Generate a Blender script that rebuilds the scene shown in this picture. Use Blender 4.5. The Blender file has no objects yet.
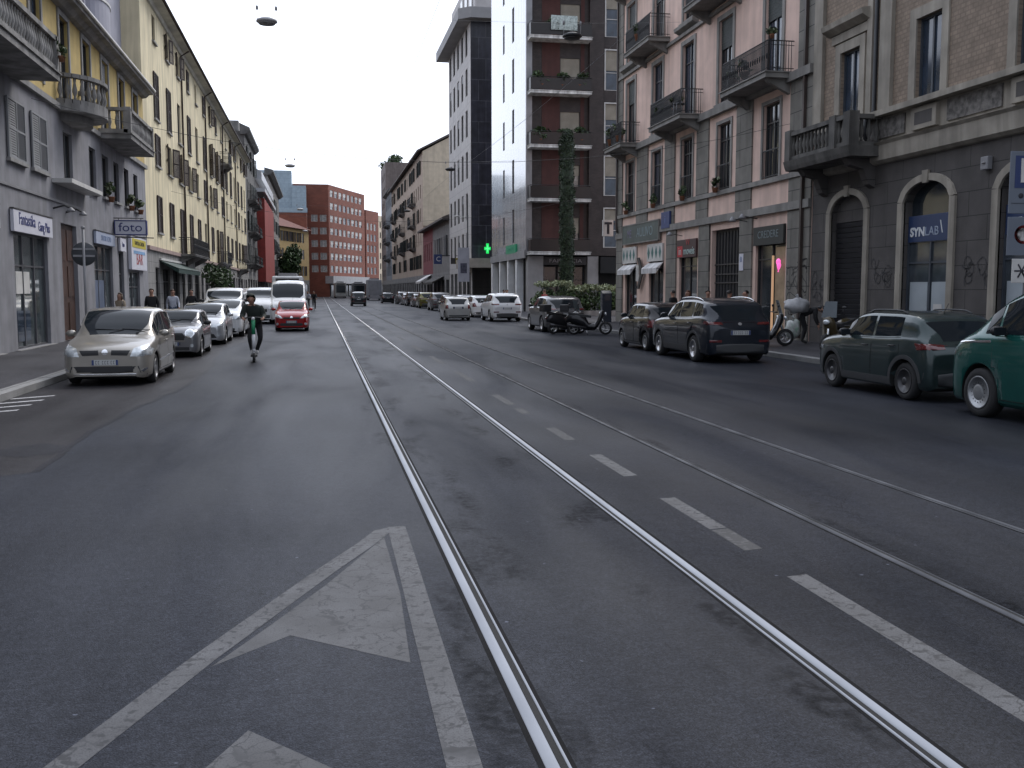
import bpy, bmesh, math, random
from mathutils import Vector, Matrix, Euler, noise
from mathutils.bvhtree import BVHTree
PI = math.pi
R = math.radians
rnd = random.Random(7)
scene = bpy.context.scene
COL = scene.collection

# ------------------------------------------------------------------ materials
MATS = {}
def mat(name, col=(.5, .5, .5), rough=.7, metal=0, var=.12, vscale=1.5, bump=0, bscale=30, streak=0, coat=0,
        emit=None, estr=1, brick=None, spec=.5, fine=0, stain=None, alpha=1, rvar=0):
    if name in MATS: return MATS[name]
    m = bpy.data.materials.new(name); m.use_nodes = True
    nt = m.node_tree; N = nt.nodes; L = nt.links
    b = N['Principled BSDF']
    b.inputs['Roughness'].default_value = rough; b.inputs['Metallic'].default_value = metal
    b.inputs['Specular IOR Level'].default_value = spec
    if coat: b.inputs['Coat Weight'].default_value = coat; b.inputs['Coat Roughness'].default_value = .06
    tc = N.new('ShaderNodeTexCoord'); vec = tc.outputs['Object']
    c = None
    def noise_(scale, det=4, stretch=None, dist=0):
        n = N.new('ShaderNodeTexNoise'); n.inputs['Scale'].default_value = scale; n.inputs['Detail'].default_value = det
        n.inputs['Distortion'].default_value = dist
        if stretch:
            mp = N.new('ShaderNodeMapping'); mp.inputs['Scale'].default_value = stretch
            L.new(vec, mp.inputs['Vector']); L.new(mp.outputs['Vector'], n.inputs['Vector'])
        else: L.new(vec, n.inputs['Vector'])
        return n.outputs['Fac']
    def ramp(fac, a, bb, lo=.35, hi=.65):
        r = N.new('ShaderNodeMapRange'); r.inputs['From Min'].default_value = lo; r.inputs['From Max'].default_value = hi
        r.inputs['To Min'].default_value = a; r.inputs['To Max'].default_value = bb
        L.new(fac, r.inputs['Value']); return r.outputs['Result']
    def mul(cur, fac):
        x = N.new('ShaderNodeVectorMath'); x.operation = 'SCALE'
        if isinstance(cur, tuple): x.inputs[0].default_value = cur
        else: L.new(cur, x.inputs[0])
        L.new(fac, x.inputs['Scale']); return x.outputs['Vector']
    cur = tuple(col)
    if brick:
        w, h, mw, mc = brick[:4]
        sp = N.new('ShaderNodeSeparateXYZ'); L.new(vec, sp.inputs[0])
        cb = N.new('ShaderNodeCombineXYZ'); L.new(sp.outputs['X'], cb.inputs['X']); L.new(sp.outputs['Z'], cb.inputs['Y'])
        br = N.new('ShaderNodeTexBrick'); L.new(cb.outputs[0], br.inputs['Vector'])
        br.inputs['Scale'].default_value = 1; br.inputs['Brick Width'].default_value = w; br.inputs['Row Height'].default_value = h
        br.inputs['Mortar Size'].default_value = mw; br.inputs['Mortar Smooth'].default_value = .1
        k = brick[4] if len(brick) > 4 else .12
        br.inputs['Color1'].default_value = (*[x * (1 - k) for x in col], 1); br.inputs['Color2'].default_value = (*[min(1, x * (1 + k)) for x in col], 1)
        br.inputs['Mortar'].default_value = (*mc, 1)
        cur = br.outputs['Color']
    if var: cur = mul(cur, ramp(noise_(vscale, 6), 1 - var, 1 + var))
    if streak: cur = mul(cur, ramp(noise_(1, 5, (2.2, 2.2, .16), .4), 1 - streak, 1 + streak * .35))
    if fine: cur = mul(cur, ramp(noise_(90, 2), 1 - fine, 1 + fine))
    if stain:
        sc, amt, scol = stain
        mx = N.new('ShaderNodeMix'); mx.data_type = 'RGBA'
        L.new(ramp(noise_(sc, 8, None, .8), 0, amt, .5, .72), mx.inputs['Factor'])
        if isinstance(cur, tuple): mx.inputs['A'].default_value = (*cur, 1)
        else: L.new(cur, mx.inputs['A'])
        mx.inputs['B'].default_value = (*scol, 1); cur = mx.outputs['Result']
    if isinstance(cur, tuple): b.inputs['Base Color'].default_value = (*cur, 1)
    else: L.new(cur, b.inputs['Base Color'])
    if rvar: L.new(ramp(noise_(vscale * 2, 5), max(.02, rough - rvar), min(1, rough + rvar)), b.inputs['Roughness'])
    if bump:
        bm_ = N.new('ShaderNodeBump'); bm_.inputs['Strength'].default_value = bump; bm_.inputs['Distance'].default_value = .02
        L.new(noise_(bscale, 6), bm_.inputs['Height']); L.new(bm_.outputs['Normal'], b.inputs['Normal'])
    if emit: b.inputs['Emission Color'].default_value = (*emit, 1); b.inputs['Emission Strength'].default_value = estr
    if alpha < 1: b.inputs['Alpha'].default_value = alpha
    MATS[name] = m
    return m

# ------------------------------------------------------------------ mesh builder
class MB:
    def __init__(s): s.v = []; s.f = []; s.m = []; s.sm = []
    def add(s, vs, fs, mi=0, smooth=False):
        o = len(s.v); s.v += [tuple(x) for x in vs]
        for f in fs: s.f.append([o + i for i in f]); s.m.append(mi); s.sm.append(smooth)
        return s
    def box(s, x0, x1, y0, y1, z0, z1, mi=0):
        if x0 > x1: x0, x1 = x1, x0
        if y0 > y1: y0, y1 = y1, y0
        if z0 > z1: z0, z1 = z1, z0
        return s.add([(x0, y0, z0), (x1, y0, z0), (x1, y1, z0), (x0, y1, z0), (x0, y0, z1), (x1, y0, z1), (x1, y1, z1), (x0, y1, z1)],
                     [(0, 3, 2, 1), (4, 5, 6, 7), (0, 1, 5, 4), (1, 2, 6, 5), (2, 3, 7, 6), (3, 0, 4, 7)], mi)
    def quad(s, a, b, c, d, mi=0): return s.add([a, b, c, d], [(0, 1, 2, 3)], mi)
    def poly(s, pts, mi=0): return s.add(pts, [tuple(range(len(pts)))], mi)
    def prism(s, pts, y0, y1, mi=0, axis='y'):
        """closed outline pts (a,b) extruded along axis; y: pts are (x,z); z: pts are (x,y); x: pts are (y,z)"""
        n = len(pts)
        def mk(p, t): return {'y': (p[0], t, p[1]), 'z': (p[0], p[1], t), 'x': (t, p[0], p[1])}[axis]
        vs = [mk(p, y0) for p in pts] + [mk(p, y1) for p in pts]
        fs = [tuple(range(n)), tuple(range(2 * n - 1, n - 1, -1))] + [(i, i + n, (i + 1) % n + n, (i + 1) % n) for i in range(n)]
        return s.add(vs, fs, mi)
    def tube(s, pts, r, n=6, mi=0, cap=True):
        pts = [Vector(p) for p in pts]; k = len(pts)
        rs = r if isinstance(r, (list, tuple)) else [r] * k
        rings = []; up = Vector((0, 0, 1))
        for i, p in enumerate(pts):
            d = (pts[min(i + 1, k - 1)] - pts[max(i - 1, 0)])
            d = d.normalized() if d.length > 1e-9 else Vector((0, 0, 1))
            u = d.cross(up if abs(d.z) < .95 else Vector((1, 0, 0))).normalized(); w = u.cross(d).normalized()
            rings.append([p + (u * math.cos(2 * PI * j / n) + w * math.sin(2 * PI * j / n)) * rs[i] for j in range(n)])
        vs = [v for rg in rings for v in rg]; fs = []
        for i in range(k - 1):
            for j in range(n):
                fs.append((i * n + j, i * n + (j + 1) % n, (i + 1) * n + (j + 1) % n, (i + 1) * n + j))
        if cap: fs += [tuple(range(n - 1, -1, -1)), tuple(range((k - 1) * n, k * n))]
        return s.add(vs, fs, mi, True)
    def lathe(s, prof, c=(0, 0, 0), n=16, mi=0, axis='z', smooth=True, cap=True):
        """profile of (radius, height) turned about axis"""
        vs = []; k = len(prof)
        for (r, h) in prof:
            for j in range(n):
                a = 2 * PI * j / n; p = (r * math.cos(a), r * math.sin(a), h)
                if axis == 'y': p = (p[0], p[2], p[1])
                elif axis == 'x': p = (p[2], p[0], p[1])
                vs.append((c[0] + p[0], c[1] + p[1], c[2] + p[2]))
        fs = [(i * n + j, i * n + (j + 1) % n, (i + 1) * n + (j + 1) % n, (i + 1) * n + j) for i in range(k - 1) for j in range(n)]
        if cap and prof[0][0] > 1e-4: fs.append(tuple(range(n - 1, -1, -1)))
        if cap and prof[-1][0] > 1e-4: fs.append(tuple(range((k - 1) * n, k * n)))
        return s.add(vs, fs, mi, smooth)
    def ball(s, c, r, n=10, mi=0):
        rx, ry, rz = r if isinstance(r, (tuple, list)) else (r, r, r)
        k = max(4, n // 2); vs = []; fs = []
        for i in range(k + 1):
            t = PI * i / k
            for j in range(n):
                a = 2 * PI * j / n
                vs.append((c[0] + rx * math.sin(t) * math.cos(a), c[1] + ry * math.sin(t) * math.sin(a), c[2] + rz * math.cos(t)))
        for i in range(k):
            for j in range(n): fs.append((i * n + j, (i + 1) * n + j, (i + 1) * n + (j + 1) % n, i * n + (j + 1) % n))
        return s.add(vs, fs, mi, True)
    def leaves(s, c, r, count, size, rg, mi=0, nm=1, shell=.35):
        """leaf-sized quads scattered through an ellipsoid, denser towards its outside"""
        for _ in range(count):
            d = Vector((rg.gauss(0, 1), rg.gauss(0, 1), rg.gauss(0, 1))).normalized() * (rg.random() ** shell)
            p = Vector((c[0] + d.x * r[0], c[1] + d.y * r[1], c[2] + d.z * r[2]))
            q = Vector((rg.gauss(0, 1), rg.gauss(0, 1), rg.gauss(0, 1) + .5)).normalized()
            u = q.orthogonal().normalized(); u.rotate(Matrix.Rotation(rg.random() * 6.28, 3, q)); w = q.cross(u)
            a = size * rg.uniform(.6, 1.3); b2 = a * .55
            s.add([p - u * a, p + w * b2 * .9 - u * a * .1, p + u * a, p - w * b2 + u * a * .1], [(0, 1, 2, 3)], mi + rg.randrange(nm))
        return s
    def mesh(s, name, mats, bevel=0):
        me = bpy.data.meshes.new(name); me.from_pydata(s.v, [], s.f)
        for m in (mats if isinstance(mats, (list, tuple)) else [mats]): me.materials.append(m)
        me.polygons.foreach_set('material_index', s.m); me.polygons.foreach_set('use_smooth', s.sm)
        bm = bmesh.new(); bm.from_mesh(me); bmesh.ops.recalc_face_normals(bm, faces=bm.faces)
        if bevel: bmesh.ops.bevel(bm, geom=bm.edges[:], offset=bevel, segments=2, affect='EDGES', profile=.6)
        bm.to_mesh(me); bm.free(); me.update()
        return me
    def build(s, name, mats, parent=None, loc=(0, 0, 0), rz=0, bevel=0):
        return inst(name, s.mesh(name, mats, bevel), parent, loc, rz)

def inst(name, me, parent=None, loc=(0, 0, 0), rz=0):
    o = bpy.data.objects.new(name, me); COL.objects.link(o)
    o.location = loc
    if rz: o.rotation_euler = (0, 0, rz)
    if parent: o.parent = parent
    return o
def tag(o, label, cat, group=None):
    o['label'] = label; o['category'] = cat
    if group: o['group'] = group
    return o
def thing(name, label, cat, loc=(0, 0, 0), rz=0, group=None):
    o = bpy.data.objects.new(name, None); COL.objects.link(o); o.empty_display_size = .2
    o.location = loc; o.rotation_euler = (0, 0, rz)
    return tag(o, label, cat, group)
def struct(name, mb, m, loc=(0, 0, 0)):
    o = mb.build(name, m, None, loc); o['kind'] = 'structure'; return o
def copy_tree(o, parent=None):
    c = o.copy(); COL.objects.link(c)
    if parent: c.parent = parent
    for ch in list(o.children): copy_tree(ch, c)
    return c
def text_mesh(body, size, m, extrude=.006, bold=0, align='CENTER'):
    cu = bpy.data.curves.new('lettering', 'FONT'); cu.body = body; cu.size = size; cu.extrude = extrude; cu.align_x = align; cu.align_y = 'CENTER'
    cu.offset = bold; cu.resolution_u = 3
    o = bpy.data.objects.new('lettering', cu); COL.objects.link(o)
    dg = bpy.context.evaluated_depsgraph_get(); me = bpy.data.meshes.new_from_object(o.evaluated_get(dg))
    bpy.data.objects.remove(o); bpy.data.curves.remove(cu)
    me.materials.clear(); me.materials.append(m)
    return me
def lettering(body, size, m, parent, loc, wscale=1, rz=0, bold=0, name='lettering', extrude=.006):
    """text standing upright in the parent's local xz-plane, read from -y"""
    o = inst(name, text_mesh(body, size, m, extrude, bold), parent, loc)
    o.rotation_euler = (PI / 2, 0, rz); o.scale = (wscale, 1, 1)
    return o
def pchip(pts, x):
    """smooth monotone curve through (x, y) points"""
    n = len(pts)
    if x <= pts[0][0]: return pts[0][1]
    if x >= pts[-1][0]: return pts[-1][1]
    i = 0
    while x > pts[i + 1][0]: i += 1
    def sl(k): return (pts[k + 1][1] - pts[k][1]) / (pts[k + 1][0] - pts[k][0])
    def tg(k):
        if k == 0: return sl(0)
        if k == n - 1: return sl(n - 2)
        a, b = sl(k - 1), sl(k)
        return 0 if a * b <= 0 else 2 * a * b / (a + b)
    x0, y0 = pts[i]; x1, y1 = pts[i + 1]; h = x1 - x0; t = (x - x0) / h
    return (y0 * (1 + 2 * t) * (1 - t) ** 2 + tg(i) * h * t * (1 - t) ** 2 + y1 * t * t * (3 - 2 * t) + tg(i + 1) * h * t * t * (t - 1))
# ------------------------------------------------------------------ cars
M_black = mat('black_plastic', (.018, .018, .02), .55, var=.1)
M_glass = mat('car_glass', (.012, .016, .02), .03, var=0, spec=.22)
M_tyre = mat('tyre_rubber', (.017, .017, .018), .85, var=.2, bump=.2, bscale=60)
M_rim = mat('alloy_rim', (.42, .42, .43), .32, .85, var=.12)
M_rimd = mat('dark_rim', (.06, .06, .065), .4, .5, var=.1)
M_steel = mat('steel_rim', (.34, .35, .36), .42, .7, var=.1)
M_lamp = mat('headlight_glass', (.55, .58, .6), .08, .35, var=.3, vscale=9, coat=1)
M_tail = mat('tail_light_glass', (.1, .006, .008), .12, 0, var=.3, vscale=8, coat=1)
M_plate = mat('plate_white', (.42, .43, .43), .4, var=.03)
M_ink = mat('plate_ink', (.02, .02, .03), .5, var=0)
M_blue = mat('plate_blue', (.02, .04, .14), .4, var=0)
M_chrome = mat('chrome', (.75, .76, .78), .12, 1, var=0)
M_under = mat('underbody', (.012, .012, .012), .9, var=.1)
M_clad = mat('grey_cladding', (.045, .047, .05), .6, var=.1)
M_seam = mat('door_gap', (.008, .008, .008), .8, var=0)
def paint(name, col, metal=.25, rough=.32): return mat(name, col, rough, metal, var=.05, vscale=3, coat=.8, spec=.12)

def mirror_y(p): return [(-a, b) for a, b in reversed(p)]
class Car:
    def __init__(c, sp): c.sp = sp; c.L = sp['L']; c.W = sp['W']
    def sec(c, d, arch):
        sp = c.sp; hw = sp['W'] / 2 * pchip(sp['plan'], d); zb = sp.get('clr', .19); zs = pchip(sp['belt'], d); zt = max(pchip(sp['top'], d), zs + .006)
        g = zt - zs; wr = sp['W'] / 2 * sp.get('rf', .74) * min(1, pchip(sp['plan'], d) + .02)
        t = min(1, max(0, (g - .06) / .3)); t = t * t * (3 - 2 * t)
        h = zs - zb
        P = [(0, zb), (hw * .66, zb), (hw * .92, zb), (hw * .972, zb + .05), (hw * .997, zb + .3 * h), (hw, zb + .55 * h), (hw * .992, zb + .78 * h), (hw * .978, zs - .05), (hw * .955, zs)]
        A = [(.9, .3), (.83, .52), (.7, .74), (.53, .88), (.28, .97)]
        B = [(hw * .935, .05), (hw * .935 * .5 + wr * .5 + .015, .45), (wr + .02, .84), (wr * .94, .935), (wr * .6, .985)]
        for (a, az_), (b, bz) in zip(A, B): P.append((a * hw * (1 - t) + b * t, zs + g * (az_ * (1 - t) + bz * t)))
        P.append((0, zt))
        if arch:
            P[2] = (hw * .66, arch); P[3] = (hw * .985, arch)
            for k in range(4, 9): P[k] = (P[k][0], max(P[k][1], arch + .012 * (k - 3)))
        # rounded ends
        e = min(d, c.L - d); rr = sp.get('er', .14)
        if e < rr:
            q = math.sqrt(max(0, 1 - (1 - e / rr) ** 2)); sy = .9 + .1 * q; sz = .84 + .16 * q; zc = (zb + zt) / 2 * .98
            P = [(y * sy, zc + (z - zc) * sz) for y, z in P]
        return P
    def body(c):
        sp = c.sp; L = c.L; r = sp['r']; ds = set(round(i * L / 72, 4) for i in range(73)); arcs = []
        for k in (.012, .03, .06, .1): ds |= {k, L - k}
        RA = r + sp.get('gap', .055)
        for w in (sp['fo'], sp['fo'] + sp['wb']):
            arcs.append(w)
            for k in range(-10, 11): ds.add(round(w + RA * math.sin(k / 10 * PI / 2), 4))
            ds |= {round(w - RA - .004, 4), round(w + RA + .004, 4)}
        ds = sorted(ds); mb = MB(); n = 15; ring = 2 * n - 2; rows = []
        for d in ds:
            a = 0
            for w in arcs:
                if abs(d - w) <= RA + .0005: a = r + math.sqrt(max(0, RA * RA - (d - w) ** 2))
            P = c.sec(d, a); full = P + [(-y, z) for y, z in reversed(P[1:-1])]
            rows.append((d, a, [(L / 2 - d, y, z) for y, z in full]))
        vs = [v for rw in rows for v in rw[2]]; mb.v = vs
        for i in range(len(rows) - 1):
            inar = rows[i][1] and rows[i + 1][1]; edge = bool(rows[i][1]) != bool(rows[i + 1][1])
            for j in range(ring):
                jj = (j + 1) % ring
                hj = j if j < n - 1 else ring - 1 - j
                dark = hj <= 1 or ((inar or edge) and hj == 2)
                mb.f.append([i * ring + j, i * ring + jj, (i + 1) * ring + jj, (i + 1) * ring + j]); mb.m.append(1 if dark else 0); mb.sm.append(not (hj <= 2))
        k = len(rows) - 1
        mb.f.append(list(range(ring))); mb.m.append(0); mb.sm.append(False)
        mb.f.append(list(range(k * ring, (k + 1) * ring))); mb.m.append(0); mb.sm.append(False)
        me = mb.mesh('body', [sp['paint'], M_under])
        bm = bmesh.new(); bm.from_mesh(me); c.bvh = BVHTree.FromBMesh(bm); bm.free()
        return me
    def hit(c, o, dr):
        loc, nr, _, _ = c.bvh.ray_cast(Vector(o), Vector(dr))
        if loc is None: loc, nr, _, _ = c.bvh.find_nearest(Vector(o) + Vector(dr) * (Vector(o).length - .4))
        if nr.dot(Vector(dr)) > 0: nr = -nr
        return loc, nr
    def grid(c, og, dr, eps):
        """og: rows of ray origins -> conforming raised patch"""
        mb = MB(); a = len(og); b = len(og[0]); vs = []; ns = []
        for rw in og:
            for o in rw:
                l, nr = c.hit(o, dr); vs.append(l + nr * eps); ns.append(nr)
        fs = [(i * b + j, i * b + j + 1, (i + 1) * b + j + 1, (i + 1) * b + j) for i in range(a - 1) for j in range(b - 1)]
        mb.add(vs, fs, 0, True)
        bd = [j for j in range(b)] + [i * b + b - 1 for i in range(1, a)] + [(a - 1) * b + j for j in range(b - 2, -1, -1)] + [i * b for i in range(a - 2, 0, -1)]
        m = len(bd)
        mb.add([vs[q] for q in bd] + [vs[q] - ns[q] * (eps + .006) for q in bd], [(i, (i + 1) % m, m + (i + 1) % m, m + i) for i in range(m)])
        return mb
    def blob(c, outline, plane, eps, sub=3, rings=4):
        """star-shaped outline: plane 'f' (y,z) from the front, 'r' from the rear, 's'/'o' (d,z) left/right side, 't' (d,y) from above"""
        n = len(outline); pts = []
        for i in range(n):
            a, b = outline[i], outline[(i + 1) % n]
            pts += [(a[0] + (b[0] - a[0]) * t / sub, a[1] + (b[1] - a[1]) * t / sub) for t in range(sub)]
        cx = sum(p[0] for p in pts) / len(pts); cy = sum(p[1] for p in pts) / len(pts)
        def org(p):
            if plane == 'f': return (5, p[0], p[1]), (-1, 0, 0)
            if plane == 'r': return (-5, p[0], p[1]), (1, 0, 0)
            if plane == 's': return (c.L / 2 - p[0], 3, p[1]), (0, -1, 0)
            if plane == 'o': return (c.L / 2 - p[0], -3, p[1]), (0, 1, 0)
            return (c.L / 2 - p[0], p[1], 4), (0, 0, -1)
        mb = MB(); vs = []; m = len(pts); ns = []
        for k in range(rings, -1, -1):
            s_ = k / rings
            for p in (pts if k else pts[:1]):
                o, dr = org((cx + (p[0] - cx) * s_, cy + (p[1] - cy) * s_))
                l, nr = c.hit(o, dr); vs.append(l + nr * eps); ns.append(nr)
        fs = [(k * m + i, k * m + (i + 1) % m, (k + 1) * m + (i + 1) % m, (k + 1) * m + i) for k in range(rings - 1) for i in range(m)]
        fs += [((rings - 1) * m + i, (rings - 1) * m + (i + 1) % m, rings * m) for i in range(m)]
        mb.add(vs, fs, 0, True)
        mb.add(vs[:m] + [vs[i] - ns[i] * (eps + .008) for i in range(m)], [(i, (i + 1) % m, m + (i + 1) % m, m + i) for i in range(m)])
        return mb
    def sidewin(c, d0, d1, side, eps, lo=.04, hi=.8, s0=0, s1=0, n=12):
        og = []
        for i in range(n + 1):
            d = d0 + (d1 - d0) * i / n; zs = pchip(c.sp['belt'], d); g = pchip(c.sp['top'], d) - zs
            b, t = zs + lo, max(zs + lo + .004, zs + hi * g)
            row = []
            for k in range(5):
                f = k / 4; dd = d + (s0 * (1 - i / n) + s1 * i / n) * f
                row.append((c.L / 2 - dd, 3 * side, b + (t - b) * f))
            og.append(row)
        return c.grid(og, (0, -side, 0), eps)
    def topwin(c, d0, d1, eps, u0=12.3, n=12, m=14):
        """windscreen / rear screen: strip of the loft itself between the roof edges"""
        rows = []
        for i in range(n + 1):
            P = c.sec(d0 + (d1 - d0) * i / n, 0); x = c.L / 2 - (d0 + (d1 - d0) * i / n)
            def at(u): k = min(13, int(u)); f = u - k; return (P[k][0] * (1 - f) + P[k + 1][0] * f, P[k][1] * (1 - f) + P[k + 1][1] * f)
            us = [at(u0 + (14 - u0) * (1 - math.cos(q / (m / 2) * PI / 2))) for q in range(m // 2 + 1)]
            row = [Vector((x, y, z)) for y, z in us] + [Vector((x, -y, z)) for y, z in reversed(us[:-1])]
            rows.append(row)
        mb = MB(); b = m + 1; vs = []
        for i, rw in enumerate(rows):
            for j, v in enumerate(rw):
                tu = rows[min(i + 1, n)][j] - rows[max(i - 1, 0)][j]; tv = rw[min(j + 1, m)] - rw[max(j - 1, 0)]
                nr = tu.cross(tv).normalized()
                if nr.z < 0: nr = -nr
                vs.append(v + nr * eps)
        mb.add(vs, [(i * b + j, i * b + j + 1, (i + 1) * b + j + 1, (i + 1) * b + j) for i in range(n) for j in range(m)], 0, True)
        return mb

WHEELS = {}
def wheel_meshes(r, w, style):
    key = (round(r, 3), round(w, 3), style)
    if key in WHEELS: return WHEELS[key]
    q = r * .66; t = MB()
    t.lathe([(q, -w / 2 + .01), (q + .02, -w / 2), (r - .03, -w / 2 + .004), (r - .006, -w / 2 + .03), (r, 0), (r - .006, w / 2 - .03), (r - .03, w / 2 - .004), (q + .02, w / 2), (q, w / 2 - .012), (q - .015, w / 2 - .04), (q * .9, 0), (0.02, 0)], n=28, axis='y')
    m = MB(); y = w / 2
    rim = {'steel': M_steel, 'dark': M_rimd}.get(style, M_rim)
    m.lathe([(q + .004, y - .004), (q + .002, y + .003), (q - .02, y - .002), (q - .03, y - .03)], n=28, axis='y')
    if style == 'steel':
        m.lathe([(q - .03, y - .03), (q * .72, y - .012), (q * .5, y - .006), (q * .42, y + .004), (q * .36, y + .006), (0.01, y + .012)], n=28, axis='y')
        for k in range(16):
            a = 2 * PI * k / 16; m.ball((math.cos(a) * q * .62, y - .006, math.sin(a) * q * .62), (.013, .006, .013), 6, 1)
    else:
        ns = {'five': 5, 'ten': 10, 'dark': 6}.get(style, 5); wd = {'five': .05, 'ten': .026, 'dark': .05}.get(style, .045)
        m.lathe([(.075, y - .03), (.07, y - .004), (.03, y + .004), (.005, y + .004)], n=16, axis='y')
        for k in range(ns):
            a = 2 * PI * k / ns; ca, sa = math.cos(a), math.sin(a)
            pts = []
            for (rr, ww, yy) in ((.05, wd * .7, y - .004), (q - .015, wd * .55, y - .01)):
                pts += [((rr * ca - ww * sa), yy, (rr * sa + ww * ca)), ((rr * ca + ww * sa), yy, (rr * sa - ww * ca))]
            back = [(p[0], p[1] - .03, p[2]) for p in pts]
            m.add(pts + back, [(0, 1, 3, 2), (0, 2, 6, 4), (1, 5, 7, 3), (2, 3, 7, 6)])
    WHEELS[key] = (t.mesh('tyre', M_tyre), m.mesh('rim', [rim, M_black]))
    return WHEELS[key]

def make_car(sp, name, label, cat, loc, rz, group=None, detail=2, k=1):
    c = Car(sp); L = c.L; hw = c.W / 2
    root = thing(name, label, cat, loc, rz, group); root.scale = (k, k, k)
    inst('body', c.body(), root)
    ws = sp['ws']; G = M_glass
    c.topwin(ws[0], ws[1], .004, sp.get('wu', 12.0)).build('windscreen', G, root)
    if sp.get('rw'): c.topwin(sp['rw'][0], sp['rw'][1], .004, sp.get('ru', 12.0)).build('rear_window', G, root)
    for a in sp['wins']:
        for s in (1, -1):
            c.sidewin(a[0], a[1], s, .004, s0=a[2] if len(a) > 2 else 0, s1=a[3] if len(a) > 3 else 0, hi=sp.get('whi', .8)).build('side_window', G, root)
    # wheels
    tm, rm = wheel_meshes(sp['r'], sp.get('tw', .2), sp.get('rim', 'five'))
    for w in (sp['fo'], sp['fo'] + sp['wb']):
        for s in (1, -1):
            y = (hw * min(1, pchip(sp['plan'], w)) - .125) * s
            wo = inst('wheel', tm, root, (L / 2 - w, y, sp['r']), 0 if s > 0 else PI); inst('rim', rm, wo)
    MB().box(-L / 2 + .25, L / 2 - .25, -hw * .64, hw * .64, sp.get('clr', .19) - .03, sp.get('clr', .19) + .15).build('underbody', M_under, root)
    for (plane, out, m, nm, sym) in sp['decals']:
        eps = .006
        if m in (M_lamp, M_tail): eps = .011
        c.blob(out, plane, eps).build(nm, m, root)
        if sym:
            if plane in 'fr': c.blob(mirror_y(out), plane, eps).build(nm, m, root)
            elif plane == 's': c.blob(list(reversed(out)), 'o', eps).build(nm, m, root)
    if sp.get('clad') and detail:
        RA = sp['r'] + .05
        for w in (sp['fo'], sp['fo'] + sp['wb']):
            for s in (1, -1):
                og = []
                for k in range(17):
                    a = PI * (k / 16); og.append([(L / 2 - (w + (RA + e) * math.cos(a)), 3 * s, sp['r'] + (RA + e) * math.sin(a)) for e in (.012, .04, .075)])
                c.grid(og, (0, -s, 0), .012).build('arch_trim', M_clad, root)
        for s in (1, -1):
            a, b = sp['fo'] + RA + .02, sp['fo'] + sp['wb'] - RA - .02
            c.grid([[(L / 2 - (a + (b - a) * i / 8), 3 * s, z) for z in (sp.get('clr', .19) + .04, .3, sp.get('cladz', .38))] for i in range(9)], (0, -s, 0), .01).build('sill_trim', M_clad, root)
    if detail >= 1:
        dm = sp.get('mir', ws[0] + .5)
        for s in (1, -1):
            zb = pchip(sp['belt'], dm) + .09; m = MB()
            m.ball((L / 2 - dm, s * (hw * .97 + .10), zb), (.075, .115, .075), 10)
            m.box(L / 2 - dm - .04, L / 2 - dm + .03, s * hw * .88, s * (hw + .04), zb - .06, zb - .02)
            mo = m.build('wing_mirror', sp.get('mirmat', sp['paint']), root)
            MB().box(L / 2 - dm - .085, L / 2 - dm - .05, s * (hw * .97 + .02), s * (hw * .97 + .19), zb - .05, zb + .05).build('mirror_glass', G, mo)
    if detail >= 2:
        zc = sp.get('clr', .19) + .1
        for (d0, d1) in sp.get('doors', []):
            for s in (1, -1):
                def og(i):
                    rows = []
                    for k in range(13):
                        d = d0 + i + (d1 - d0 - 2 * i) * k / 12; zt = pchip(sp['belt'], d) + .012
                        rows.append([(L / 2 - d, 3 * s, zc + i + (zt - zc - i) * q / 6) for q in range(7)])
                    return rows
                do = c.grid(og(.006), (0, -s, 0), .0045).build('door', sp['paint'], root)
                c.grid(og(-.006), (0, -s, 0), .0015).build('door_gap', M_seam, do)
                hz = pchip(sp['belt'], d1) - .13; l, nr = c.hit((L / 2 - d1 + .2, 3 * s, hz), (0, -s, 0))
                h = MB().tube([l + Vector((-.09, 0, 0)), l + Vector((-.07, s * .03, 0)), l + Vector((.07, s * .03, 0)), l + Vector((.09, 0, 0))], .013, 6)
                h.build('handle', sp.get('handmat', sp['paint']), do)
        w0 = ws[0]; P = pchip(sp['top'], w0)
        m = MB()
        for y in (-.1, .45): m.tube([(L / 2 - w0 - .02, y, P + .02), (L / 2 - w0 - .11, y + .28, pchip(sp['top'], w0 + .1) + .018), (L / 2 - w0 - .14, y - .3, pchip(sp['top'], w0 + .14) + .012)], .008, 5)
        m.build('wiper', M_black, root)
        if sp.get('ant'): MB().tube([(L / 2 - sp['ant'], 0, pchip(sp['top'], sp['ant'])), (L / 2 - sp['ant'] - .12, 0, pchip(sp['top'], sp['ant']) + .16)], .006, 5).build('antenna', M_black, root)
        if sp.get('rails'):
            a, b = sp['rails']
            for s in (1, -1):
                pts = []
                for i in range(9):
                    d = a + (b - a) * i / 8; P = c.sec(d, 0); pts.append((L / 2 - d, s * P[12][0], P[12][1] + .045 * math.sin(PI * min(1, max(0, i / 8))) ** .25))
                MB().tube(pts, .017, 6).build('roof_rail', M_chrome if sp.get('railc') else M_clad, root)
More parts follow.
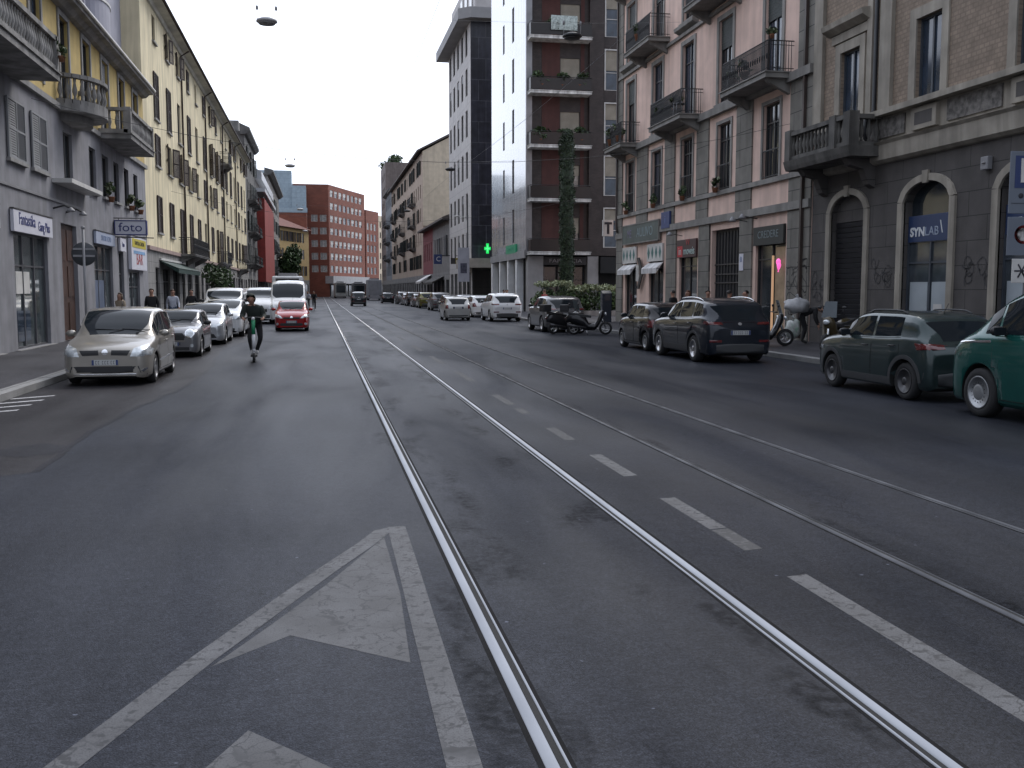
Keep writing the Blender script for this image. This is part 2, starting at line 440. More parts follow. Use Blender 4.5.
    for (pl, z, tx) in sp.get('plates', [('f', .42, 1), ('r', .8, 1)]) if detail else []:
        s = 1 if pl == 'f' else -1
        l, nr = c.hit((5 * s, 0, z), (-s, 0, 0)); x = l.x + s * .012
        po = MB().box(x - .008 * s, x + .004 * s, -.26, .26, z - .056, z + .056).build('number_plate', M_plate, root)
        MB().box(x + .0045 * s, x + .006 * s, .215, .258, z - .054, z + .054).box(x + .0045 * s, x + .006 * s, -.258, -.215, z - .054, z + .054).build('blue_band', M_blue, po)
        if detail >= 2:
            k = MB()
            for i, y in enumerate((-.17, -.12, -.04, .01, .06, .13, .18)):  # unreadable strokes of the characters
                k.box(x + .0045 * s, x + .006 * s, y - .014, y + .014, z - .036, z - .026).box(x + .0045 * s, x + .006 * s, y - .014, y - .006, z - .036, z + .036).box(x + .0045 * s, x + .006 * s, y - .014, y + .014, z + .026, z + .036)
            k.build('characters', M_ink, po)
    return root

def rect(y0, y1, z0, z1): return [(y0, z0), (y1, z0), (y1, z1), (y0, z1)]
def circ(cy, cz, r, rz=None, n=14): return [(cy + r * math.cos(2 * PI * i / n), cz + (rz or r) * math.sin(2 * PI * i / n)) for i in range(n)]
PLAN = lambda L, n=.74, t=.84: [(0, n), (.1, n + .09), (.3, .945), (.7, .99), (1.1, 1), (L - 1.1, 1), (L - .5, .97), (L - .15, .92), (L, t)]

def spec_mpv(p):
    L = 4.26
    return dict(L=L, W=1.81, H=1.62, wb=2.685, fo=.86, r=.315, clr=.17, paint=p, plan=PLAN(L, .78, .84), rf=.79,
        top=[(0, .76), (.06, .8), (.35, .89), (.7, .96), (.98, 1.03), (1.35, 1.29), (1.75, 1.52), (2.1, 1.605), (2.7, 1.62), (3.4, 1.58), (3.85, 1.47), (4.1, 1.16), (4.26, .86)],
        belt=[(0, .7), (.06, .73), (.5, .85), (1, .94), (2, .98), (3.4, 1.05), (3.95, 1.08), (4.26, .8)],
        ws=(1.02, 1.86), rw=(3.86, 4.1), wins=[(1.32, 1.55), (1.6, 2.42), (2.5, 3.3), (3.36, 3.72)], doors=[(1.2, 2.44), (2.46, 3.45)], ant=2.0, rim='five', mir=1.5,
        decals=[('f', [(.5, .62), (.86, .62), (.88, .74), (.8, .86), (.56, .78)], M_lamp, 'headlight', 1), ('f', [(.12, .65), (.44, .64), (.5, .745), (.13, .75)], M_black, 'grille', 1),
                ('f', circ(0, .71, .06), M_chrome, 'badge', 0), ('f', [(-.7, .28), (.7, .28), (.66, .42), (-.66, .42)], M_black, 'air_intake', 0),
                ('f', [(.74, .3), (.82, .36), (.8, .39), (.7, .33)], M_chrome, 'fog_light_trim', 1), ('f', [(-.8, .235), (.8, .235), (.8, .265), (-.8, .265)], M_chrome, 'bumper_trim', 0),
                ('s', [(4.0, .75), (4.2, .8), (4.12, 1.0), (3.98, 1.05)], M_tail, 'tail_light', 1), ('s', [(1.25, .46), (3.4, .5), (3.4, .53), (1.25, .49)], M_chrome, 'side_trim', 1)],
        plates=[('f', .5, 1), ('r', .85, 1)])
def spec_mini(p, roof=None):
    L = 3.85
    return dict(L=L, W=1.73, H=1.41, wb=2.495, fo=.72, r=.31, clr=.15, paint=p, plan=PLAN(L, .8, .86), rf=.76, rim='ten', er=.2,
        top=[(0, .74), (.08, .82), (.3, .9), (.8, .97), (1.1, 1.0), (1.4, 1.2), (1.66, 1.35), (2.0, 1.41), (2.8, 1.4), (3.4, 1.34), (3.66, 1.08), (3.85, .8)],
        belt=[(0, .66), (.1, .74), (.4, .83), (1.1, .9), (3.4, .96), (3.85, .74)], ws=(1.13, 1.68), rw=(3.4, 3.66), wins=[(1.34, 2.4, 0, 0), (2.45, 3.3, 0, 0)], doors=[(1.15, 2.5)], mir=1.4, mirmat=M_black,
        decals=[('f', circ(.56, .72, .135, .13), M_chrome, 'headlight_ring', 1), ('f', circ(.56, .72, .112, .108), M_lamp, 'headlight', 1),
                ('f', [(-.4, .52), (.4, .52), (.43, .62), (.36, .73), (-.36, .73), (-.43, .62)], M_black, 'grille', 0), ('f', rect(-.44, .44, .49, .51), M_chrome, 'grille_trim', 0), ('f', rect(-.55, .55, .22, .32), M_black, 'air_intake', 0),
                ('f', [(-.3, .37), (.3, .37), (.3, .46), (-.3, .46)], M_clad, 'bumper_panel', 0), ('f', circ(.62, .36, .05), M_lamp, 'fog_light', 1), ('r', rect(.55, .78, .66, .9), M_tail, 'tail_light', 1)],
        plates=[('f', .41, 1), ('r', .6, 1)])
def spec_hatch(p, L=4.05, W=1.75, H=1.46, rim='five', black_roof=None):
    k = L - 4.05; h = H / 1.46
    return dict(L=L, W=W, H=H, wb=2.5 + k * .6, fo=.82, r=.31, clr=.16, paint=p, plan=PLAN(L, .76, .86), rf=.78, rim=rim,
        top=[(0, .7), (.07, .77), (.4, .9 * h), (.85, .98 * h), (1.08, 1.02 * h), (1.45, 1.24 * h), (1.8, 1.4 * h), (2.15, 1.455 * h), (2.7 + k, 1.46 * h), (3.4 + k, 1.41 * h), (3.66 + k, 1.33 * h), (3.76 + k, 1.22 * h), (3.94 + k, .98 * h), (4.0 + k, .9), (4.05 + k, .8)],
        belt=[(0, .64), (.07, .7), (.5, .85 * h), (1.1, .93 * h), (3.4 + k, .98 * h), (3.75 + k, .98 * h), (3.94 + k, .94 * h), (4.05 + k, .74)],
        ws=(1.12, 1.87), rw=(3.72 + k, 3.95 + k), wins=[(1.42, 2.28 + k * .4), (2.36 + k * .4, 3.12 + k), (3.18 + k, 3.5 + k)], doors=[(1.22, 2.32 + k * .4), (2.34 + k * .4, 3.2 + k)], mir=1.5, ant=3.3 + k,
        decals=[('f', [(.42, .63), (.8, .66), (.83, .78), (.74, .83), (.5, .73)], M_lamp, 'headlight', 1), ('f', rect(-.38, .38, .6, .68), M_black, 'grille', 0), ('f', circ(0, .68, .06), M_chrome, 'badge', 0),
                ('f', [(-.6, .26), (.6, .26), (.5, .4), (-.5, .4)], M_black, 'air_intake', 0), ('f', circ(.66, .36, .06), M_lamp, 'fog_light', 1),
                ('r', [(.52, .72), (.8, .7), (.78, .98), (.62, .99)], M_tail, 'tail_light', 1), ('r', rect(-.7, .7, .24, .36), M_black, 'bumper_panel', 0)],
        plates=[('f', .46, 1), ('r', .76, 1)])
def spec_mini_hatch(p):
    L = 3.45
    return dict(L=L, W=1.62, H=1.46, wb=2.34, fo=.62, r=.285, clr=.16, paint=p, plan=PLAN(L, .78, .88), rf=.79, rim='steel',
        top=[(0, .72), (.07, .8), (.3, .93), (.62, 1.0), (.8, 1.05), (1.15, 1.27), (1.5, 1.43), (1.85, 1.47), (2.5, 1.46), (2.9, 1.42), (3.08, 1.34), (3.16, 1.25), (3.34, 1.0), (3.41, .9), (3.45, .8)],
        belt=[(0, .66), (.07, .72), (.5, .9), (.9, .95), (2.8, 1.0), (3.1, 1.01), (3.34, .97), (3.45, .74)], ws=(.84, 1.56), rw=(3.11, 3.35), wins=[(1.13, 1.95), (2.02, 2.72)], doors=[(.95, 1.98), (2.0, 2.78)], mir=1.25, ant=2.3,
        decals=[('f', [(.4, .64), (.74, .66), (.76, .82), (.66, .87), (.46, .74)], M_lamp, 'headlight', 1), ('f', rect(-.55, .55, .3, .44), M_black, 'air_intake', 0), ('f', circ(0, .68, .06), M_chrome, 'badge', 0),
                ('r', [(.58, .72), (.76, .72), (.74, .95), (.6, .95)], M_tail, 'tail_light', 1), ('r', rect(-.32, .32, .72, .84), M_black, 'plate_panel', 0), ('r', rect(-.66, .66, .24, .34), M_clad, 'bumper_panel', 0)],
        plates=[('f', .5, 1), ('r', .78, 1)])
def spec_suv(p, L=4.48, W=1.85, H=1.65, rim='five', clad=1, railc=1):
    k = L - 4.48; h = H / 1.65
    return dict(L=L, W=W, H=H, wb=2.67 + k * .6, fo=.9, r=.345, clr=.22, paint=p, plan=PLAN(L, .77, .86), rf=.79, rim=rim, clad=clad, tw=.23, cladz=.42,
        top=[(0, .88), (.07, .95), (.35, 1.05), (.8, 1.13), (1.12, 1.18), (1.5, 1.4 * h), (1.95, 1.58 * h), (2.35, 1.64 * h), (3.0 + k, 1.65 * h), (3.7 + k, 1.6 * h), (3.98 + k, 1.53 * h), (4.12 + k, 1.41 * h), (4.36 + k, 1.1 * h), (4.44 + k, 1.0), (4.48 + k, .92)],
        belt=[(0, .8), (.07, .86), (.5, 1.0), (1.15, 1.06), (3.0 + k, 1.11 * h), (3.9 + k, 1.15 * h), (4.2 + k, 1.12 * h), (4.36 + k, 1.06 * h), (4.48 + k, .86)],
        ws=(1.18, 2.02), rw=(4.07 + k, 4.37 + k), wins=[(1.5, 2.42 + k * .4), (2.5 + k * .4, 3.35 + k), (3.42 + k, 3.88 + k)], doors=[(1.32, 2.46 + k * .4), (2.48 + k * .4, 3.5 + k)], mir=1.6, rails=(2.0, 3.7 + k), railc=railc,
        decals=[('f', [(.48, .74), (.85, .76), (.86, .86), (.76, .9), (.5, .82)], M_lamp, 'headlight', 1), ('f', [(-.4, .52), (.4, .52), (.46, .7), (.4, .84), (-.4, .84), (-.46, .7)], M_black, 'grille', 0), ('f', circ(0, .76, .06), M_chrome, 'badge', 0),
                ('f', rect(-.75, .75, .26, .4), M_clad, 'bumper_panel', 0), ('r', [(.45, .98), (.84, .97), (.84, 1.05), (.5, 1.04)], M_tail, 'tail_light', 1), ('s', [(4.14 + k, 1.0), (4.42 + k, .98), (4.4 + k, 1.05), (4.2 + k, 1.07)], M_tail, 'tail_light', 1),
                ('r', rect(-.84, .84, .27, .5), M_clad, 'bumper_panel', 0), ('r', rect(.5, .8, .54, .6), M_tail, 'reflector', 1), ('r', circ(0, 1.0, .05, .035), M_rim, 'badge', 0)],
        plates=[('f', .5, 1), ('r', .78, 1)])
def spec_citycross(p):
    L = 3.74
    return dict(L=L, W=1.62, H=1.5, wb=2.42, fo=.68, r=.32, clr=.2, paint=p, plan=PLAN(L, .8, .88), rf=.79, rim='dark', clad=1, cladz=.36, mirmat=M_black, handmat=M_black,
        top=[(0, .82), (.06, .9), (.25, .98), (.6, 1.04), (.85, 1.08), (1.2, 1.3), (1.55, 1.45), (1.95, 1.49), (2.6, 1.49), (3.1, 1.45), (3.3, 1.38), (3.4, 1.27), (3.6, 1.01), (3.69, .93), (3.74, .85)],
        belt=[(0, .76), (.07, .82), (.4, .93), (.9, .98), (2.6, 1.02), (3.1, 1.04), (3.4, 1.03), (3.6, .98), (3.74, .8)], ws=(.9, 1.62), rw=(3.35, 3.6), wins=[(1.2, 2.06), (2.14, 2.92)], doors=[(1.0, 2.09), (2.11, 2.95)], mir=1.3, rails=(1.7, 2.9), ant=3.0,
        decals=[('f', [(.45, .7), (.76, .72), (.76, .8), (.5, .78)], M_lamp, 'headlight', 1), ('f', rect(-.42, .42, .66, .78), M_black, 'grille', 0), ('f', rect(-.7, .7, .25, .45), M_clad, 'bumper_panel', 0),
                ('r', [(.42, .88), (.76, .86), (.76, .97), (.44, .95)], M_tail, 'tail_light', 1), ('s', [(3.46, .89), (3.68, .87), (3.66, .96), (3.5, .97)], M_tail, 'tail_light', 1), ('r', rect(-.74, .74, .25, .5), M_clad, 'bumper_panel', 0)],
        plates=[('f', .5, 1), ('r', .72, 1)])
def spec_buzz(p):
    L = 4.71
    return dict(L=L, W=1.985, H=1.94, wb=2.99, fo=.83, r=.36, clr=.2, paint=p, plan=[(0, .82), (.1, .91), (.3, .965), (.7, 1), (L - 1, 1), (L - .2, .96), (L, .88)], rf=.78, rim='steel', tw=.24, gap=.06, mirmat=M_black,
        top=[(0, .85), (.05, .98), (.15, 1.12), (.5, 1.32), (.75, 1.48), (1.2, 1.76), (1.6, 1.89), (2.1, 1.94), (3.8, 1.94), (4.4, 1.88), (4.6, 1.5), (4.71, 1.0)],
        belt=[(0, .8), (.06, .92), (.2, 1.04), (.5, 1.15), (.8, 1.18), (4.2, 1.2), (4.6, 1.18), (4.71, .9)], ws=(.45, 1.42), rw=(4.42, 4.6), wins=[(.86, 1.12), (1.18, 2.1), (2.2, 3.1), (3.2, 4.2)], doors=[(1.1, 2.15)], mir=1.3, whi=.82,
        decals=[('f', [(.5, .88), (.86, .9), (.86, .98), (.56, .96)], M_lamp, 'headlight', 1), ('f', rect(-.8, .8, .3, .5), M_clad, 'bumper_panel', 0), ('f', circ(0, .95, .1), M_chrome, 'badge', 0),
                ('s', [(.3, 1.06), (1.05, 1.1), (1.05, 1.135), (.3, 1.095)], M_chrome, 'side_trim', 1), ('r', rect(.5, .9, .98, 1.1), M_tail, 'tail_light', 1)],
        plates=[('f', .42, 1), ('r', .8, 1)])
def spec_van(p, L=5.5, W=2.07, H=2.45):
    return dict(L=L, W=W, H=H, wb=L * .6, fo=.84, r=.34, clr=.22, paint=p, plan=[(0, .82), (.12, .91), (.4, .97), (.9, 1), (L - .4, 1), (L, .97)], rf=.86, rim='steel', tw=.22, mirmat=M_black,
        top=[(0, .95), (.06, 1.05), (.3, 1.18), (.75, 1.34), (.9, 1.42), (1.3, H * .78), (1.7, H * .92), (2.1, H * .985), (2.6, H), (L - .3, H), (L - .08, H * .985), (L, H * .95)],
        belt=[(0, .88), (.06, .96), (.5, 1.14), (.95, 1.26), (L - .2, 1.3), (L, 1.28)], ws=(.92, 1.72), rw=None, wins=[(1.3, 2.15)], doors=[(1.1, 2.2)], mir=1.35, whi=.62,
        decals=[('f', [(.56, .78), (.88, .8), (.9, 1.02), (.8, 1.06), (.62, .92)], M_lamp, 'headlight', 1), ('f', rect(-.5, .5, .66, .82), M_black, 'grille', 0), ('f', circ(0, .78, .09), M_chrome, 'badge', 0), ('f', rect(-.85, .85, .3, .52), M_clad, 'bumper_panel', 0),
                ('r', rect(-.85, .85, 1.3, 1.9), M_glass, 'rear_window', 0), ('r', rect(.88, .99, .8, 1.3), M_tail, 'tail_light', 1)],
        plates=[('f', .58, 1), ('r', .7, 1)])
FWD = PI / 2      # heads up the street, away from the camera
BACK = -PI / 2    # faces the camera
# ------------------------------------------------------------------ building kit (local frame: x along the front, -y outwards, z up)
M_pane = mat('window_glass', (.02, .026, .032), .05, var=.3, vscale=.7, spec=.8)
M_paneb = mat('window_glass_bluish', (.035, .05, .075), .06, var=.4, vscale=1.1, spec=.8)
M_panec = mat('window_glass_with_curtain', (.26, .25, .235), .12, var=.3, vscale=3, streak=.4, spec=.8)
M_fdark = mat('dark_window_frame', (.035, .032, .032), .5)
M_fwhite = mat('white_window_frame', (.55, .54, .52), .5)
M_fgrey = mat('grey_window_frame', (.2, .2, .21), .5)
M_shbrown = mat('brown_shutter', (.026, .014, .012), .6, var=.25, vscale=2)
M_shgrey = mat('grey_shutter', (.22, .225, .235), .6, var=.1)
M_shgreen = mat('dark_green_shutter', (.03, .04, .04), .6, var=.2)
M_stone = mat('grey_stone_trim', (.24, .235, .23), .8, var=.2, streak=.25, bump=.2)
M_conc = mat('balcony_concrete', (.22, .215, .21), .85, var=.25, streak=.35, bump=.3)
M_iron = mat('wrought_iron', (.02, .021, .024), .55, var=.1)
M_pipe = mat('rust_brown_pipe', (.05, .035, .03), .5, var=.2)
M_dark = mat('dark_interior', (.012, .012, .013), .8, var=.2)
M_door = mat('brown_wood_door', (.06, .024, .014), .5, var=.25, vscale=4, streak=.3)
M_leafd = mat('dark_leaves', (.028, .05, .018), .6, var=.5, vscale=2)
M_leafm = mat('green_leaves', (.06, .105, .035), .6, var=.5, vscale=2)
M_leafl = mat('pale_leaves', (.2, .23, .13), .6, var=.4, vscale=2)
M_terra = mat('terracotta_pot', (.2, .085, .045), .8)
M_wood = mat('bark', (.06, .045, .035), .9)
LEAVES = [M_leafd, M_leafm, M_leafl]
CACHE = {}
def cached(key, fn):
    if key not in CACHE: CACHE[key] = fn()
    return CACHE[key]

def wall(bld, x0, x1, z0, z1, holes, m, depth=.22, name='wall', y=0, arcs=()):
    mb = MB(); xs = {x0, x1}; zs = {z0, z1}; hs = []
    for h in holes:
        a, b, c, d = max(h[0], x0), min(h[1], x1), max(h[2], z0), min(h[3], z1)
        if a < b and c < d: hs.append((a, b, c, d)); xs |= {a, b}; zs |= {c, d}
    xs = sorted(xs); zs = sorted(zs)
    for i in range(len(xs) - 1):
        for k in range(len(zs) - 1):
            cx, cz = (xs[i] + xs[i + 1]) / 2, (zs[k] + zs[k + 1]) / 2
            if any(a < cx < b and c < cz < d for a, b, c, d in hs): continue
            mb.quad((xs[i], y, zs[k]), (xs[i + 1], y, zs[k]), (xs[i + 1], y, zs[k + 1]), (xs[i], y, zs[k + 1]))
    for a, b, c, d in hs:
        e = y + depth
        mb.quad((a, y, c), (a, e, c), (a, e, d), (a, y, d)); mb.quad((b, y, c), (b, y, d), (b, e, d), (b, e, c))
        if d < z1 - 1e-6: mb.quad((a, y, d), (a, e, d), (b, e, d), (b, y, d))
        if c > z0 + 1e-6: mb.quad((a, y, c), (b, y, c), (b, e, c), (a, e, c))
    for (xc, w, zs_, rise, top) in arcs:   # fill above a segmental arch inside a square-headed hole
        n = 16; pts = []
        for k in range(n + 1):
            u = -1 + 2 * k / n; pts.append((xc + u * w / 2, zs_ + rise * math.sqrt(max(0, 1 - u * u * .98))))
        for k in range(n):
            (xa, za), (xb, zb) = pts[k], pts[k + 1]
            mb.quad((xa, y, za), (xb, y, zb), (xb, y, top), (xa, y, top)); mb.quad((xa, y, za), (xa, y + depth, za), (xb, y + depth, zb), (xb, y, zb))
    return mb.build(name, m, bld)
def shell(bld, x0, x1, z0, z1, D, m, roof=None, y=0, name='side_wall'):
    mb = MB()
    mb.quad((x0, y, z0), (x0, D, z0), (x0, D, z1), (x0, y, z1)); mb.quad((x1, y, z0), (x1, y, z1), (x1, D, z1), (x1, D, z0)); mb.quad((x0, D, z0), (x1, D, z0), (x1, D, z1), (x0, D, z1))
    mb.quad((x0, y, z1), (x0, D, z1), (x1, D, z1), (x1, y, z1), 1)
    return mb.build(name, [m, roof or M_conc], bld)
def bar(bld, x0, x1, y0, y1, z0, z1, m, name):
    return MB().box(x0, x1, y0, y1, z0, z1).build(name, m, bld)

def frame_mesh(w, h, mull, trans, m, key):
    def mk():
        b = MB(); f = .06
        b.box(0, f, .1, .17, 0, h).box(w - f, w, .1, .17, 0, h).box(f, w - f, .1, .17, 0, f).box(f, w - f, .1, .17, h - f, h)
        for k in range(1, mull): x = w * k / mull; b.box(x - .035, x + .035, .105, .168, f, h - f)
        for t in trans: b.box(f, w - f, .112, .164, h * t - .025, h * t + .025)
        return b.mesh('window', m)
    return cached(('fr', round(w, 2), round(h, 2), mull, tuple(trans), m.name), mk)
def pane_mesh(w, h, m):
    return cached(('pa', round(w, 2), round(h, 2), m.name), lambda: MB().box(.01, w - .01, .15, .16, .01, h - .01).mesh('pane', m))
def shutter_mesh(w, h, m):
    """one louvred leaf, hinged at x=0, lying in y -.05..0"""
    def mk():
        b = MB(); f = .06
        b.box(0, f, -.05, 0, 0, h).box(w - f, w, -.05, 0, 0, h).box(f, w - f, -.05, 0, 0, f).box(f, w - f, -.05, 0, h - f, h).box(f, w - f, -.048, -.002, h * .48, h * .48 + .06)
        n = int(h / .07)
        for k in range(n):
            z = f + (h - 2 * f) * k / n; b.add([(f, -.045, z), (w - f, -.045, z), (w - f, -.01, z + .07), (f, -.01, z + .07)], [(0, 1, 2, 3)])
        return b.mesh('shutter', m)
    return cached(('sh', round(w, 2), round(h, 2), m.name), mk)
def blind_mesh(w, h, m):
    def mk():
        b = MB(); n = max(2, int(h / .09))
        for k in range(n): z = h * k / n; b.add([(.03, .085, z), (w - .03, .085, z), (w - .03, .075, z + h / n * .8), (.03, .075, z + h / n * .8), (w - .03, .09, z + h / n), (.03, .09, z + h / n)], [(0, 1, 2, 3), (3, 2, 4, 5)])
        return b.mesh('roller_blind', m)
    return cached(('bl', round(w, 2), round(h, 2), m.name), mk)
def window(bld, x, z, w, h, style='plain', fm=None, sm=None, mull=2, trans=(), pane=None, blind=0, sill=None, surround=None, sw=.16, ang=None):
    fm = fm or M_fdark
    o = inst('window', frame_mesh(w, h, mull, trans, fm, 0), bld, (x, 0, z))
    pm = pane or rnd.choice([M_pane, M_pane, M_paneb, M_panec])
    inst('pane', pane_mesh(w, h, pm), o)
    if style == 'closed':
        for k in (0, 1):
            s = inst('shutter', shutter_mesh(w / 2, h, sm), o, (-.05 if k == 0 else w + .05, -.03 if k == 0 else -.08, 0), 0 if k == 0 else PI); s.scale.x = 1.09
    elif style == 'open':
        for k in (0, 1):
            a = ang if ang is not None else rnd.uniform(R(8), R(28))
            if k == 0: s = inst('shutter', shutter_mesh(w / 2, h, sm), o, (0, -.02, 0), PI + a)
            else: s = inst('shutter', shutter_mesh(w / 2, h, sm), o, (w, -.07, 0), -a)
    if blind: b = inst('roller_blind', blind_mesh(w, h * blind, sm or M_shgrey), o, (0, 0, h * (1 - blind)))
    if sill: inst('sill', cached(('si', round(w, 2), sill.name), lambda: MB().box(-.12, w + .12, -.12, .1, -.11, -.012).mesh('sill', sill)), o)
    if surround:
        def mk():
            b = MB(); b.box(-sw, -.002, -.05, .06, -.01, h + sw).box(w + .002, w + sw, -.05, .06, -.01, h + sw).box(-.002, w + .002, -.05, .06, h + .002, h + sw)
            return b.mesh('moulding', surround)
        inst('moulding', cached(('su', round(w, 2), round(h, 2), sw, surround.name), mk), o)
    return o
def hole(x, z, w, h): return (x, x + w, z, z + h)

def iron_rail(w, d, h=1.0, step=.095, curl=True):
    b = MB()
    b.tube([(0, 0, h), (0, -d, h), (w, -d, h), (w, 0, h)], .022, 5); b.tube([(0, 0, .1), (0, -d, .1), (w, -d, .1), (w, 0, .1)], .014, 4); b.tube([(0, 0, h - .14), (0, -d, h - .14), (w, -d, h - .14), (w, 0, h - .14)], .012, 4)
    n = max(2, int(w / step))
    for i in range(n + 1): x = w * i / n; b.box(x - .012, x + .012, -d - .012, -d + .012, 0, h)
    k = max(1, int(d / step))
    for i in range(1, k):
        for x in (0, w): y = -d * i / k; b.box(x - .009, x + .009, y - .009, y + .009, 0, h)
    if curl:
        for i in range(0, n, 2):
            x = w * (i + .5) / n; c = [(x + .04 * math.cos(t * .7), -d - .012, .5 + .1 * math.sin(t * .7)) for t in range(10)]; b.tube(c, .011, 4, cap=False)
    return b
def baluster_rail(pts, h=.95):
    """stone balustrade along a polyline of (x,y)"""
    b = MB(); tot = 0
    for i in range(len(pts) - 1):
        (xa, ya), (xb, yb) = pts[i], pts[i + 1]; L = math.hypot(xb - xa, yb - ya); u = ((xb - xa) / L, (yb - ya) / L); nx, ny = -u[1], u[0]
        for z0, z1, t in ((0, .14, .1), (h - .13, h, .12)):
            b.add([(xa + nx * t, ya + ny * t, z0), (xb + nx * t, yb + ny * t, z0), (xb - nx * t, yb - ny * t, z0), (xa - nx * t, ya - ny * t, z0), (xa + nx * t, ya + ny * t, z1), (xb + nx * t, yb + ny * t, z1), (xb - nx * t, yb - ny * t, z1), (xa - nx * t, ya - ny * t, z1)],
                  [(0, 3, 2, 1), (4, 5, 6, 7), (0, 1, 5, 4), (1, 2, 6, 5), (2, 3, 7, 6), (3, 0, 4, 7)])
        n = max(1, int(L / .24))
        for k in range(n):
            t = (k + .5) / n; x, y = xa + (xb - xa) * t, ya + (yb - ya) * t
            b.lathe([(.05, .14), (.05, .2), (.035, .24), (.085, .4), (.075, .5), (.035, .7), (.05, .76), (.05, h - .13)], (x, y, 0), 8)
    return b
def balcony(bld, x0, x1, z, d, rail='iron', m=None, name='balcony', hh=1.0, brackets=True, thick=.16, rm=None):
    """parent part: floor slab at height z; children railing and brackets"""
    o = MB().box(0, x1 - x0, -d, -.002, -thick, 0).box(-.05, x1 - x0 + .05, -d - .05, -.003, -.05, -.012).build(name, m or M_conc, bld, (x0, 0, z))
    w = x1 - x0
    if rail == 'iron': iron_rail(w - .1, d - .07, hh).build('railing', rm or M_iron, o, (.05, 0, 0))
    elif rail == 'stone':
        b = baluster_rail([(.12, -.02), (.12, -d + .12), (w - .12, -d + .12), (w - .12, -.02)], hh)
        for x in (.02, w - .3): b.box(x, x + .28, -d, -d + .28, 0, hh + .03)
        b.build('balustrade', m or M_conc, o)
    elif rail == 'panel':
        b = MB(); b.box(.03, w - .03, -d + .02, -d + .06, .06, hh - .08).tube([(.03, 0, hh), (.03, -d + .04, hh), (w - .03, -d + .04, hh), (w - .03, 0, hh)], .03, 6)
        b.box(.02, .05, -d + .06, 0, .06, hh - .08).box(w - .05, w - .02, -d + .06, 0, .06, hh - .08); b.build('railing', rm or M_iron, o)
    if brackets:
        for x in (.25, w - .45) if w < 5 else (.25, w / 2 - .1, w - .45):
            pr = [(-.004, -thick), (-d * .85, -thick), (-d * .8, -thick - .1), (-.25, -thick - .38), (-.004, -thick - .5)]
            MB().prism(pr, x, x + .2, axis='x').build('bracket', m or M_conc, o)
    return o

def L_bld(name, label, Y0, XW=-8.5, group=None): return thing(name, label, 'building', (XW, Y0, 0), PI / 2, group)
def R_bld(name, label, Y1, XW=16.2, group=None): return thing(name, label, 'building', (XW, Y1, 0), -PI / 2, group)

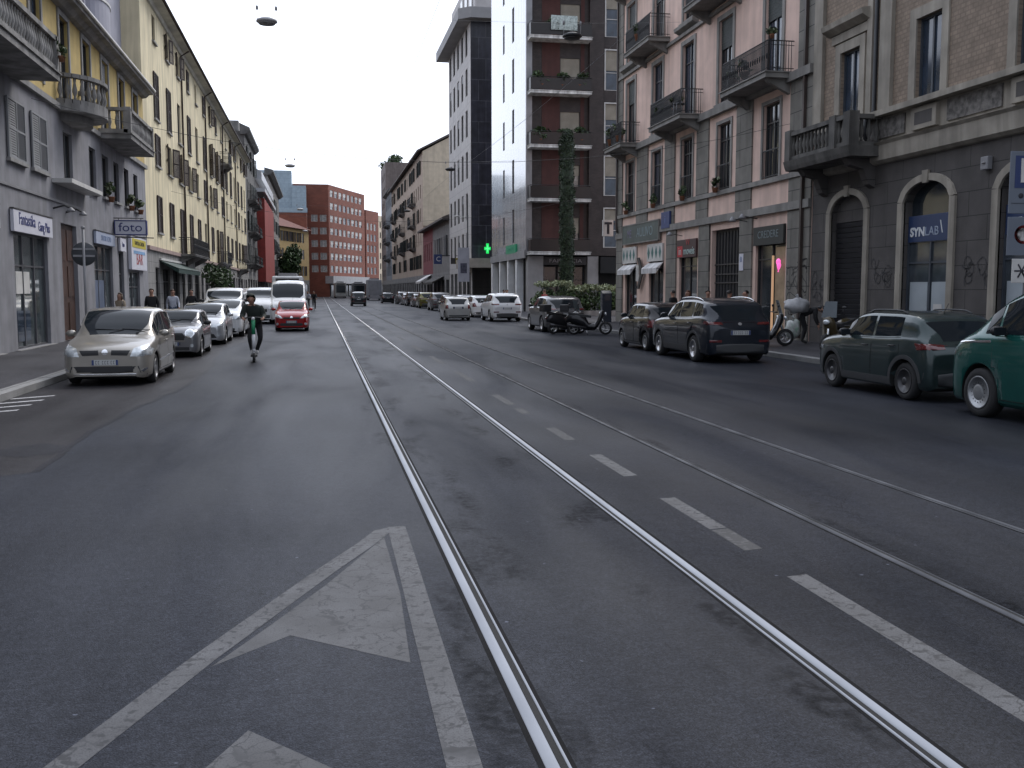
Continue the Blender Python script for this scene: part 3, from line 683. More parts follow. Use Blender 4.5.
# ================================================================== first building on the left (grey below, yellow above)
M_l1 = mat('grey_plaster', (.225, .225, .245), .85, var=.12, streak=.18, bump=.15)
M_l1y = mat('ochre_plaster', (.48, .36, .14), .85, var=.1, streak=.15)
M_lav = mat('lavender_plaster', (.3, .3, .35), .8, var=.06)
def build_l1():
    Y0, Y1 = 14., 53.3; b = L_bld('corner_shop_building', 'grey and ochre corner building with stone balconies over the shops at left', Y0); W = Y1 - Y0
    X = lambda y: y - Y0
    shops = [(23.8, 29.0, .14, 3.5), (30.7, 34.3, .14, 3.5), (36.1, 38.3, .12, 4.1), (41.0, 44.5, .14, 3.62), (45.8, 46.9, .12, 3.5), (48.0, 50.8, .12, 2.72), (16.5, 21.5, .14, 3.5)]
    H = [(X(a), X(c), d, e) for a, c, d, e in shops]
    low = [(18.5, 1.5, 1), (21, 1.5, 1), (23.5, 1.5, 1), (26.5, 1.5, 1), (30.5, 1.6, 1), (32.9, 1.6, 1), (36.9, 1.25, 0), (40.8, 1.15, 0), (43.1, 1.2, 0), (45.4, 1.1, 0), (47.7, 1.1, 0), (50.0, 1.1, 0)]
    for y, w, s in low: H.append(hole(X(y), 5.55 if s else 5.6, w, 1.68))
    wall(b, 0, W, 0, 8.0, H, M_l1)
    up = [16.5, 20, 23.2, 26.4, 29.9, 33.3, 36.85, 40.2, 43.55, 47.0, 50.35]
    HU = [hole(X(y), 8.35, 1.25, 2.75) for y in up]
    wall(b, 0, W, 8.0, 11.4, HU, M_l1y, name='upper_wall')
    shell(b, 0, W, 0, 11.4, 9, M_l1, M_conc)
    for y, w, s in low: window(b, X(y), 5.55 if s else 5.6, w, 1.68, 'closed' if s else 'plain', sm=M_shgrey, fm=M_fgrey if s else M_fdark, sill=M_stone, pane=None if s else M_pane)
    for y in up: window(b, X(y), 8.35, 1.25, 2.75, 'plain', fm=M_fdark, surround=M_stone, sw=.18, blind=rnd.choice([0, 0, .5]), sm=M_shgrey, pane=rnd.choice([M_pane, M_paneb]))
    bar(b, -.02, W, -.14, -.002, 7.84, 8.02, M_stone, 'string_course'); bar(b, 0, X(39), -.05, -.002, 4.74, 4.82, M_fgrey, 'ledge')
    mb = MB(); mb.prism([(0, 11.3), (-.2, 11.34), (-.34, 11.48), (-.55, 11.5), (-.58, 11.62), (0, 11.72), (.3, 11.72), (.3, 11.3)], -.3, W - .01, axis='x'); mb.build('cornice', M_stone, b)
    MB().tube([(-.3, -.62, 11.66), (W - .1, -.62, 11.66)], .06, 8).build('gutter', M_fwhite, b)
    # balconies
    balcony(b, X(25.6), X(31.4), 8.06, 1.25, 'stone', hh=.98, thick=.24, brackets=False)
    balcony(b, X(42.5), X(48.2), 8.06, 1.25, 'stone', hh=.98, thick=.24, brackets=False); balcony(b, X(16.2), X(21), 8.06, 1.25, 'stone', hh=.98, thick=.24, brackets=False)
    xc = X(37.9); pts = [(xc + 1.75 * math.cos(t), -1.25 * math.sin(t)) for t in [PI * k / 16 for k in range(17)]]
    o = MB().prism(pts, -.24, 0, axis='z').build('round_balcony', M_conc, b, (0, 0, 8.06))
    baluster_rail([(xc + (x - xc) * .94, y * .92) for x, y in pts], .98).build('balustrade', M_conc, o)
    MB().prism([(xc + (x - xc) * .7, y * .6) for x, y in pts], -.5, -.242, axis='z').build('corbel', M_conc, o)
    bar(b, X(35.2), X(39.9), -.62, -.004, 5.34, 5.48, M_fwhite, 'canopy_slab')
    # set-back upper storeys
    wall(b, 1, W, 11.8, 19.6, [hole(X(y), 12.8, 1.3, 2.2) for y in (24, 29, 34, 39, 44, 49)], M_lav, y=.9, name='setback_wall'); shell(b, 1, W, 11.4, 19.6, 8.9, M_lav, y=.9)
    for y in (24, 29, 34, 39, 44, 49): o = window(b, X(y), 12.8, 1.3, 2.2, fm=M_fwhite); o.location.y = .9
    for y in (31, 41.6, 47.2):
        c = (X(y), .9); pts = [(c[0] + 1.5 * math.cos(t), c[1] - .6 * math.sin(t)) for t in [PI * k / 12 for k in range(13)]]
        MB().prism(pts, 11.85, 16.9, axis='z').build('round_bay', M_lav, b); MB().prism([(c[0] + (x - c[0]) * 1.06, c[1] + (yy - c[1]) * 1.06) for x, yy in pts], 14.1, 14.2, axis='z').build('bay_band', M_fwhite, b)
    # shops
    M_shopf = mat('shop_aluminium', (.1, .1, .11), .4, .4)
    for i, (a, c, z0, z1) in enumerate(shops):
        x0, x1 = X(a), X(c)
        if i == 2:
            o = bar(b, x0, x1, .14, .2, z0, z1, M_door, 'street_door')
            for k in range(2):
                for q in range(3): bar(o, x0 + .15 + k * (x1 - x0) / 2, x0 + (k + 1) * (x1 - x0) / 2 - .15, .115, .139, z0 + .25 + q * 1.25, z0 + 1.3 + q * 1.25, M_door, 'door_panel')
            continue
        nm = 3 if x1 - x0 > 3 else 2 if x1 - x0 > 2 else 1
        o = inst('shop_window', frame_mesh(x1 - x0, z1 - z0, nm, (.72,), M_shopf, 0), b, (x0, 0, z0)); inst('pane', pane_mesh(x1 - x0, z1 - z0, mat('shop_glass', (.05, .062, .066), .06, var=.4, vscale=1.6, spec=.8)), o)
        bar(b, x0 - .25, x1 + .25, -.14, .1, 0, .135, M_stone, 'shop_step')
        if i in (1, 0): bar(o, .5, 1.9, .12, .149, 1.6, 2.25, M_fwhite, 'poster'); bar(o, .5, 1.8, .12, .149, .2, 1.1, M_paneb, 'display_case')
        if i == 3: bar(o, .3, 2.2, .12, .149, .1, 2.1, mat('blue_display', (.1, .13, .2), .4), 'display_panel')
    # wall lamp brackets
    for y in (35.2, 36.9):
        o = MB().tube([(0, 0, 0), (0, -.35, .1), (0, -.55, 0)], .03, 6).build('wall_lamp', M_iron, b, (X(y), 0, 4.5)); MB().lathe([(.02, .05), (.12, -.05), (.13, -.1), (.01, -.1)], (0, -.55, 0), 10).build('lamp_shade', M_fgrey, o)
    return b
L1 = build_l1()

# shop signs hanging on it (each lifts off)
M_signw = mat('sign_white', (.6, .6, .66), .5, var=.05)
M_signi = mat('sign_ink_blue', (.03, .04, .16), .5, var=0)
M_signr = mat('sign_ink_red', (.35, .05, .05), .5, var=0)
M_signy = mat('sign_yellow', (.5, .42, .05), .5, var=.05)
def left_sign(name, label, y0, y1, z0, z1, m, words, cat='sign', group=None, t=.1):
    w = y1 - y0; o = thing(name, label, cat, (-8.5 + .02, (y0 + y1) / 2, (z0 + z1) / 2), PI / 2, group)
    MB().box(-w / 2, w / 2, -t, -.004, -(z1 - z0) / 2, (z1 - z0) / 2).build('board', m, o, bevel=.008)
    b = MB(); h = (z1 - z0) / 2
    b.box(-w / 2 - .03, w / 2 + .03, -t - .015, -.003, h + .001, h + .04); b.build('frame', M_fdark, o)
    for (tx, sz, mm, dx, dz, ws) in words: lettering(tx, sz, mm, o, (dx, -t - .004, dz), ws)
    return o
left_sign('shop_sign', 'long white sign with blue lettering over the big shop window at left', 30.4, 34.55, 3.5, 4.12, M_signw, [('Fantastika', .5, M_signi, -.75, .06, .85), ('Gang Plus', .42, M_signi, 1.05, -.04, .8)])
left_sign('shop_sign', 'white shop sign cut off by the left edge of the photo', 23.6, 29.15, 3.5, 4.12, M_signw, [('Plus', .42, M_signi, 1.6, 0, 1)])
left_sign('shop_sign', 'pale bluish sign over the shop behind the round sign', 40.95, 44.6, 3.64, 4.12, mat('sign_pale_blue', (.36, .4, .5), .5, var=.06), [('STUDIO FOTO', .3, mat('sign_faint', (.2, .26, .4), .6, var=0), 0, 0, .95)])
left_sign('shop_sign', 'small white plate sign over the narrow doorway below foto sign', 45.7, 46.95, 3.52, 4.1, M_signw, [('foto', .3, M_signi, 0, 0, 1)])
o = left_sign('bar_sign', 'tall white and yellow sign reading BAR over the dark cafe door', 47.9, 51.9, 2.78, 4.3, M_signw, [('BAR', .78, M_signr, 0, -.28, 1.2)], t=.16)
MB().box(-1.8, 1.8, -.172, -.161, .26, .66).build('yellow_band', M_signy, o); MB().box(-1.5, 1.5, -.172, -.161, -.02, .12).build('blue_band', mat('sky_band', (.2, .35, .55), .5), o)
lettering('TAVOLA CALDA', .26, M_ink, o, (0, -.176, .46), 1.3)
o = thing('blade_sign', 'white box sign reading foto on an iron bracket', 'sign', (-8.5, 45.0, 4.47))
MB().box(.08, 1.3, -.11, .11, -.27, .27).build('light_box', M_signw, o)
MB().box(.04, 1.34, -.13, .13, .27, .31).box(.04, 1.34, -.13, .13, -.31, -.27).box(.04, .08, -.13, .13, -.27, .27).box(1.3, 1.34, -.13, .13, -.27, .27).build('frame', M_signi, o)
MB().tube([(0, 0, .4), (1.2, 0, .4)], .02, 6).tube([(.2, 0, .4), (.2, 0, .3)], .015, 5).tube([(1.1, 0, .4), (1.1, 0, .3)], .015, 5).tube([(0, 0, -.38), (1.6, 0, -.42)], .025, 6).tube([(1.3, 0, -.3), (1.3, 0, -.42)], .015, 5).build('bracket', M_iron, o)
lettering('foto', .52, M_signi, o, (.69, -.116, 0), 1.1)
o2 = lettering('foto', .52, M_signi, o, (.69, .116, 0), 1.1, rz=PI)

# ================================================================== long yellow building
M_l2 = mat('pale_yellow_plaster', (.68, .6, .41), .85, var=.1, streak=.26, vscale=.5, bump=.1, stain=(.35, .35, (.42, .37, .24)))
M_l2g = mat('ground_floor_stone', (.22, .215, .21), .85, var=.15, streak=.2, brick=(1.4, .55, .012, (.1, .1, .1), .06))
M_pinkband = mat('pinkish_stone_band', (.3, .22, .2), .8, var=.15)
def build_l2():
    Y0, Y1 = 53.3, 124.5; b = L_bld('yellow_apartment_building', 'long pale yellow apartment building with rows of brown shutters', Y0); W = Y1 - Y0; X = lambda y: y - Y0
    cols = [57.55 + 4.6 * k for k in range(15)]; balc = {2, 3, 7, 8, 12}; HW = []; specs = []
    rg = random.Random(3)
    for k, c in enumerate(cols):
        for r, (z0, z1, w) in enumerate(((4.95, 6.9, 1.5), (8.5, 10.15, 1.5), (10.98, 13.4, 1.45), (15.05, 16.4, 1.0))):
            if r == 0 and k in (2, 3, 7, 8): z0 = 4.12
            wx = X(c) - w / 2; HW.append(hole(wx, z0, w, z1 - z0))
            st = 'closed' if rg.random() < (.72, .62, .5, .3)[r] else 'open' if rg.random() < .75 else 'plain'
            if r == 3 and rg.random() < .45: st = 'plain'
            specs.append((wx, z0, w, z1 - z0, st))
    wall(b, 0, W, 4.1, 17.0, HW, M_l2)
    for s in specs: window(b, s[0], s[1], s[2], s[3], s[4], fm=M_fdark, sm=M_shbrown, sill=M_stone, pane=rnd.choice([M_pane, M_paneb, M_panec]))
    shops = []; y = 55.6; i = 0
    while y < 122: shops.append((y, y + (2.6 if i % 3 else 1.4), .12, 3.05)); y += (3.9 if i % 3 else 2.6); i += 1
    wall(b, 0, W, 0, 3.9, [(X(a), X(c), d, e) for a, c, d, e in shops], M_l2g, name='ground_floor_wall')
    shell(b, 0, W, 0, 17.0, 11, M_l2, M_conc)
    for a, c, d, e in shops:
        o = inst('shop_window', frame_mesh(c - a, e - d, 2, (.75,), M_fdark, 0), b, (X(a), 0, d)); inst('pane', pane_mesh(c - a, e - d, M_pane), o)
    bar(b, -.01, W, -.12, .1, 3.9, 4.1, M_pinkband, 'string_course')
    mb = MB().prism([(0, 16.7), (-.1, 16.72), (-.18, 16.88), (-.62, 16.95), (-.62, 17.06), (.4, 17.3), (.4, 16.7)], -.1, W, axis='x'); mb.build('eaves', mat('eaves_white', (.5, .49, .44), .8), b)
    MB().tube([(-.1, -.68, 17.05), (W, -.68, 17.05)], .085, 8).build('gutter', M_pipe, b)
    MB().prism([(-.7, 17.13), (4.5, 19.2), (9.7, 17.3), (9.7, 17.1), (-.7, 17.09)], -.1, W, axis='x').build('roof', mat('brown_roof_tiles', (.12, .07, .05), .9, var=.25), b)
    for y in (67.9, 81.4, 95.3, 109.0): MB().tube([(X(y), -.6, 16.95), (X(y), -.08, 16.6), (X(y), -.08, 3.2)], .06, 8).build('downpipe', M_pipe, b)
    for a, c in ((64.9, 73.3), (88.2, 92.2), (111, 115)): balcony(b, X(a), X(c), 4.08, .95, 'iron', hh=1.0, thick=.14)
    balcony(b, X(93), X(96.5), 13.0, .8, 'iron'); 
    for a, c, z in ((57, 67, 3.42),):
        n = X(c) - X(a); o = MB().add([(0, -.02, .0), (n, -.02, 0), (n, -1.0, -.42), (0, -1.0, -.42), (0, -1.0, -.66), (n, -1.0, -.66), (0, -.02, .03), (n, -.02, .03), (n, -1.02, -.4), (0, -1.02, -.4)], [(0, 1, 2, 3), (3, 2, 5, 4), (6, 7, 8, 9), (0, 3, 4), (1, 5, 2)]).build('awning', mat('green_awning', (.012, .035, .03), .7), b, (X(a), 0, z))
        bar(o, 0, n, -.12, -.021, .04, .16, M_fwhite, 'awning_case')
    return b
L2 = build_l2()
def leaf_plant(name, label, cat, loc, r, n, size, trunk=None, mats=None, group=None, seed=1, lobes=5, pot=None):
    rg = random.Random(seed); o = thing(name, label, cat, loc, 0, group); b = MB()
    for k in range(lobes):
        c = (rg.uniform(-.5, .5) * r[0], rg.uniform(-.5, .5) * r[1], (trunk or 0) + r[2] + rg.uniform(-.55, .55) * r[2]); q = rg.uniform(.45, .7)
        b.leaves(c, (r[0] * q, r[1] * q, r[2] * q), n // lobes, size, rg, 0, len(mats or LEAVES))
    b.build('crown' if trunk else 'foliage', mats or LEAVES, o)
    if trunk:
        t = MB().tube([(0, 0, 0), (.05, 0, trunk * .6), (0, .05, trunk + r[2] * .8)], [.03 * trunk + .05, .025 * trunk + .04, .03], 8)
        for k in range(5): a = k * 1.26; t.tube([(0, 0, trunk * (.7 + .06 * k)), (math.cos(a) * r[0] * .5, math.sin(a) * r[1] * .5, trunk + r[2] * (.6 + .15 * k))], [.04, .015], 5)
        t.build('trunk', M_wood, o)
    if pot: MB().lathe([(pot * .7, -pot * 1.4), (pot, 0), (pot * 1.08, .02), (pot * .9, .02)], n=12).build('pot', M_terra, o)
    return o
leaf_plant('street_tree', 'dark bushy tree in front of the yellow building shop row', 'tree', (-7.0, 74.5, .12), (1.3, 1.5, 1.2), 900, .16, 1.1, [M_leafd, M_leafd, M_leafm], seed=5)

# ================================================================== buildings further along the left side
M_l3 = mat('dark_grey_stone', (.12, .118, .115), .85, var=.2, streak=.25)
M_metal = mat('silver_roof_sheet', (.55, .57, .6), .35, .5, var=.08)
M_redsheet = mat('red_building_sheet', (.24, .03, .024), .7, var=.15, streak=.2)
M_l5 = mat('warm_grey_stone', (.2, .19, .18), .85, var=.15, streak=.2)
def far_block(b, W, H, rows, spacing, ww, wh, m, z1=5.2, pitch=3.9, D=12, fm=M_fdark, sm=None, off=None, ground=M_l2g, style='plain'):
    cols = int((W - 1) / spacing); x0 = (W - (cols - 1) * spacing) / 2; HW = []; wl = []
    for r in range(rows):
        for k in range(cols): HW.append(hole(x0 + k * spacing - ww / 2, z1 + r * pitch, ww, wh)); wl.append(HW[-1])
    wall(b, 0, W, 4.2, H, HW, m); shell(b, 0, W, 0, H, D, m)
    n = int(W / 4); gh = [((i + .15) * W / n, (i + .85) * W / n, .12, 3.2) for i in range(n)]
    wall(b, 0, W, 0, 4.2, gh, ground, name='ground_floor_wall')
    for a, c, d, e in gh: o = inst('shop_window', frame_mesh(c - a, e - d, 2, (), M_fdark, 0), b, (a, 0, d)); inst('pane', pane_mesh(c - a, e - d, M_pane), o)
    for a, c, d, e in wl[:95]: window(b, a, d, c - a, e - d, rnd.choice(['plain', style]), fm=fm, sm=sm or M_shgrey)
    return x0
b = L_bld('dark_stone_building', 'dark grey stone building with heavy cornice right after the yellow one', 124.5)
far_block(b, 18.5, 20.6, 4, 3.1, 1.2, 2.3, M_l3, style='open', sm=M_shgreen)
MB().prism([(0, 20.2), (-.3, 20.3), (-.65, 20.7), (-.65, 21.0), (.5, 21.5), (.5, 20.2)], -.3, 18.7, axis='x').build('cornice', M_l3, b)
for z in (5.1, 9.0, 12.9): balcony(b, 3, 8.5, z, 1.0, 'iron'); balcony(b, 11, 16.5, z, 1.0, 'iron')
bar(b, 5, 8, 1, 3, 21.1, 22.6, M_conc, 'chimney')
b = L_bld('red_clad_building', 'building with bright red sheeting and silver sloped roof on the left', 143.2)
far_block(b, 35, 17.2, 3, 3.4, 1.3, 2.2, M_l5)
MB().prism([(-.9, 17.0), (-.9, 18.1), (-.2, 18.4), (1.5, 21.8), (6, 22.4), (6, 17.2)], 0, 34.8, axis='x').build('roof', M_metal, b); bar(b, 0, 34.8, -1.3, -.01, 15.3, 15.8, M_metal, 'terrace_edge')
MB().box(2, 30, -1.1, -1.04, 3.0, 14.6).box(1.95, 2, -1.1, -.02, 3, 14.6).box(30, 30.05, -1.1, -.02, 3, 14.6).build('red_sheeting', M_redsheet, b)
for i in range(6): MB().tube([(2 + 5.6 * i, -1.0, 0), (2 + 5.6 * i, -1.0, 14.8)], .05, 6).build('scaffold_pole', M_fgrey, b)
b = L_bld('grey_corner_building', 'tall warm grey building with cornice at the far left corner', 178.3)
far_block(b, 47, 21.8, 4, 3.3, 1.2, 2.4, M_l5, style='open', sm=M_shgreen)
MB().prism([(0, 21.4), (-.4, 21.5), (-1.0, 22.0), (-1.0, 22.3), (.5, 22.7), (.5, 21.4)], -.3, 47.2, axis='x').build('cornice', M_l3, b)
for z in (5.1, 9.0): balcony(b, 12, 18, z, 1.0, 'iron'); balcony(b, 30, 36, z, 1.0, 'iron')
# orange-yellow hipped house at the end
M_or = mat('orange_plaster', (.44, .31, .14), .85, var=.08)
b = thing('orange_corner_house', 'yellow ochre house with red tiled roof beside the big red building', 'building', (-10.5, 228, 0), math.atan2(22, 8))
far_block(b, 23.4, 16.2, 3, 3.2, 1.3, 2.3, M_or, fm=M_fdark, style='open', sm=M_shbrown)
MB().add([(-.7, -.7, 16.2), (24.1, -.7, 16.2), (24.1, 12.6, 16.2), (-.7, 12.6, 16.2), (5, 6, 19.4), (18, 6, 19.4)], [(0, 1, 5, 4), (1, 2, 5), (2, 3, 4, 5), (3, 0, 4), (0, 3, 2, 1)]).build('roof', mat('red_roof_tiles', (.12, .045, .035), .9, var=.2), b)
leaf_plant('street_tree', 'broad dark green tree before the orange house far down the street', 'tree', (-6.3, 214, .1), (2.9, 3.0, 3.9), 2600, .42, 3.2, [M_leafd, M_leafm], seed=9, lobes=9)

# ================================================================== red brick building closing the street
M_red = mat('red_brick_cladding', (.2, .066, .042), .8, var=.12, vscale=.3, brick=(.9, .3, .012, (.09, .035, .03), .12))
M_bluegl = mat('pale_blue_glass_cladding', (.3, .38, .44), .25, .2, var=.08, brick=(2, 1.2, .02, (.2, .25, .3), .04))
b = thing('red_brick_building', 'big red brick office building closing the end of the street', 'building', (2.6, 274, 0), math.atan2(28, 10.7))
HW = [(1.2 + k * 3.4, 1.2 + k * 3.4 + 2.3, 6.6 + r * 3.35, 6.6 + r * 3.35 + 1.75) for r in range(7) for k in range(8)]
wall(b, 0, 30, 5.6, 29.8, HW, M_red, depth=.35)
for a, c, d, e in HW: o = window(b, a, d, c - a, e - d, fm=M_fwhite, pane=rnd.choice([M_panec, M_paneb, M_pane]), blind=rnd.choice([0, .4, .6]), sm=M_fwhite)
wall(b, 0, 30, 0, 3.6, [(1 + 3.6 * i, 4 + 3.6 * i, .1, 3.2) for i in range(8)], M_l3, y=1.2, name='ground_floor_wall'); 
for i in range(8): o = inst('shop_window', frame_mesh(3, 3.1, 2, (), M_fdark, 0), b, (1 + 3.6 * i, 1.2, .1)); inst('pane', pane_mesh(3, 3.1, M_pane), o)
bar(b, -.4, 30.4, -1.2, 1.5, 3.6, 5.6, mat('pale_concrete_band', (.36, .36, .37), .8, var=.1), 'entrance_canopy')
shell(b, 0, 30, 5.6, 29.8, 20, M_red, M_conc)
ang = -math.atan2(28, 10.7)
wl = wall(b, -17, 0, 0, 29.8, [(-15.5 + 0, -15, 1, 2)] + [(x, x + 1.7, 6.6 + r * 3.35, 8.4 + r * 3.35) for r in range(5) for x in (-4.6, -1.9 - .4)], M_red, name='west_wall'); wl.rotation_euler.z = ang
for r in range(5):
    for x in (-4.6, -2.3):
        o = window(b, 0, 6.6 + r * 3.35, 1.7, 1.8, fm=M_fwhite, pane=M_panec); p = Matrix.Rotation(ang, 4, 'Z') @ Vector((x, 0, 0)); o.location = (p.x, p.y, 6.6 + r * 3.35); o.rotation_euler.z = ang
o = MB().box(-14, -5.6, -12, -1, 0, 21.6).build('lower_wing', M_red, b); o.rotation_euler.z = ang
MB().box(-20, -9.2, -10.5, -.5, 21.6, 32.0).box(-9.2, -5.7, -11.5, -.8, 21.6, 28.2).box(-20, -5.4, -12.1, -11.9, 21.4, 22.6).build('glass_rooftop_block', M_bluegl, b).rotation_euler.z = ang
b = thing('red_side_wing', 'lower red brick wing beside the big red office building', 'building', (13.7, 303.5, 0), math.atan2(14, 6))
HW = [(1 + k * 3, 2.8 + k * 3, 6.6 + r * 3.3, 8.6 + r * 3.3) for r in range(5) for k in range(3)]
wall(b, 0, 11, 0, 25.6, HW, M_red); shell(b, 0, 11, 0, 25.6, 14, M_red)
for a, c, d, e in HW: window(b, a, d, c - a, e - d, fm=M_fwhite)
M_beige = mat('beige_plaster', (.56, .48, .37), .85, var=.08, streak=.12)
b = thing('beige_end_building', 'cream building with rows of windows at the far right end', 'building', (16.0, 318, 0), math.atan2(20, 8))
far_block(b, 24, 25.5, 6, 3.0, 1.2, 1.9, M_beige, pitch=3.3)

# ================================================================== far right side
M_grn = mat('grey_blue_plaster', (.2, .215, .235), .85, var=.1, streak=.15)
b = R_bld('roof_garden_tower', 'tall brick tower with a green roof garden beyond the right side row', 268)
far_block(b, 18, 33.0, 8, 3.0, 1.3, 1.7, mat('brown_grey_brick', (.17, .14, .13), .85, var=.12, streak=.2), pitch=3.4)
mb = MB(); rg = random.Random(4)
for i in range(12): mb.leaves((1 + i * 1.45, rg.uniform(.4, 3.5), 33.7 + rg.uniform(0, .8)), (1.3, 1.5, 1.0), 110, .35, rg, 0, 2)
mb.build('roof_garden', [M_leafd, M_leafm], b)
b = R_bld('grey_blue_building', 'grey blue house with dark balconies in the far right row', 250)
far_block(b, 20, 24.2, 5, 3.0, 1.2, 2.2, M_grn); MB().prism([(0, 24), (-.8, 24.3), (-.8, 24.6), (.4, 24.9), (.4, 24)], 0, 20, axis='x').build('cornice', M_l3, b)
for z in (9, 12.9, 16.8): balcony(b, 6, 15, z, 1.2, 'iron')
b = R_bld('beige_gabled_building', 'tall beige building with a bare gable wall above the low red house', 230)
far_block(b, 70, 23.6, 5, 3.5, 1.2, 2.2, mat('pinkish_plaster', (.42, .33, .26), .85, var=.1, streak=.15), z1=5.3, pitch=3.75, style='open', sm=M_shgreen, D=16)
MB().prism([(.02, 23.6), (.02, 12), (16, 12), (16, 23.6), (9, 28.4)], 69.9, 70.15, axis='x').build('gable_wall', M_beige, b)
MB().prism([(-.9, 23.5), (-.9, 23.75), (9, 28.9), (16.5, 23.8), (16.5, 23.5), (9, 28.45)], -.1, 70.4, axis='x').build('roof', mat('grey_roof', (.1, .085, .08), .9), b)
for z in (9, 12.8, 16.5): balcony(b, 8, 14, z, 1.0, 'iron'); balcony(b, 30, 36, z, 1.0, 'iron'); balcony(b, 52, 58, z, 1.0, 'iron')
b = R_bld('dark_red_house', 'low dark red house with white awning between beige and grey houses', 160)
far_block(b, 14, 10.9, 1, 2.6, 1.1, 2.6, mat('dark_red_plaster', (.19, .045, .05), .85, var=.12, streak=.2), z1=6.2, pitch=3, fm=M_fwhite)
MB().prism([(-.9, 10.8), (-.9, 11.05), (4, 13), (10, 11), (10, 10.8)], -.1, 14, axis='x').build('roof', mat('grey_roof', (.1, .085, .08), .9), b)
MB().add([(6, -.02, 4.1), (12, -.02, 4.1), (12, -1.8, 3.1), (6, -1.8, 3.1), (6, -1.8, 2.8), (12, -1.8, 2.8)], [(0, 1, 2, 3), (3, 2, 5, 4), (0, 3, 4), (1, 5, 2)]).build('awning', M_fwhite, b)
b = R_bld('low_grey_house', 'low grey house with overhanging eaves beside the grey tower', 146)
far_block(b, 19.2, 10.9, 1, 2.7, 1.1, 2.7, mat('house_grey_plaster', (.19, .18, .175), .85, var=.12, streak=.2), z1=6.2, pitch=3, style='open', sm=M_shgrey)
MB().prism([(-.9, 10.8), (-.9, 11.05), (4, 13), (10, 11), (10, 10.8)], -.02, 19.1, axis='x').build('roof', mat('grey_roof', (.1, .085, .08), .9), b)
MB().add([(1, -.02, 3.7), (13, -.02, 3.7), (13, -1.6, 2.9), (1, -1.6, 2.9), (1, -1.6, 2.6), (13, -1.6, 2.6)], [(0, 1, 2, 3), (3, 2, 5, 4), (0, 3, 4), (1, 5, 2)]).build('awning', mat('dark_awning', (.05, .045, .04), .8), b)

# ------------------------------------------------------------------ grey office tower
M_tow = mat('pale_stone_panels', (.48, .455, .445), .7, var=.06, streak=.1, brick=(1.7, 2.2, .012, (.17, .17, .17), .04))
M_dkglass = mat('dark_glass_cladding', (.03, .03, .042), .35, .0, var=.25, spec=.5, streak=.3, brick=(1.6, 2.2, .04, (.075, .075, .09), .35))
b = R_bld('grey_office_tower', 'grey stone office tower with projecting roof ledge and dark glass end', 126.8); W = 18.8
HW = [(1.0 + k * 3.4, 1.0 + k * 3.4 + 1.6, 6.5 + r * 4.45 + .2, 6.5 + r * 4.45 + 3.1) for r in range(5) for k in range(5)] + [(1.0 + k * 3.4, 1.0 + k * 3.4 + 1.6, 28.3 - .4, 30.0) for k in range(0)]
HW = [(1.0 + k * 3.4, 2.6 + k * 3.4, z, z + 2.9) for z in (9.6, 14.1, 18.6, 23.05, 27.3) for k in range(6) if 2.6 + k * 3.4 < W] + [(1.0 + k * 3.4, 2.6 + k * 3.4, 5.6, 8.2) for k in range(5)]
wall(b, 0, W, 4.6, 30.3, HW, M_tow, depth=.35)
for h in HW: window(b, h[0], h[2], h[1] - h[0], h[3] - h[2], fm=M_fdark, mull=1, pane=M_pane, blind=rnd.choice([0, 0, .3]), sm=M_shgrey)
wall(b, 0, W, 0, 4.6, [(.8 + 3.6 * i, 3.6 + 3.6 * i, .1, 3.8) for i in range(5)], M_tow, name='ground_floor_wall')
for i in range(5): o = inst('shop_window', frame_mesh(2.8, 3.7, 2, (), M_fdark, 0), b, (.8 + 3.6 * i, 0, .1)); inst('pane', pane_mesh(2.8, 3.7, M_pane), o)
MB().box(0, W, 15.9, 16, 0, 30.3).box(0, .1, .02, 16, 0, 30.3).build('back_wall', M_tow, b)
o = MB().box(0, 16, 0, .3, 5.2, 30.3).build('dark_glass_side', M_dkglass, b, (W, 0, 0), PI / 2)
MB().prism([(-1.4, -1.4), (W + .2, -1.4), (W + 1.3, -.2), (W + 1.3, 16), (-1.4, 16)], 30.3, 31.4, axis='z').build('roof_ledge', mat('ledge_stone', (.27, .265, .27), .7, var=.06, brick=(2.4, 3, .02, (.12, .12, .12), .04)), b)
MB().box(-.5, W - .2, .5, 15.5, 31.4, 36).build('attic_storey', M_tow, b)
for k in range(5): MB().box(1 + 3.5 * k, 2.7 + 3.5 * k, .4, .49, 32.2, 35).build('attic_window', M_panec, b)
# rounded podium canopy
pts = [(0, 0)] + [(W + .0 + 2.6 * math.sin(t) * .5, 3.2 - 3.2 * math.cos(t) - 1.0) for t in [PI / 2 * k / 8 for k in range(9)]] + [(W + 1.3, 9), (0, 9)]
MB().prism([(W - 6, -.9), (W - .2, -.9)] + [(W - .2 + 1.6 * math.sin(t), .7 - 1.6 * math.cos(t)) for t in [PI / 2 * k / 8 for k in range(1, 9)]] + [(W + 1.4, 12), (W - 6, 12)], 4.25, 5.25, axis='z').build('corner_canopy', mat('canopy_concrete', (.3, .27, .24), .8, var=.1), b)
M_cross = mat('green_neon', (.02, .3, .1), .4, emit=(.02, 1, .15), estr=.55)
o = thing('pharmacy_cross', 'lit green pharmacy cross on the corner of the grey tower', 'sign', (17.6, 106.0, 6.25)); o.scale = (.75, 1, .85)
MB().prism([(-.18, -.62), (.18, -.62), (.18, -.18), (.45, -.18), (.45, .18), (.18, .18), (.18, .62), (-.18, .62), (-.18, .18), (-.45, .18), (-.45, -.18), (-.18, -.18)], -.09, .09).build('lit_cross', M_cross, o)
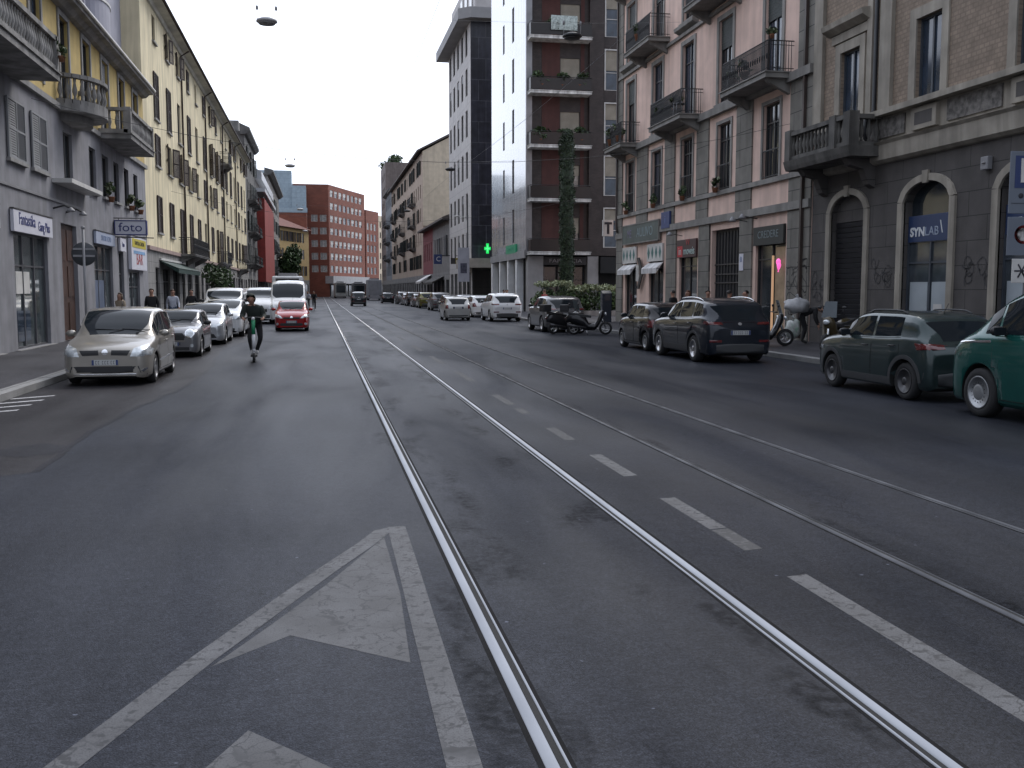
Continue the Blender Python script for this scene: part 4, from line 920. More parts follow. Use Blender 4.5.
MB().prism([(-.07, -.4), (.07, -.4), (.07, -.07), (.3, -.07), (.3, .07), (.07, .07), (.07, .4), (-.07, .4), (-.07, .07), (-.3, .07), (-.3, -.07), (-.07, -.07)], -.11, .11).build('inner_cross', mat('pale_neon', (.1, .4, .2), .4, emit=(.1, 1, .3), estr=.7), o)
MB().tube([(0, .1, 0), (0, 2.0, 0)], .04, 6).tube([(0, .3, .3), (0, 2.0, .3)], .03, 6).build('bracket', M_iron, o)

# ------------------------------------------------------------------ brown apartment block with balconies
M_brown = mat('dark_brown_clinker', (.045, .034, .032), .55, var=.2, brick=(.24, .07, .006, (.02, .018, .018), .2), spec=.4)
M_redwall = mat('red_brown_panel', (.075, .026, .022), .75, var=.12, streak=.15)
M_tile = mat('glazed_white_tile', (.42, .43, .45), .16, var=.06, streak=.2, brick=(.5, .25, .008, (.3, .3, .32), .05), coat=.6, spec=.7)
def build_apt():
    b = thing('balcony_apartment_block', 'dark brown apartment block with planted balconies and white tiled flank', 'building', (16.2, 78.8, 0)); W, D, H = 13.8, 16.2, 31.0
    rows = [4.87 + 4.15 * r for r in range(6)]
    HW = []
    for z in rows: HW += [(2.75, 4.35, z + .02, z + 2.75)]
    for z in rows: HW += [(6.45, 7.55, z + .4, z + 3.5)]
    wall(b, 0, W, 4.6, H, HW, M_brown, depth=.3)
    MB().box(1.25, 2.7, -.03, -.003, 4.9, H - 2).box(4.4, 4.7, -.03, -.003, 4.9, H - 2).build('red_wall_panel', M_redwall, b)
    for z in rows:
        window(b, 2.75, z + .02, 1.6, 2.73, fm=M_fdark, pane=rnd.choice([M_panec, M_panec, M_paneb]), blind=rnd.choice([.3, .45, .6]), sm=mat('cream_blind', (.3, .27, .22), .7))
        window(b, 6.45, z + .4, 1.1, 3.1, fm=M_fwhite, mull=1, trans=(.45,), pane=M_paneb, blind=rnd.choice([.3, .4, .5]), sm=mat('cream_blind', (.3, .27, .22), .7), surround=M_fwhite, sw=.1)
        bar(b, 6.3, 7.7, -.02, -.001, z + 3.72, z + 4.4, M_brown, 'spandrel')
        o = balcony(b, .06, 4.98, z + .0, 1.35, 'panel', mat('white_balcony_slab', (.72, .71, .69), .8, streak=.4, var=.15), hh=1.02, brackets=False, thick=.24, rm=mat('smoked_railing', (.016, .013, .013), .35))
    bar(b, 5.05, 6.2, -.35, -.002, 4.6, H, M_brown, 'pilaster'); bar(b, -.05, .42, -.25, -.002, 4.6, H, mat('steel_corner', (.25, .25, .26), .4, .5), 'corner_strip')
    # flank towards the street
    fw = []; f0 = 78.8
    for z in rows:
        fw += [(95 - 89, 95 - 88.2, z + .95, z + 3.4), (95 - 84.7, 95 - 83.8, z + .95, z + 3.75)]
    fl = wall(b, 0, D, 5.0, H, fw, M_tile, depth=.25, name='tiled_flank'); fl.location = (0, D, 0); fl.rotation_euler.z = -PI / 2
    for h in fw: window(fl, h[0], h[2], h[1] - h[0], h[3] - h[2], fm=M_fdark, mull=1, pane=M_pane, blind=rnd.choice([0, .4]), sm=M_shbrown)
    MB().box(-.02, D, -.15, -.002, 4.4, 5.0).build('ground_beam', mat('grey_beam', (.24, .235, .24), .7), fl)
    for y in (94.6, 90.4, 86.4, 82.6): bar(fl, 95 - y - .3, 95 - y + .3, -.08, .5, 0, 4.4, mat('white_column', (.75, .75, .76), .6, var=.08), 'column')
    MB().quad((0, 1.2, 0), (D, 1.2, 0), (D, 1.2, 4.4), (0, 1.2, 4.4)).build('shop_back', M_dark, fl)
    for y in (80.3,): bar(fl, 95 - y - .55, 95 - y + .55, .6, .7, .1, 2.9, mat('blue_poster', (.1, .2, .42), .5), 'blue_poster')
    sh = MB(); sh.quad((W, 0, 0), (W, 0, H), (W, D, H), (W, D, 0)); sh.quad((0, D, 0), (W, D, 0), (W, D, H), (0, D, H)); sh.quad((0, 0, H), (0, D, H), (W, D, H), (W, 0, H)); sh.build('back_wall', M_brown, b)
    # ground floor
    bar(b, .1, 1.35, -.3, .6, 0, 4.55, mat('grey_render', (.27, .26, .26), .8, var=.1), 'corner_pier'); bar(b, 5.0, 5.9, -.3, .6, 0, 4.55, mat('grey_render', (.27, .26, .26), .8, var=.1), 'pier')
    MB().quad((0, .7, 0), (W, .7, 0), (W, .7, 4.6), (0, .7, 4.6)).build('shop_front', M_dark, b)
    bar(b, 1.4, 4.95, -.2, .5, 3.85, 4.5, mat('dark_fascia', (.025, .023, .025), .5), 'fascia')
    lettering('FARMACIA', .42, mat('grey_letters', (.3, .28, .29), .5, var=0), b, (3.2, -.21, 4.17), 1.35, name='letters')
    for x in (1.5, 2.7, 3.9): o = inst('shop_window', frame_mesh(1.1, 3.6, 1, (.7,), M_fdark, 0), b, (x, .4, .15)); inst('pane', pane_mesh(1.1, 3.6, M_pane), o)
    bar(b, 6.0, W, -.2, .5, 0, .9, mat('green_grey_panel', (.16, .22, .2), .6), 'low_panel'); bar(b, 6.0, W, -.6, .5, 3.2, 4.5, M_dark, 'awning_box')
    return b
APT = build_apt()
o = thing('pharmacy_sign', 'dark green rectangular sign on the white tiled flank near the cross', 'sign', (16.16, 84.6, 5.3), -PI / 2)
MB().box(-2.2, 2.2, -.12, 0, -.36, .36).build('board', mat('green_sign', (.02, .14, .08), .5, emit=(.01, .25, .12), estr=.15), o); lettering('FARMACIA', .5, mat('green_sign_letters', (.05, .3, .18), .5, var=0), o, (0, -.125, 0), 1.3)
# ================================================================== pink building on the right
M_pink = mat('pink_plaster', (.7, .51, .43), .85, var=.07, streak=.16, bump=.1)
M_rust = mat('grey_rusticated_stone', (.185, .175, .155), .85, var=.16, streak=.15, bump=.25, brick=(3.0, .66, .016, (.06, .058, .055), .06))
M_greyt = mat('grey_stone_mouldings', (.23, .22, .205), .8, var=.14, streak=.2, bump=.15)
def build_pink():
    Y1, Y0 = 53.7, 31.35; b = R_bld('pink_apartment_building', 'pink apartment building with iron balconies and grey stone piers', Y1); W = Y1 - Y0
    X = lambda y: Y1 - y
    bays = [34.55, 38.9, 43.1, 47.2, 51.45]; H = 21.5; HW = []; wins = []
    for c in bays:
        wins.append((X(c) - .68, 5.92, 1.36, 2.66, 1)); 
        wins.append((X(c) - .7, 9.42, 1.4, 3.3, 2)); wins.append((X(c) - .68, 13.75, 1.36, 2.9, 3)); wins.append((X(c) - .65, 17.6, 1.3, 2.4, 4))
    HW = [(a, a + w, z, z + h) for a, z, w, h, _ in wins]
    shops = [(50.15, 52.2, .12, 4.1, 0), (46.05, 48.2, .12, 4.1, 1), (41.65, 43.9, .12, 4.1, 2), (37.25, 40.05, .12, 4.32, 3), (33.2, 35.7, .12, 4.2, 4)]
    SH = [(X(c), X(a), d, e) for a, c, d, e, _ in shops]
    wall(b, 0, W, 9.2, H, [h for h in HW if h[2] > 9], M_pink)
    wall(b, 0, W, 4.62, 9.2, [h for h in HW if h[2] < 9], M_pink, name='first_floor_wall')
    wall(b, 0, W, 0, 4.62, SH, M_pink, name='ground_floor_wall', depth=.3)
    shell(b, 0, W, 0, H, 12, M_pink)
    # rusticated piers on the lower two storeys
    edges = [(53.69, 52.75), (50.25, 48.5), (45.95, 44.6), (41.85, 40.5), (37.6, 36.15), (33.0, 31.36)]
    for a, c in edges: bar(b, X(a), X(c), -.06, -.001, 4.9, 9.0, M_rust, 'pier')
    for a, c in ((53.69, 52.6), (45.55, 44.25), (41.4, 40.2), (37.1, 35.95), (33.0, 31.36)): bar(b, X(a), X(c), -.07, -.001, 0, 4.6, M_rust, 'pier')
    bar(b, X(53.69), X(52.8), -.05, -.001, 9.3, H, M_rust, 'corner_quoin'); bar(b, X(32.5), X(31.36), -.06, -.001, 9.3, H, M_rust, 'corner_quoin')
    bar(b, -.01, W, -.14, -.002, 4.62, 4.9, M_greyt, 'string_course'); bar(b, -.01, W, -.2, -.002, 9.0, 9.3, M_greyt, 'string_course'); bar(b, -.01, W, -.12, -.002, 5.72, 5.9, M_greyt, 'sill_course'); bar(b, -.01, W, -.12, -.002, 13.1, 13.25, M_greyt, 'string_course')
    for i, (a, z, w, h, r) in enumerate(wins):
        st = 'plain'
        o = window(b, a, z, w, h, st, fm=M_fdark, sm=M_shgreen, surround=M_greyt, sw=.2 if r > 1 else .14, pane=rnd.choice([M_pane, M_paneb]) if r < 3 else None, blind=rnd.choice([0, 0, .35, 1]) if r > 1 else 0, trans=(.75,))
        if r == 1:
            bm_ = MB(); [bm_.box(x - .008, x + .008, -.04, -.024, .02, 1.0) for x in [w * k / 10 for k in range(11)]]; bm_.box(-.02, w + .02, -.05, -.015, .98, 1.02).box(-.02, w + .02, -.045, -.02, .05, .08).build('window_rail', M_iron, o)
    for y in (43.1, 51.45, 34.55):
        MB().prism([(-.002, 0), (-.08, 0), (-.3, .1), (-.32, .24), (-.002, .34)], X(y) - 1.15, X(y) + 1.15, axis='x').build('pediment', M_greyt, b, (0, 0, 13.3))
    for y in (38.9, 47.2): bar(b, X(y) - 1.0, X(y) + 1.0, -.1, -.002, 9.32, 9.42, M_greyt, 'sill')
    for y in bays: bar(b, X(y) - .95, X(y) + .95, -.16, -.002, 13.55, 13.7, M_greyt, 'sill')
    for a, c, z in ((36.9, 32.9, 9.36), (45.4, 41.3, 9.36), (52.8, 49.9, 9.36), (41.0, 37.2, 13.6), (49.4, 45.6, 13.6), (53, 49.8, 17.6), (36.5, 32.6, 17.6)):
        balcony(b, X(a), X(c), z, 1.05, 'iron', M_greyt, hh=1.02, thick=.22)
    bar(b, X(31.9), X(31.78), -.18, -.07, .2, H, M_pipe, 'downpipe'); MB().tube([(X(53.5), -.14, H), (X(53.5), -.14, 5.3), (X(53.3), -.14, 5.0)], .06, 8).build('downpipe', M_pipe, b)
    bar(b, -.3, W + .01, -.9, .3, H, H + .35, M_greyt, 'cornice')
    # shop fronts
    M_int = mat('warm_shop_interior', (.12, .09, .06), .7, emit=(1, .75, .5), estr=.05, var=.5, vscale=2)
    for (a, c, d, e, k) in shops:
        x0, w, h = X(c), c - a, e - d
        if k == 3:
            o = MB().box(0, w, .2, .26, 0, h).build('street_gate', M_iron, b, (x0, 0, d))
            g = MB()
            for z in (.5, 1.3, 2.0, 2.35, 2.75): g.box(.02, w - .02, .14, .199, z, z + .05)
            for q in range(9): g.box(w * q / 9 + .1, w * q / 9 + .13, .15, .199, .1, h - .1)
            g.build('gate_bars', mat('worn_gate_metal', (.07, .07, .075), .4, .5), o); continue
        o = inst('shop_window', frame_mesh(w, h, 2, (.7,), M_fdark, 0), b, (x0, 0, d)); inst('pane', pane_mesh(w, h, M_pane), o)
    # the open doorway next to the scooter
    o = b
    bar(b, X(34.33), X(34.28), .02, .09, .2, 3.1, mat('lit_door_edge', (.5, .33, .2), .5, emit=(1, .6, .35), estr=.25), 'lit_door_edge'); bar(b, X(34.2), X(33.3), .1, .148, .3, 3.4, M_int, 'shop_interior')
    # graffiti scrawled on the stone pier
    def graffiti(x0, z0, w, h, seed, y=-.075, n=7):
        rg = random.Random(seed); g = MB()
        for q in range(n):
            cx, cz = x0 + rg.uniform(.1, .9) * w, z0 + rg.uniform(.1, .9) * h; pts = []; a = rg.uniform(0, 6); x, z = cx, cz
            for s in range(14): a += rg.uniform(-1.0, 1.25); x = min(x0 + w, max(x0, x + math.cos(a) * .13)); z = min(z0 + h, max(z0, z + math.sin(a) * .13)); pts.append((x, y, z))
            for s in range(13):
                p, r_ = Vector(pts[s]), Vector(pts[s + 1]); d = r_ - p
                if d.length < 1e-4: continue
                nn = Vector((-d.z, 0, d.x)).normalized() * .016; g.quad(p - nn, r_ - nn, r_ + nn, p + nn)
        g.build('graffiti', mat('black_spray_paint', (.03, .03, .033), .6, var=.2), b)
    graffiti(X(32.9), 1.0, 1.45, 1.9, 2, n=12)
    return b
PINK = build_pink()
def right_sign(name, label, y0, y1, z0, z1, m, words, t=.09, fr=None, off=.08, cat='sign'):
    w = y1 - y0; o = thing(name, label, cat, (16.2 - off, (y0 + y1) / 2, (z0 + z1) / 2), -PI / 2); h = (z1 - z0) / 2
    MB().box(-w / 2, w / 2, -t, 0, -h, h).build('board', m, o, bevel=.006)
    if fr: MB().box(-w / 2 - .05, w / 2 + .05, -t - .02, .0, h, h + .06).box(-w / 2 - .05, w / 2 + .05, -t - .02, 0, -h - .06, -h).box(-w / 2 - .06, -w / 2, -t - .02, 0, -h - .06, h + .06).box(w / 2, w / 2 + .06, -t - .02, 0, -h - .06, h + .06).build('frame', fr, o)
    for (tx, sz, mm, dx, dz, ws) in words: lettering(tx, sz, mm, o, (dx, -t - .003, dz), ws)
    return o
M_grn2 = mat('faded_green_paint', (.08, .1, .09), .6, var=.2); M_pale = mat('pale_letters', (.42, .45, .44), .5, var=0); M_teal = mat('teal_symbols', (.06, .16, .15), .5, var=0)
right_sign('shop_board', 'large dark green shop board with faded letters on the pink building', 46.4, 52.2, 4.3, 5.2, M_grn2, [('ME', .6, mat('violet_letters', (.16, .14, .22), .5, var=0), -1.7, 0, 1), ('AULIVO', .66, mat('blue_grey_letters', (.2, .26, .28), .5, var=0), .8, 0, 1.1)], fr=M_greyt)
right_sign('blue_sign', 'narrow dark blue vertical sign with a figure beside the green shop board', 44.9, 46.05, 4.75, 5.52, mat('deep_blue', (.03, .05, .16), .5, var=.1), [('i', .55, mat('light_blue', (.15, .22, .4), .5, var=0), 0, 0, 1)], off=.07)
for (a, c, l) in ((50.1, 52.4, 'white sign of green symbols, further from the blue sign, above an awning'), (46.0, 48.25, 'white sign of green symbols nearer the red lettered shop, above an awning')):
    o = right_sign('symbol_sign', l, a, c, 3.25, 4.1, M_fwhite, [], off=.02)
    g = MB(); w = c - a
    for k in range(4):
        x = -w / 2 + w * (k + .5) / 4; g.prism([(x - .17, 0), (x, -.3), (x + .17, 0), (x, .3)], -.1, -.092)
    g.build('symbols', M_teal, o)
for (a, c, l) in ((50.1, 52.4, 'grey white awning over the farther doorway of the pink building'), (46.0, 48.25, 'grey white awning over the doorway next to the red lettered shop')):
    o = thing('awning', l, 'awning', (16.2, (a + c) / 2, 3.2), -PI / 2); w = (c - a) / 2
    MB().add([(-w, -.02, 0), (w, -.02, 0), (w, -.4, -.3), (-w, -.4, -.3), (-w, -.4, -.55), (w, -.4, -.55)], [(0, 1, 2, 3), (3, 2, 5, 4), (0, 3, 4), (1, 5, 2)]).build('canvas', mat('awning_canvas', (.62, .61, .61), .8, streak=.3), o)
    MB().tube([(-w, -.02, -.3), (-w, -.39, -.31)], .015, 5).tube([(w, -.02, -.3), (w, -.39, -.31)], .015, 5).build('awning_arm', M_iron, o)
o = right_sign('shop_sign', 'dark sign with red box and white letters over a shop door', 41.6, 43.95, 3.3, 4.1, mat('dark_red_sign', (.06, .03, .03), .5), [('in', .5, M_fwhite, -.78, -.12, 1), ('moveis', .48, mat('mint_letters', (.45, .6, .58), .5, var=0), .35, -.12, 1), ('W', .4, M_signr, .2, .26, 1.2)], off=.02)
MB().box(-1.12, -.46, -.0915, -.09, -.36, .12).build('red_box', mat('bright_red', (.5, .03, .04), .5, var=0), o)
right_sign('door_sign', 'black shop sign with grey capitals above the pink neon doorway', 33.2, 35.7, 3.5, 4.18, mat('black_green', (.018, .022, .022), .5), [('CREDERE', .38, mat('grey_green_letters', (.15, .19, .2), .5, var=0), 0, .03, 1.1)], off=.02)
right_sign('notice_plate', 'tall white notice plate beside the dark street gate', 36.62, 37.0, 2.6, 3.25, M_signw, [('B', .3, mat('light_blue', (.15, .22, .4), .5, var=0), 0, .1, 1)], t=.02, off=.075)
o = thing('arrow_sign', 'black and white chevron sign between the two awnings', 'sign', (16.15, 49.2, 2.75), -PI / 2)
MB().prism([(-.5, .75), (-.15, .75), (.5, 0), (-.15, -.85), (-.5, -.85), (.1, 0)], -.12, -.06).build('chevron', M_fdark, o); MB().box(-.75, -.3, -.08, -.03, -.45, .4).build('plate', M_fwhite, o)
o = thing('neon_sign', 'small pink neon figure glowing in the doorway beside the scooter', 'sign', (16.15, 33.55, 2.72), -PI / 2); o.scale = (.75, 1, .75)
M_neon = mat('pink_neon', (.5, .05, .25), .4, emit=(1, .14, .5), estr=.8)
MB().ball((0, -.05, .18), (.2, .06, .16), 10).ball((.12, -.05, .02), (.12, .05, .14), 8).tube([(0, -.05, .1), (.06, -.05, -.12), (.0, -.05, -.3)], [.07, .06, .03], 8).build('glowing_figure', M_neon, o)
for y, z in ((43.3, 4.28), (36.3, 4.45), (35.4, 4.5)):
    o = thing('spot_lamp', {43.3: 'small spotlight on an arm above the red lettered shop sign', 36.3: 'projecting spotlight left of the black doorway sign', 35.4: 'bright capped spotlight directly over the black doorway sign'}[y], 'lamp', (16.1, y, z), -PI / 2)
    MB().tube([(0, 0, 0), (0, -.55, .1)], .018, 5).build('arm', M_iron, o); MB().lathe([(.04, .1), (.1, 0), (.16, -.08), (.01, -.08)], (0, -.6, .08), 10).build('lamp_head', M_fgrey, o)

# ================================================================== brown stone building on the right
M_ochre = mat('ochre_sgraffito', (.25, .195, .148), .85, var=.15, vscale=3, brick=(.2, .12, .02, (.2, .155, .12), .1))
M_cream = mat('weathered_cream_stone', (.31, .28, .235), .8, var=.15, streak=.3, bump=.2)
M_dkst = mat('dark_grey_ashlar', (.078, .071, .068), .85, var=.14, streak=.12, bump=.2, brick=(1.5, .62, .012, (.028, .026, .025), .08))
M_bal = mat('sooty_balcony_stone', (.1, .095, .088), .85, var=.3, streak=.4, bump=.3)
M_mott = mat('mottled_stucco', (.14, .13, .12), .9, var=.45, vscale=7, bump=.4)
def build_brown():
    Y1, Y0 = 31.3, 10.0; b = R_bld('ochre_stone_building', 'ochre patterned building over dark grey ashlar with arched shop openings', Y1); W = Y1 - Y0; X = lambda y: Y1 - y; H = 19
    bays = [29.1, 25.0, 20.9, 16.8, 12.7]
    up = [(X(c) - .58, 7.08, 1.16, 2.14) for c in bays]; up2 = [(X(c) - .58, 11.9, 1.16, 2.3) for c in bays]
    wall(b, 0, W, 7.0, H, [(a, a + w, z, z + h) for a, z, w, h in up + up2], M_ochre)
    wall(b, 0, W, 5.55, 7.0, [], M_cream, name='parapet_band')
    arches = [(29.0, 2.05), (24.85, 2.15), (20.75, 2.2), (16.6, 2.2), (12.5, 2.2)]
    hs = [(X(c) - w / 2, X(c) + w / 2, .12, 4.82) for c, w in arches]; ar = [(X(c), w, 4.2, .6, 4.82) for c, w in arches]
    wall(b, 0, W, 0, 5.55, hs, M_dkst, depth=.35, name='ground_floor_wall', arcs=ar); shell(b, 0, W, 0, H, 12, M_ochre)
    for (c, w) in arches:   # pale arched surround with keystone
        s = MB(); n = 16; xc = X(c); t = .24
        def arc(u, e): return (xc + u * (w / 2 + e), 4.2 + (.6 + e * .8) * math.sqrt(max(0, 1 - u * u * .98)) - (0 if e == 0 else .0))
        for k in range(n):
            u0, u1 = -1 + 2 * k / n, -1 + 2 * (k + 1) / n; a, d, e_, f = arc(u0, 0), arc(u1, 0), arc(u1, t), arc(u0, t)
            s.prism([a, d, e_, f], -.07, .04)
        s.box(xc - w / 2 - t, xc - w / 2, -.07, .04, 0, arc(-1, 0)[1]).box(xc + w / 2, xc + w / 2 + t, -.07, .04, 0, arc(1, 0)[1])
        s.prism([(xc - .1, 4.74), (xc + .1, 4.74), (xc + .14, 5.08), (xc - .14, 5.08)], -.1, -.02); s.build('arch_surround', M_cream, b)
    bar(b, 0, W, -.3, -.002, 6.86, 7.02, M_cream, 'string_course'); MB().prism([(-.002, 5.5), (-.1, 5.52), (-.2, 5.6), (-.22, 6.02), (-.3, 6.1), (-.002, 6.16)], -.0, W, axis='x').build('cornice_band', M_cream, b)
    for c in bays:
        for d in (-1.5, 0, 1.5) if c < 28 else ():
            if d == 0: bar(b, X(c) - .58, X(c) + .58, -.12, -.003, 6.22, 6.8, M_cream, 'relief_panel'); bar(b, X(c) - .4, X(c) + .4, -.125, -.121, 6.34, 6.68, M_dkst, 'relief_panel_recess')
        bar(b, X(c) + .95, X(c) + 3.1, -.05, -.003, 6.25, 6.8, M_mott, 'stucco_panel')
    for y0, y1 in ((31.28, 30.72), (28.0, 27.72), (27.3, 26.7)): bar(b, X(y0), X(y1), -.12, -.002, 7.02, H, M_cream, 'pilaster')
    MB().tube([(X(27.52), -.1, H), (X(27.52), -.1, 7.1), (X(27.52), -.35, 6.8), (X(27.52), -.35, 6.3), (X(27.52), -.1, 6.0)], .065, 8).build('downpipe', M_iron, b)
    for i, (a, z, w, h) in enumerate(up + up2):
        o = window(b, a, z, w, h, fm=mat('blue_grey_window_frame', (.05, .06, .075), .5), pane=mat('blue_dim_glass', (.03, .045, .07), .08, var=.3, spec=.8), surround=M_cream, sw=.3, mull=2)
        if i in (0, 6, 8): MB().prism([(-.002, 0), (-.12, 0), (-.36, .14), (-.4, .3), (-.002, .38)], -.65, w + .65, axis='x').build('pediment', M_cream, o, (0, 0, h + .62)); bar(o, -.5, w + .5, -.08, -.003, h + .34, h + .6, M_cream, 'frieze')
    o = MB().prism([(0, 0), (-1.1, 0), (-1.15, .12), (-1.2, .3), (0, .3)], 0, 4.1, axis='x').build('balcony', M_bal, b, (X(31.1), 0, 5.72))
    rb = baluster_rail([(.25, -.03), (.25, -1.0), (3.85, -1.0), (3.85, -.03)], .92)
    for x in (.0, 2.9, 3.75): rb.box(x, x + .35, -1.16, -.84, 0, .98)
    rb.build('balustrade', M_bal, o, (0, 0, .3))
    for x in (.5, 3.3): MB().prism([(-.002, 0), (-.95, 0), (-.8, -.2), (-.4, -.3), (-.2, -.75), (-.002, -.85)], x, x + .32, axis='x').build('bracket', M_dkst, o)
    bar(b, -.01, W, -.9, .2, H, H + .4, M_cream, 'cornice')
    # shutter, clinic entrance and the third arch
    c, w = arches[0]; g = MB()
    for k in range(24): z = .14 + k * .16; g.add([(X(c) - w / 2, .2, z), (X(c) + w / 2, .2, z), (X(c) + w / 2, .17, z + .13), (X(c) - w / 2, .17, z + .13), (X(c) - w / 2, .22, z + .15), (X(c) + w / 2, .22, z + .15)], [(0, 1, 2, 3), (3, 2, 5, 4)])
    o = g.build('roller_shutter', mat('dark_shutter_metal', (.035, .035, .04), .45, .4), b); bar(o, X(c) - w / 2, X(c) + w / 2, .18, .3, 3.98, 4.8, M_dkst, 'shutter_box')
    for (c, w) in arches[1:]:
        o = inst('shop_window', frame_mesh(w, 3.1, 2, (.8,), mat('blue_grey_window_frame', (.05, .06, .075), .5), 0), b, (X(c) - w / 2, .05, .12)); inst('pane', pane_mesh(w, 3.1, mat('clinic_glass', (.05, .06, .07), .07, var=.3, spec=.8)), o)
        bar(o, .15, w / 2 - .1, .125, .149, .05, 1.95, mat('frosted_film', (.33, .37, .4), .4, var=.08), 'frosted_film'); bar(o, w / 2 + .1, w - .15, .125, .149, .05, 1.95, mat('frosted_film', (.33, .37, .4), .4, var=.08), 'frosted_film')
        bar(o, w * .6, w * .78, .115, .124, 1.0, 1.35, M_fwhite, 'paper_notice')
        bar(b, X(c) - w / 2, X(c) + w / 2, .26, .3, 3.2, 4.82, M_pane, 'fanlight')
    def scrawl(x0, z0, w, h, seed, n):
        rg = random.Random(seed); g = MB()
        for q in range(n):
            x, z = x0 + w * (q + .3) / n, z0 + h * rg.uniform(.3, .7); a = rg.uniform(0, 6)
            for s in range(11):
                a += rg.uniform(.2, 1.2); x2, z2 = x + math.cos(a) * .11, z + math.sin(a) * .13; d = Vector((x2 - x, 0, z2 - z)); nn = Vector((-d.z, 0, d.x)).normalized() * .014
                p, q2 = Vector((x, -.012, z)), Vector((x2, -.012, z2)); g.quad(p - nn, q2 - nn, q2 + nn, p + nn); x, z = x2, z2
        g.build('graffiti', mat('black_spray_paint', (.03, .03, .033), .6, var=.2), b)
    scrawl(X(27.4), 2.0, 1.0, .8, 4, 5); scrawl(X(23.3), 2.0, 1.2, .8, 6, 5); scrawl(X(31.2), 1.0, .9, 1.6, 8, 5)
    return b
BROWN = build_brown()
M_synb = mat('clinic_blue', (.022, .042, .11), .45, var=.06)
for (yc, l) in ((24.85, 'dark blue clinic sign reading SYNLAB inside the second arch'), (20.75, 'dark blue clinic sign in the arch behind the parking signs')):
    o = right_sign('clinic_sign', l, yc - 1.05, yc + 1.05, 3.18, 3.9, M_synb, [], off=-.2, t=.06)
    lettering('SYN', .34, mat('white_letters', (.6, .62, .64), .5, var=0), o, (-.6, -.064, -.1), 1.1, bold=.012); lettering('LAB', .34, mat('pale_blue_letters', (.3, .35, .44), .5, var=0), o, (.06, -.064, -.1), 1.1)
    MB().prism([(.42, .18), (.46, .18), (.56, -.16), (.52, -.16)], -.066, -.06).build('slash_mark', mat('white_letters', (.6, .62, .64), .5, var=0), o)
o = thing('alarm_box', 'small grey alarm box on the dark wall right of the clinic arch', 'alarm', (16.18, 22.3, 4.95), -PI / 2); MB().box(-.14, .14, -.14, 0, -.16, .16).build('casing', M_fgrey, o, bevel=.02); MB().lathe([(.05, 0), (.05, -.03), (.01, -.03)], (0, -.145, .02), 8, axis='z').build('beacon', M_stone, o)

# balcony plants (each pot its own thing)
for i, (x, y, z, r, l) in enumerate([(15.35, 32.9, 10.55, .16, 'potted plant on the railing corner of the nearest iron balcony'), (15.4, 35.2, 9.75, .3, 'leafy plant behind the railing of the nearest iron balcony'), (15.4, 36.3, 9.75, .26, 'second plant at the far end of the nearest iron balcony'),
        (15.4, 42.4, 9.7, .34, 'plant on the middle iron balcony near its curved chair'), (15.4, 43.6, 9.65, .3, 'low plant in the middle of the middle iron balcony'), (15.4, 44.6, 9.65, .26, 'plant at the far corner of the middle iron balcony'),
        (15.3, 50.6, 9.75, .36, 'potted plant on the last pink balcony at its near end'), (15.3, 52.0, 9.75, .4, 'potted plant on the last pink balcony at its far end'), (15.3, 47.6, 14.1, .35, 'plant on the upper iron balcony of the pink building')]):
    leaf_plant('potted_plant', l, 'plant', (x, y, z), (r, r, r * .9), 90, .09, pot=r * .55, seed=20 + i, group='pots on the balconies of the pink building')
for i, (y, z) in enumerate([(39.2, 6.0), (47.0, 6.0), (51.4, 6.0), (43.0, 6.0)]):
    leaf_plant('window_plant', ['dark plant on the second first floor window sill of the pink building', 'dark plant on the fourth first floor window sill of the pink building', 'dark plant on the farthest first floor window sill of the pink building', 'dark plant on the middle first floor window sill of the pink building'][i], 'plant', (15.95, y, z), (.2, .3, .26), 100, .09, pot=.13, seed=40 + i, group='window plants of the pink building')
for i, (x, z) in enumerate([(1.0, 17.5), (2.6, 17.5), (4.0, 17.55), (.9, 13.3), (2.9, 13.3), (4.2, 13.35), (2.0, 21.7)]):
    leaf_plant('balcony_plant', ['bushy plant at the left of the planted fourth balcony', 'bushy plant in the middle of the planted fourth balcony', 'bushy plant at the right of the planted fourth balcony', 'plant at the left of the third brown balcony', 'plant in the middle of the third brown balcony', 'plant at the right of the third brown balcony', 'plant on the top visible brown balcony'][i], 'plant', (16.2 + x, 77.75, z + .25), (.75, .4, .5), 330, .16, mats=[M_leafd, M_leafd, M_leafm], seed=60 + i, pot=.3, group='plants on the brown block balconies')
for i, (y, r) in enumerate([(43.7, .32), (48.2, .3), (50.5, .28)]):
    leaf_plant('window_plant', ['green plant hanging from the grey wall window nearest the canopy slab', 'green plant at the middle window of the grey wall at left', 'green plant at the last window of the grey wall at left'][i], 'plant', (-8.3, y, 5.62), (.22, r * 1.3, r), 110, .1, pot=.14, seed=80 + i, group='window plants of the grey wall')
leaf_plant('balcony_plant', 'small plant at the corner of the nearest stone balcony at left', 'plant', (-7.15, 31.3, 8.5), (.16, .16, .22), 60, .08, pot=.1, seed=90)
o = thing('satellite_chair', 'round backed metal chair on the middle iron balcony', 'chair', (15.5, 41.8, 9.37)); MB().tube([(.0, .3 * math.cos(t), .75 + .35 * math.sin(t)) for t in [PI * 2 * k / 14 for k in range(15)]], .025, 6).build('backrest', M_fgrey, o); MB().lathe([(.25, .44), (.26, .46), (.01, .46)], (-.2, 0, 0), 12).build('seat', M_fgrey, o)
for q in (-.18, .18):
    MB().tube([(0, q, 0), (0, q, .6)], .015, 5).build('leg', M_fgrey, o); MB().tube([(-.4, q, 0), (-.36, q, .45)], .015, 5).build('leg', M_fgrey, o)
o.name = 'metal_chair'
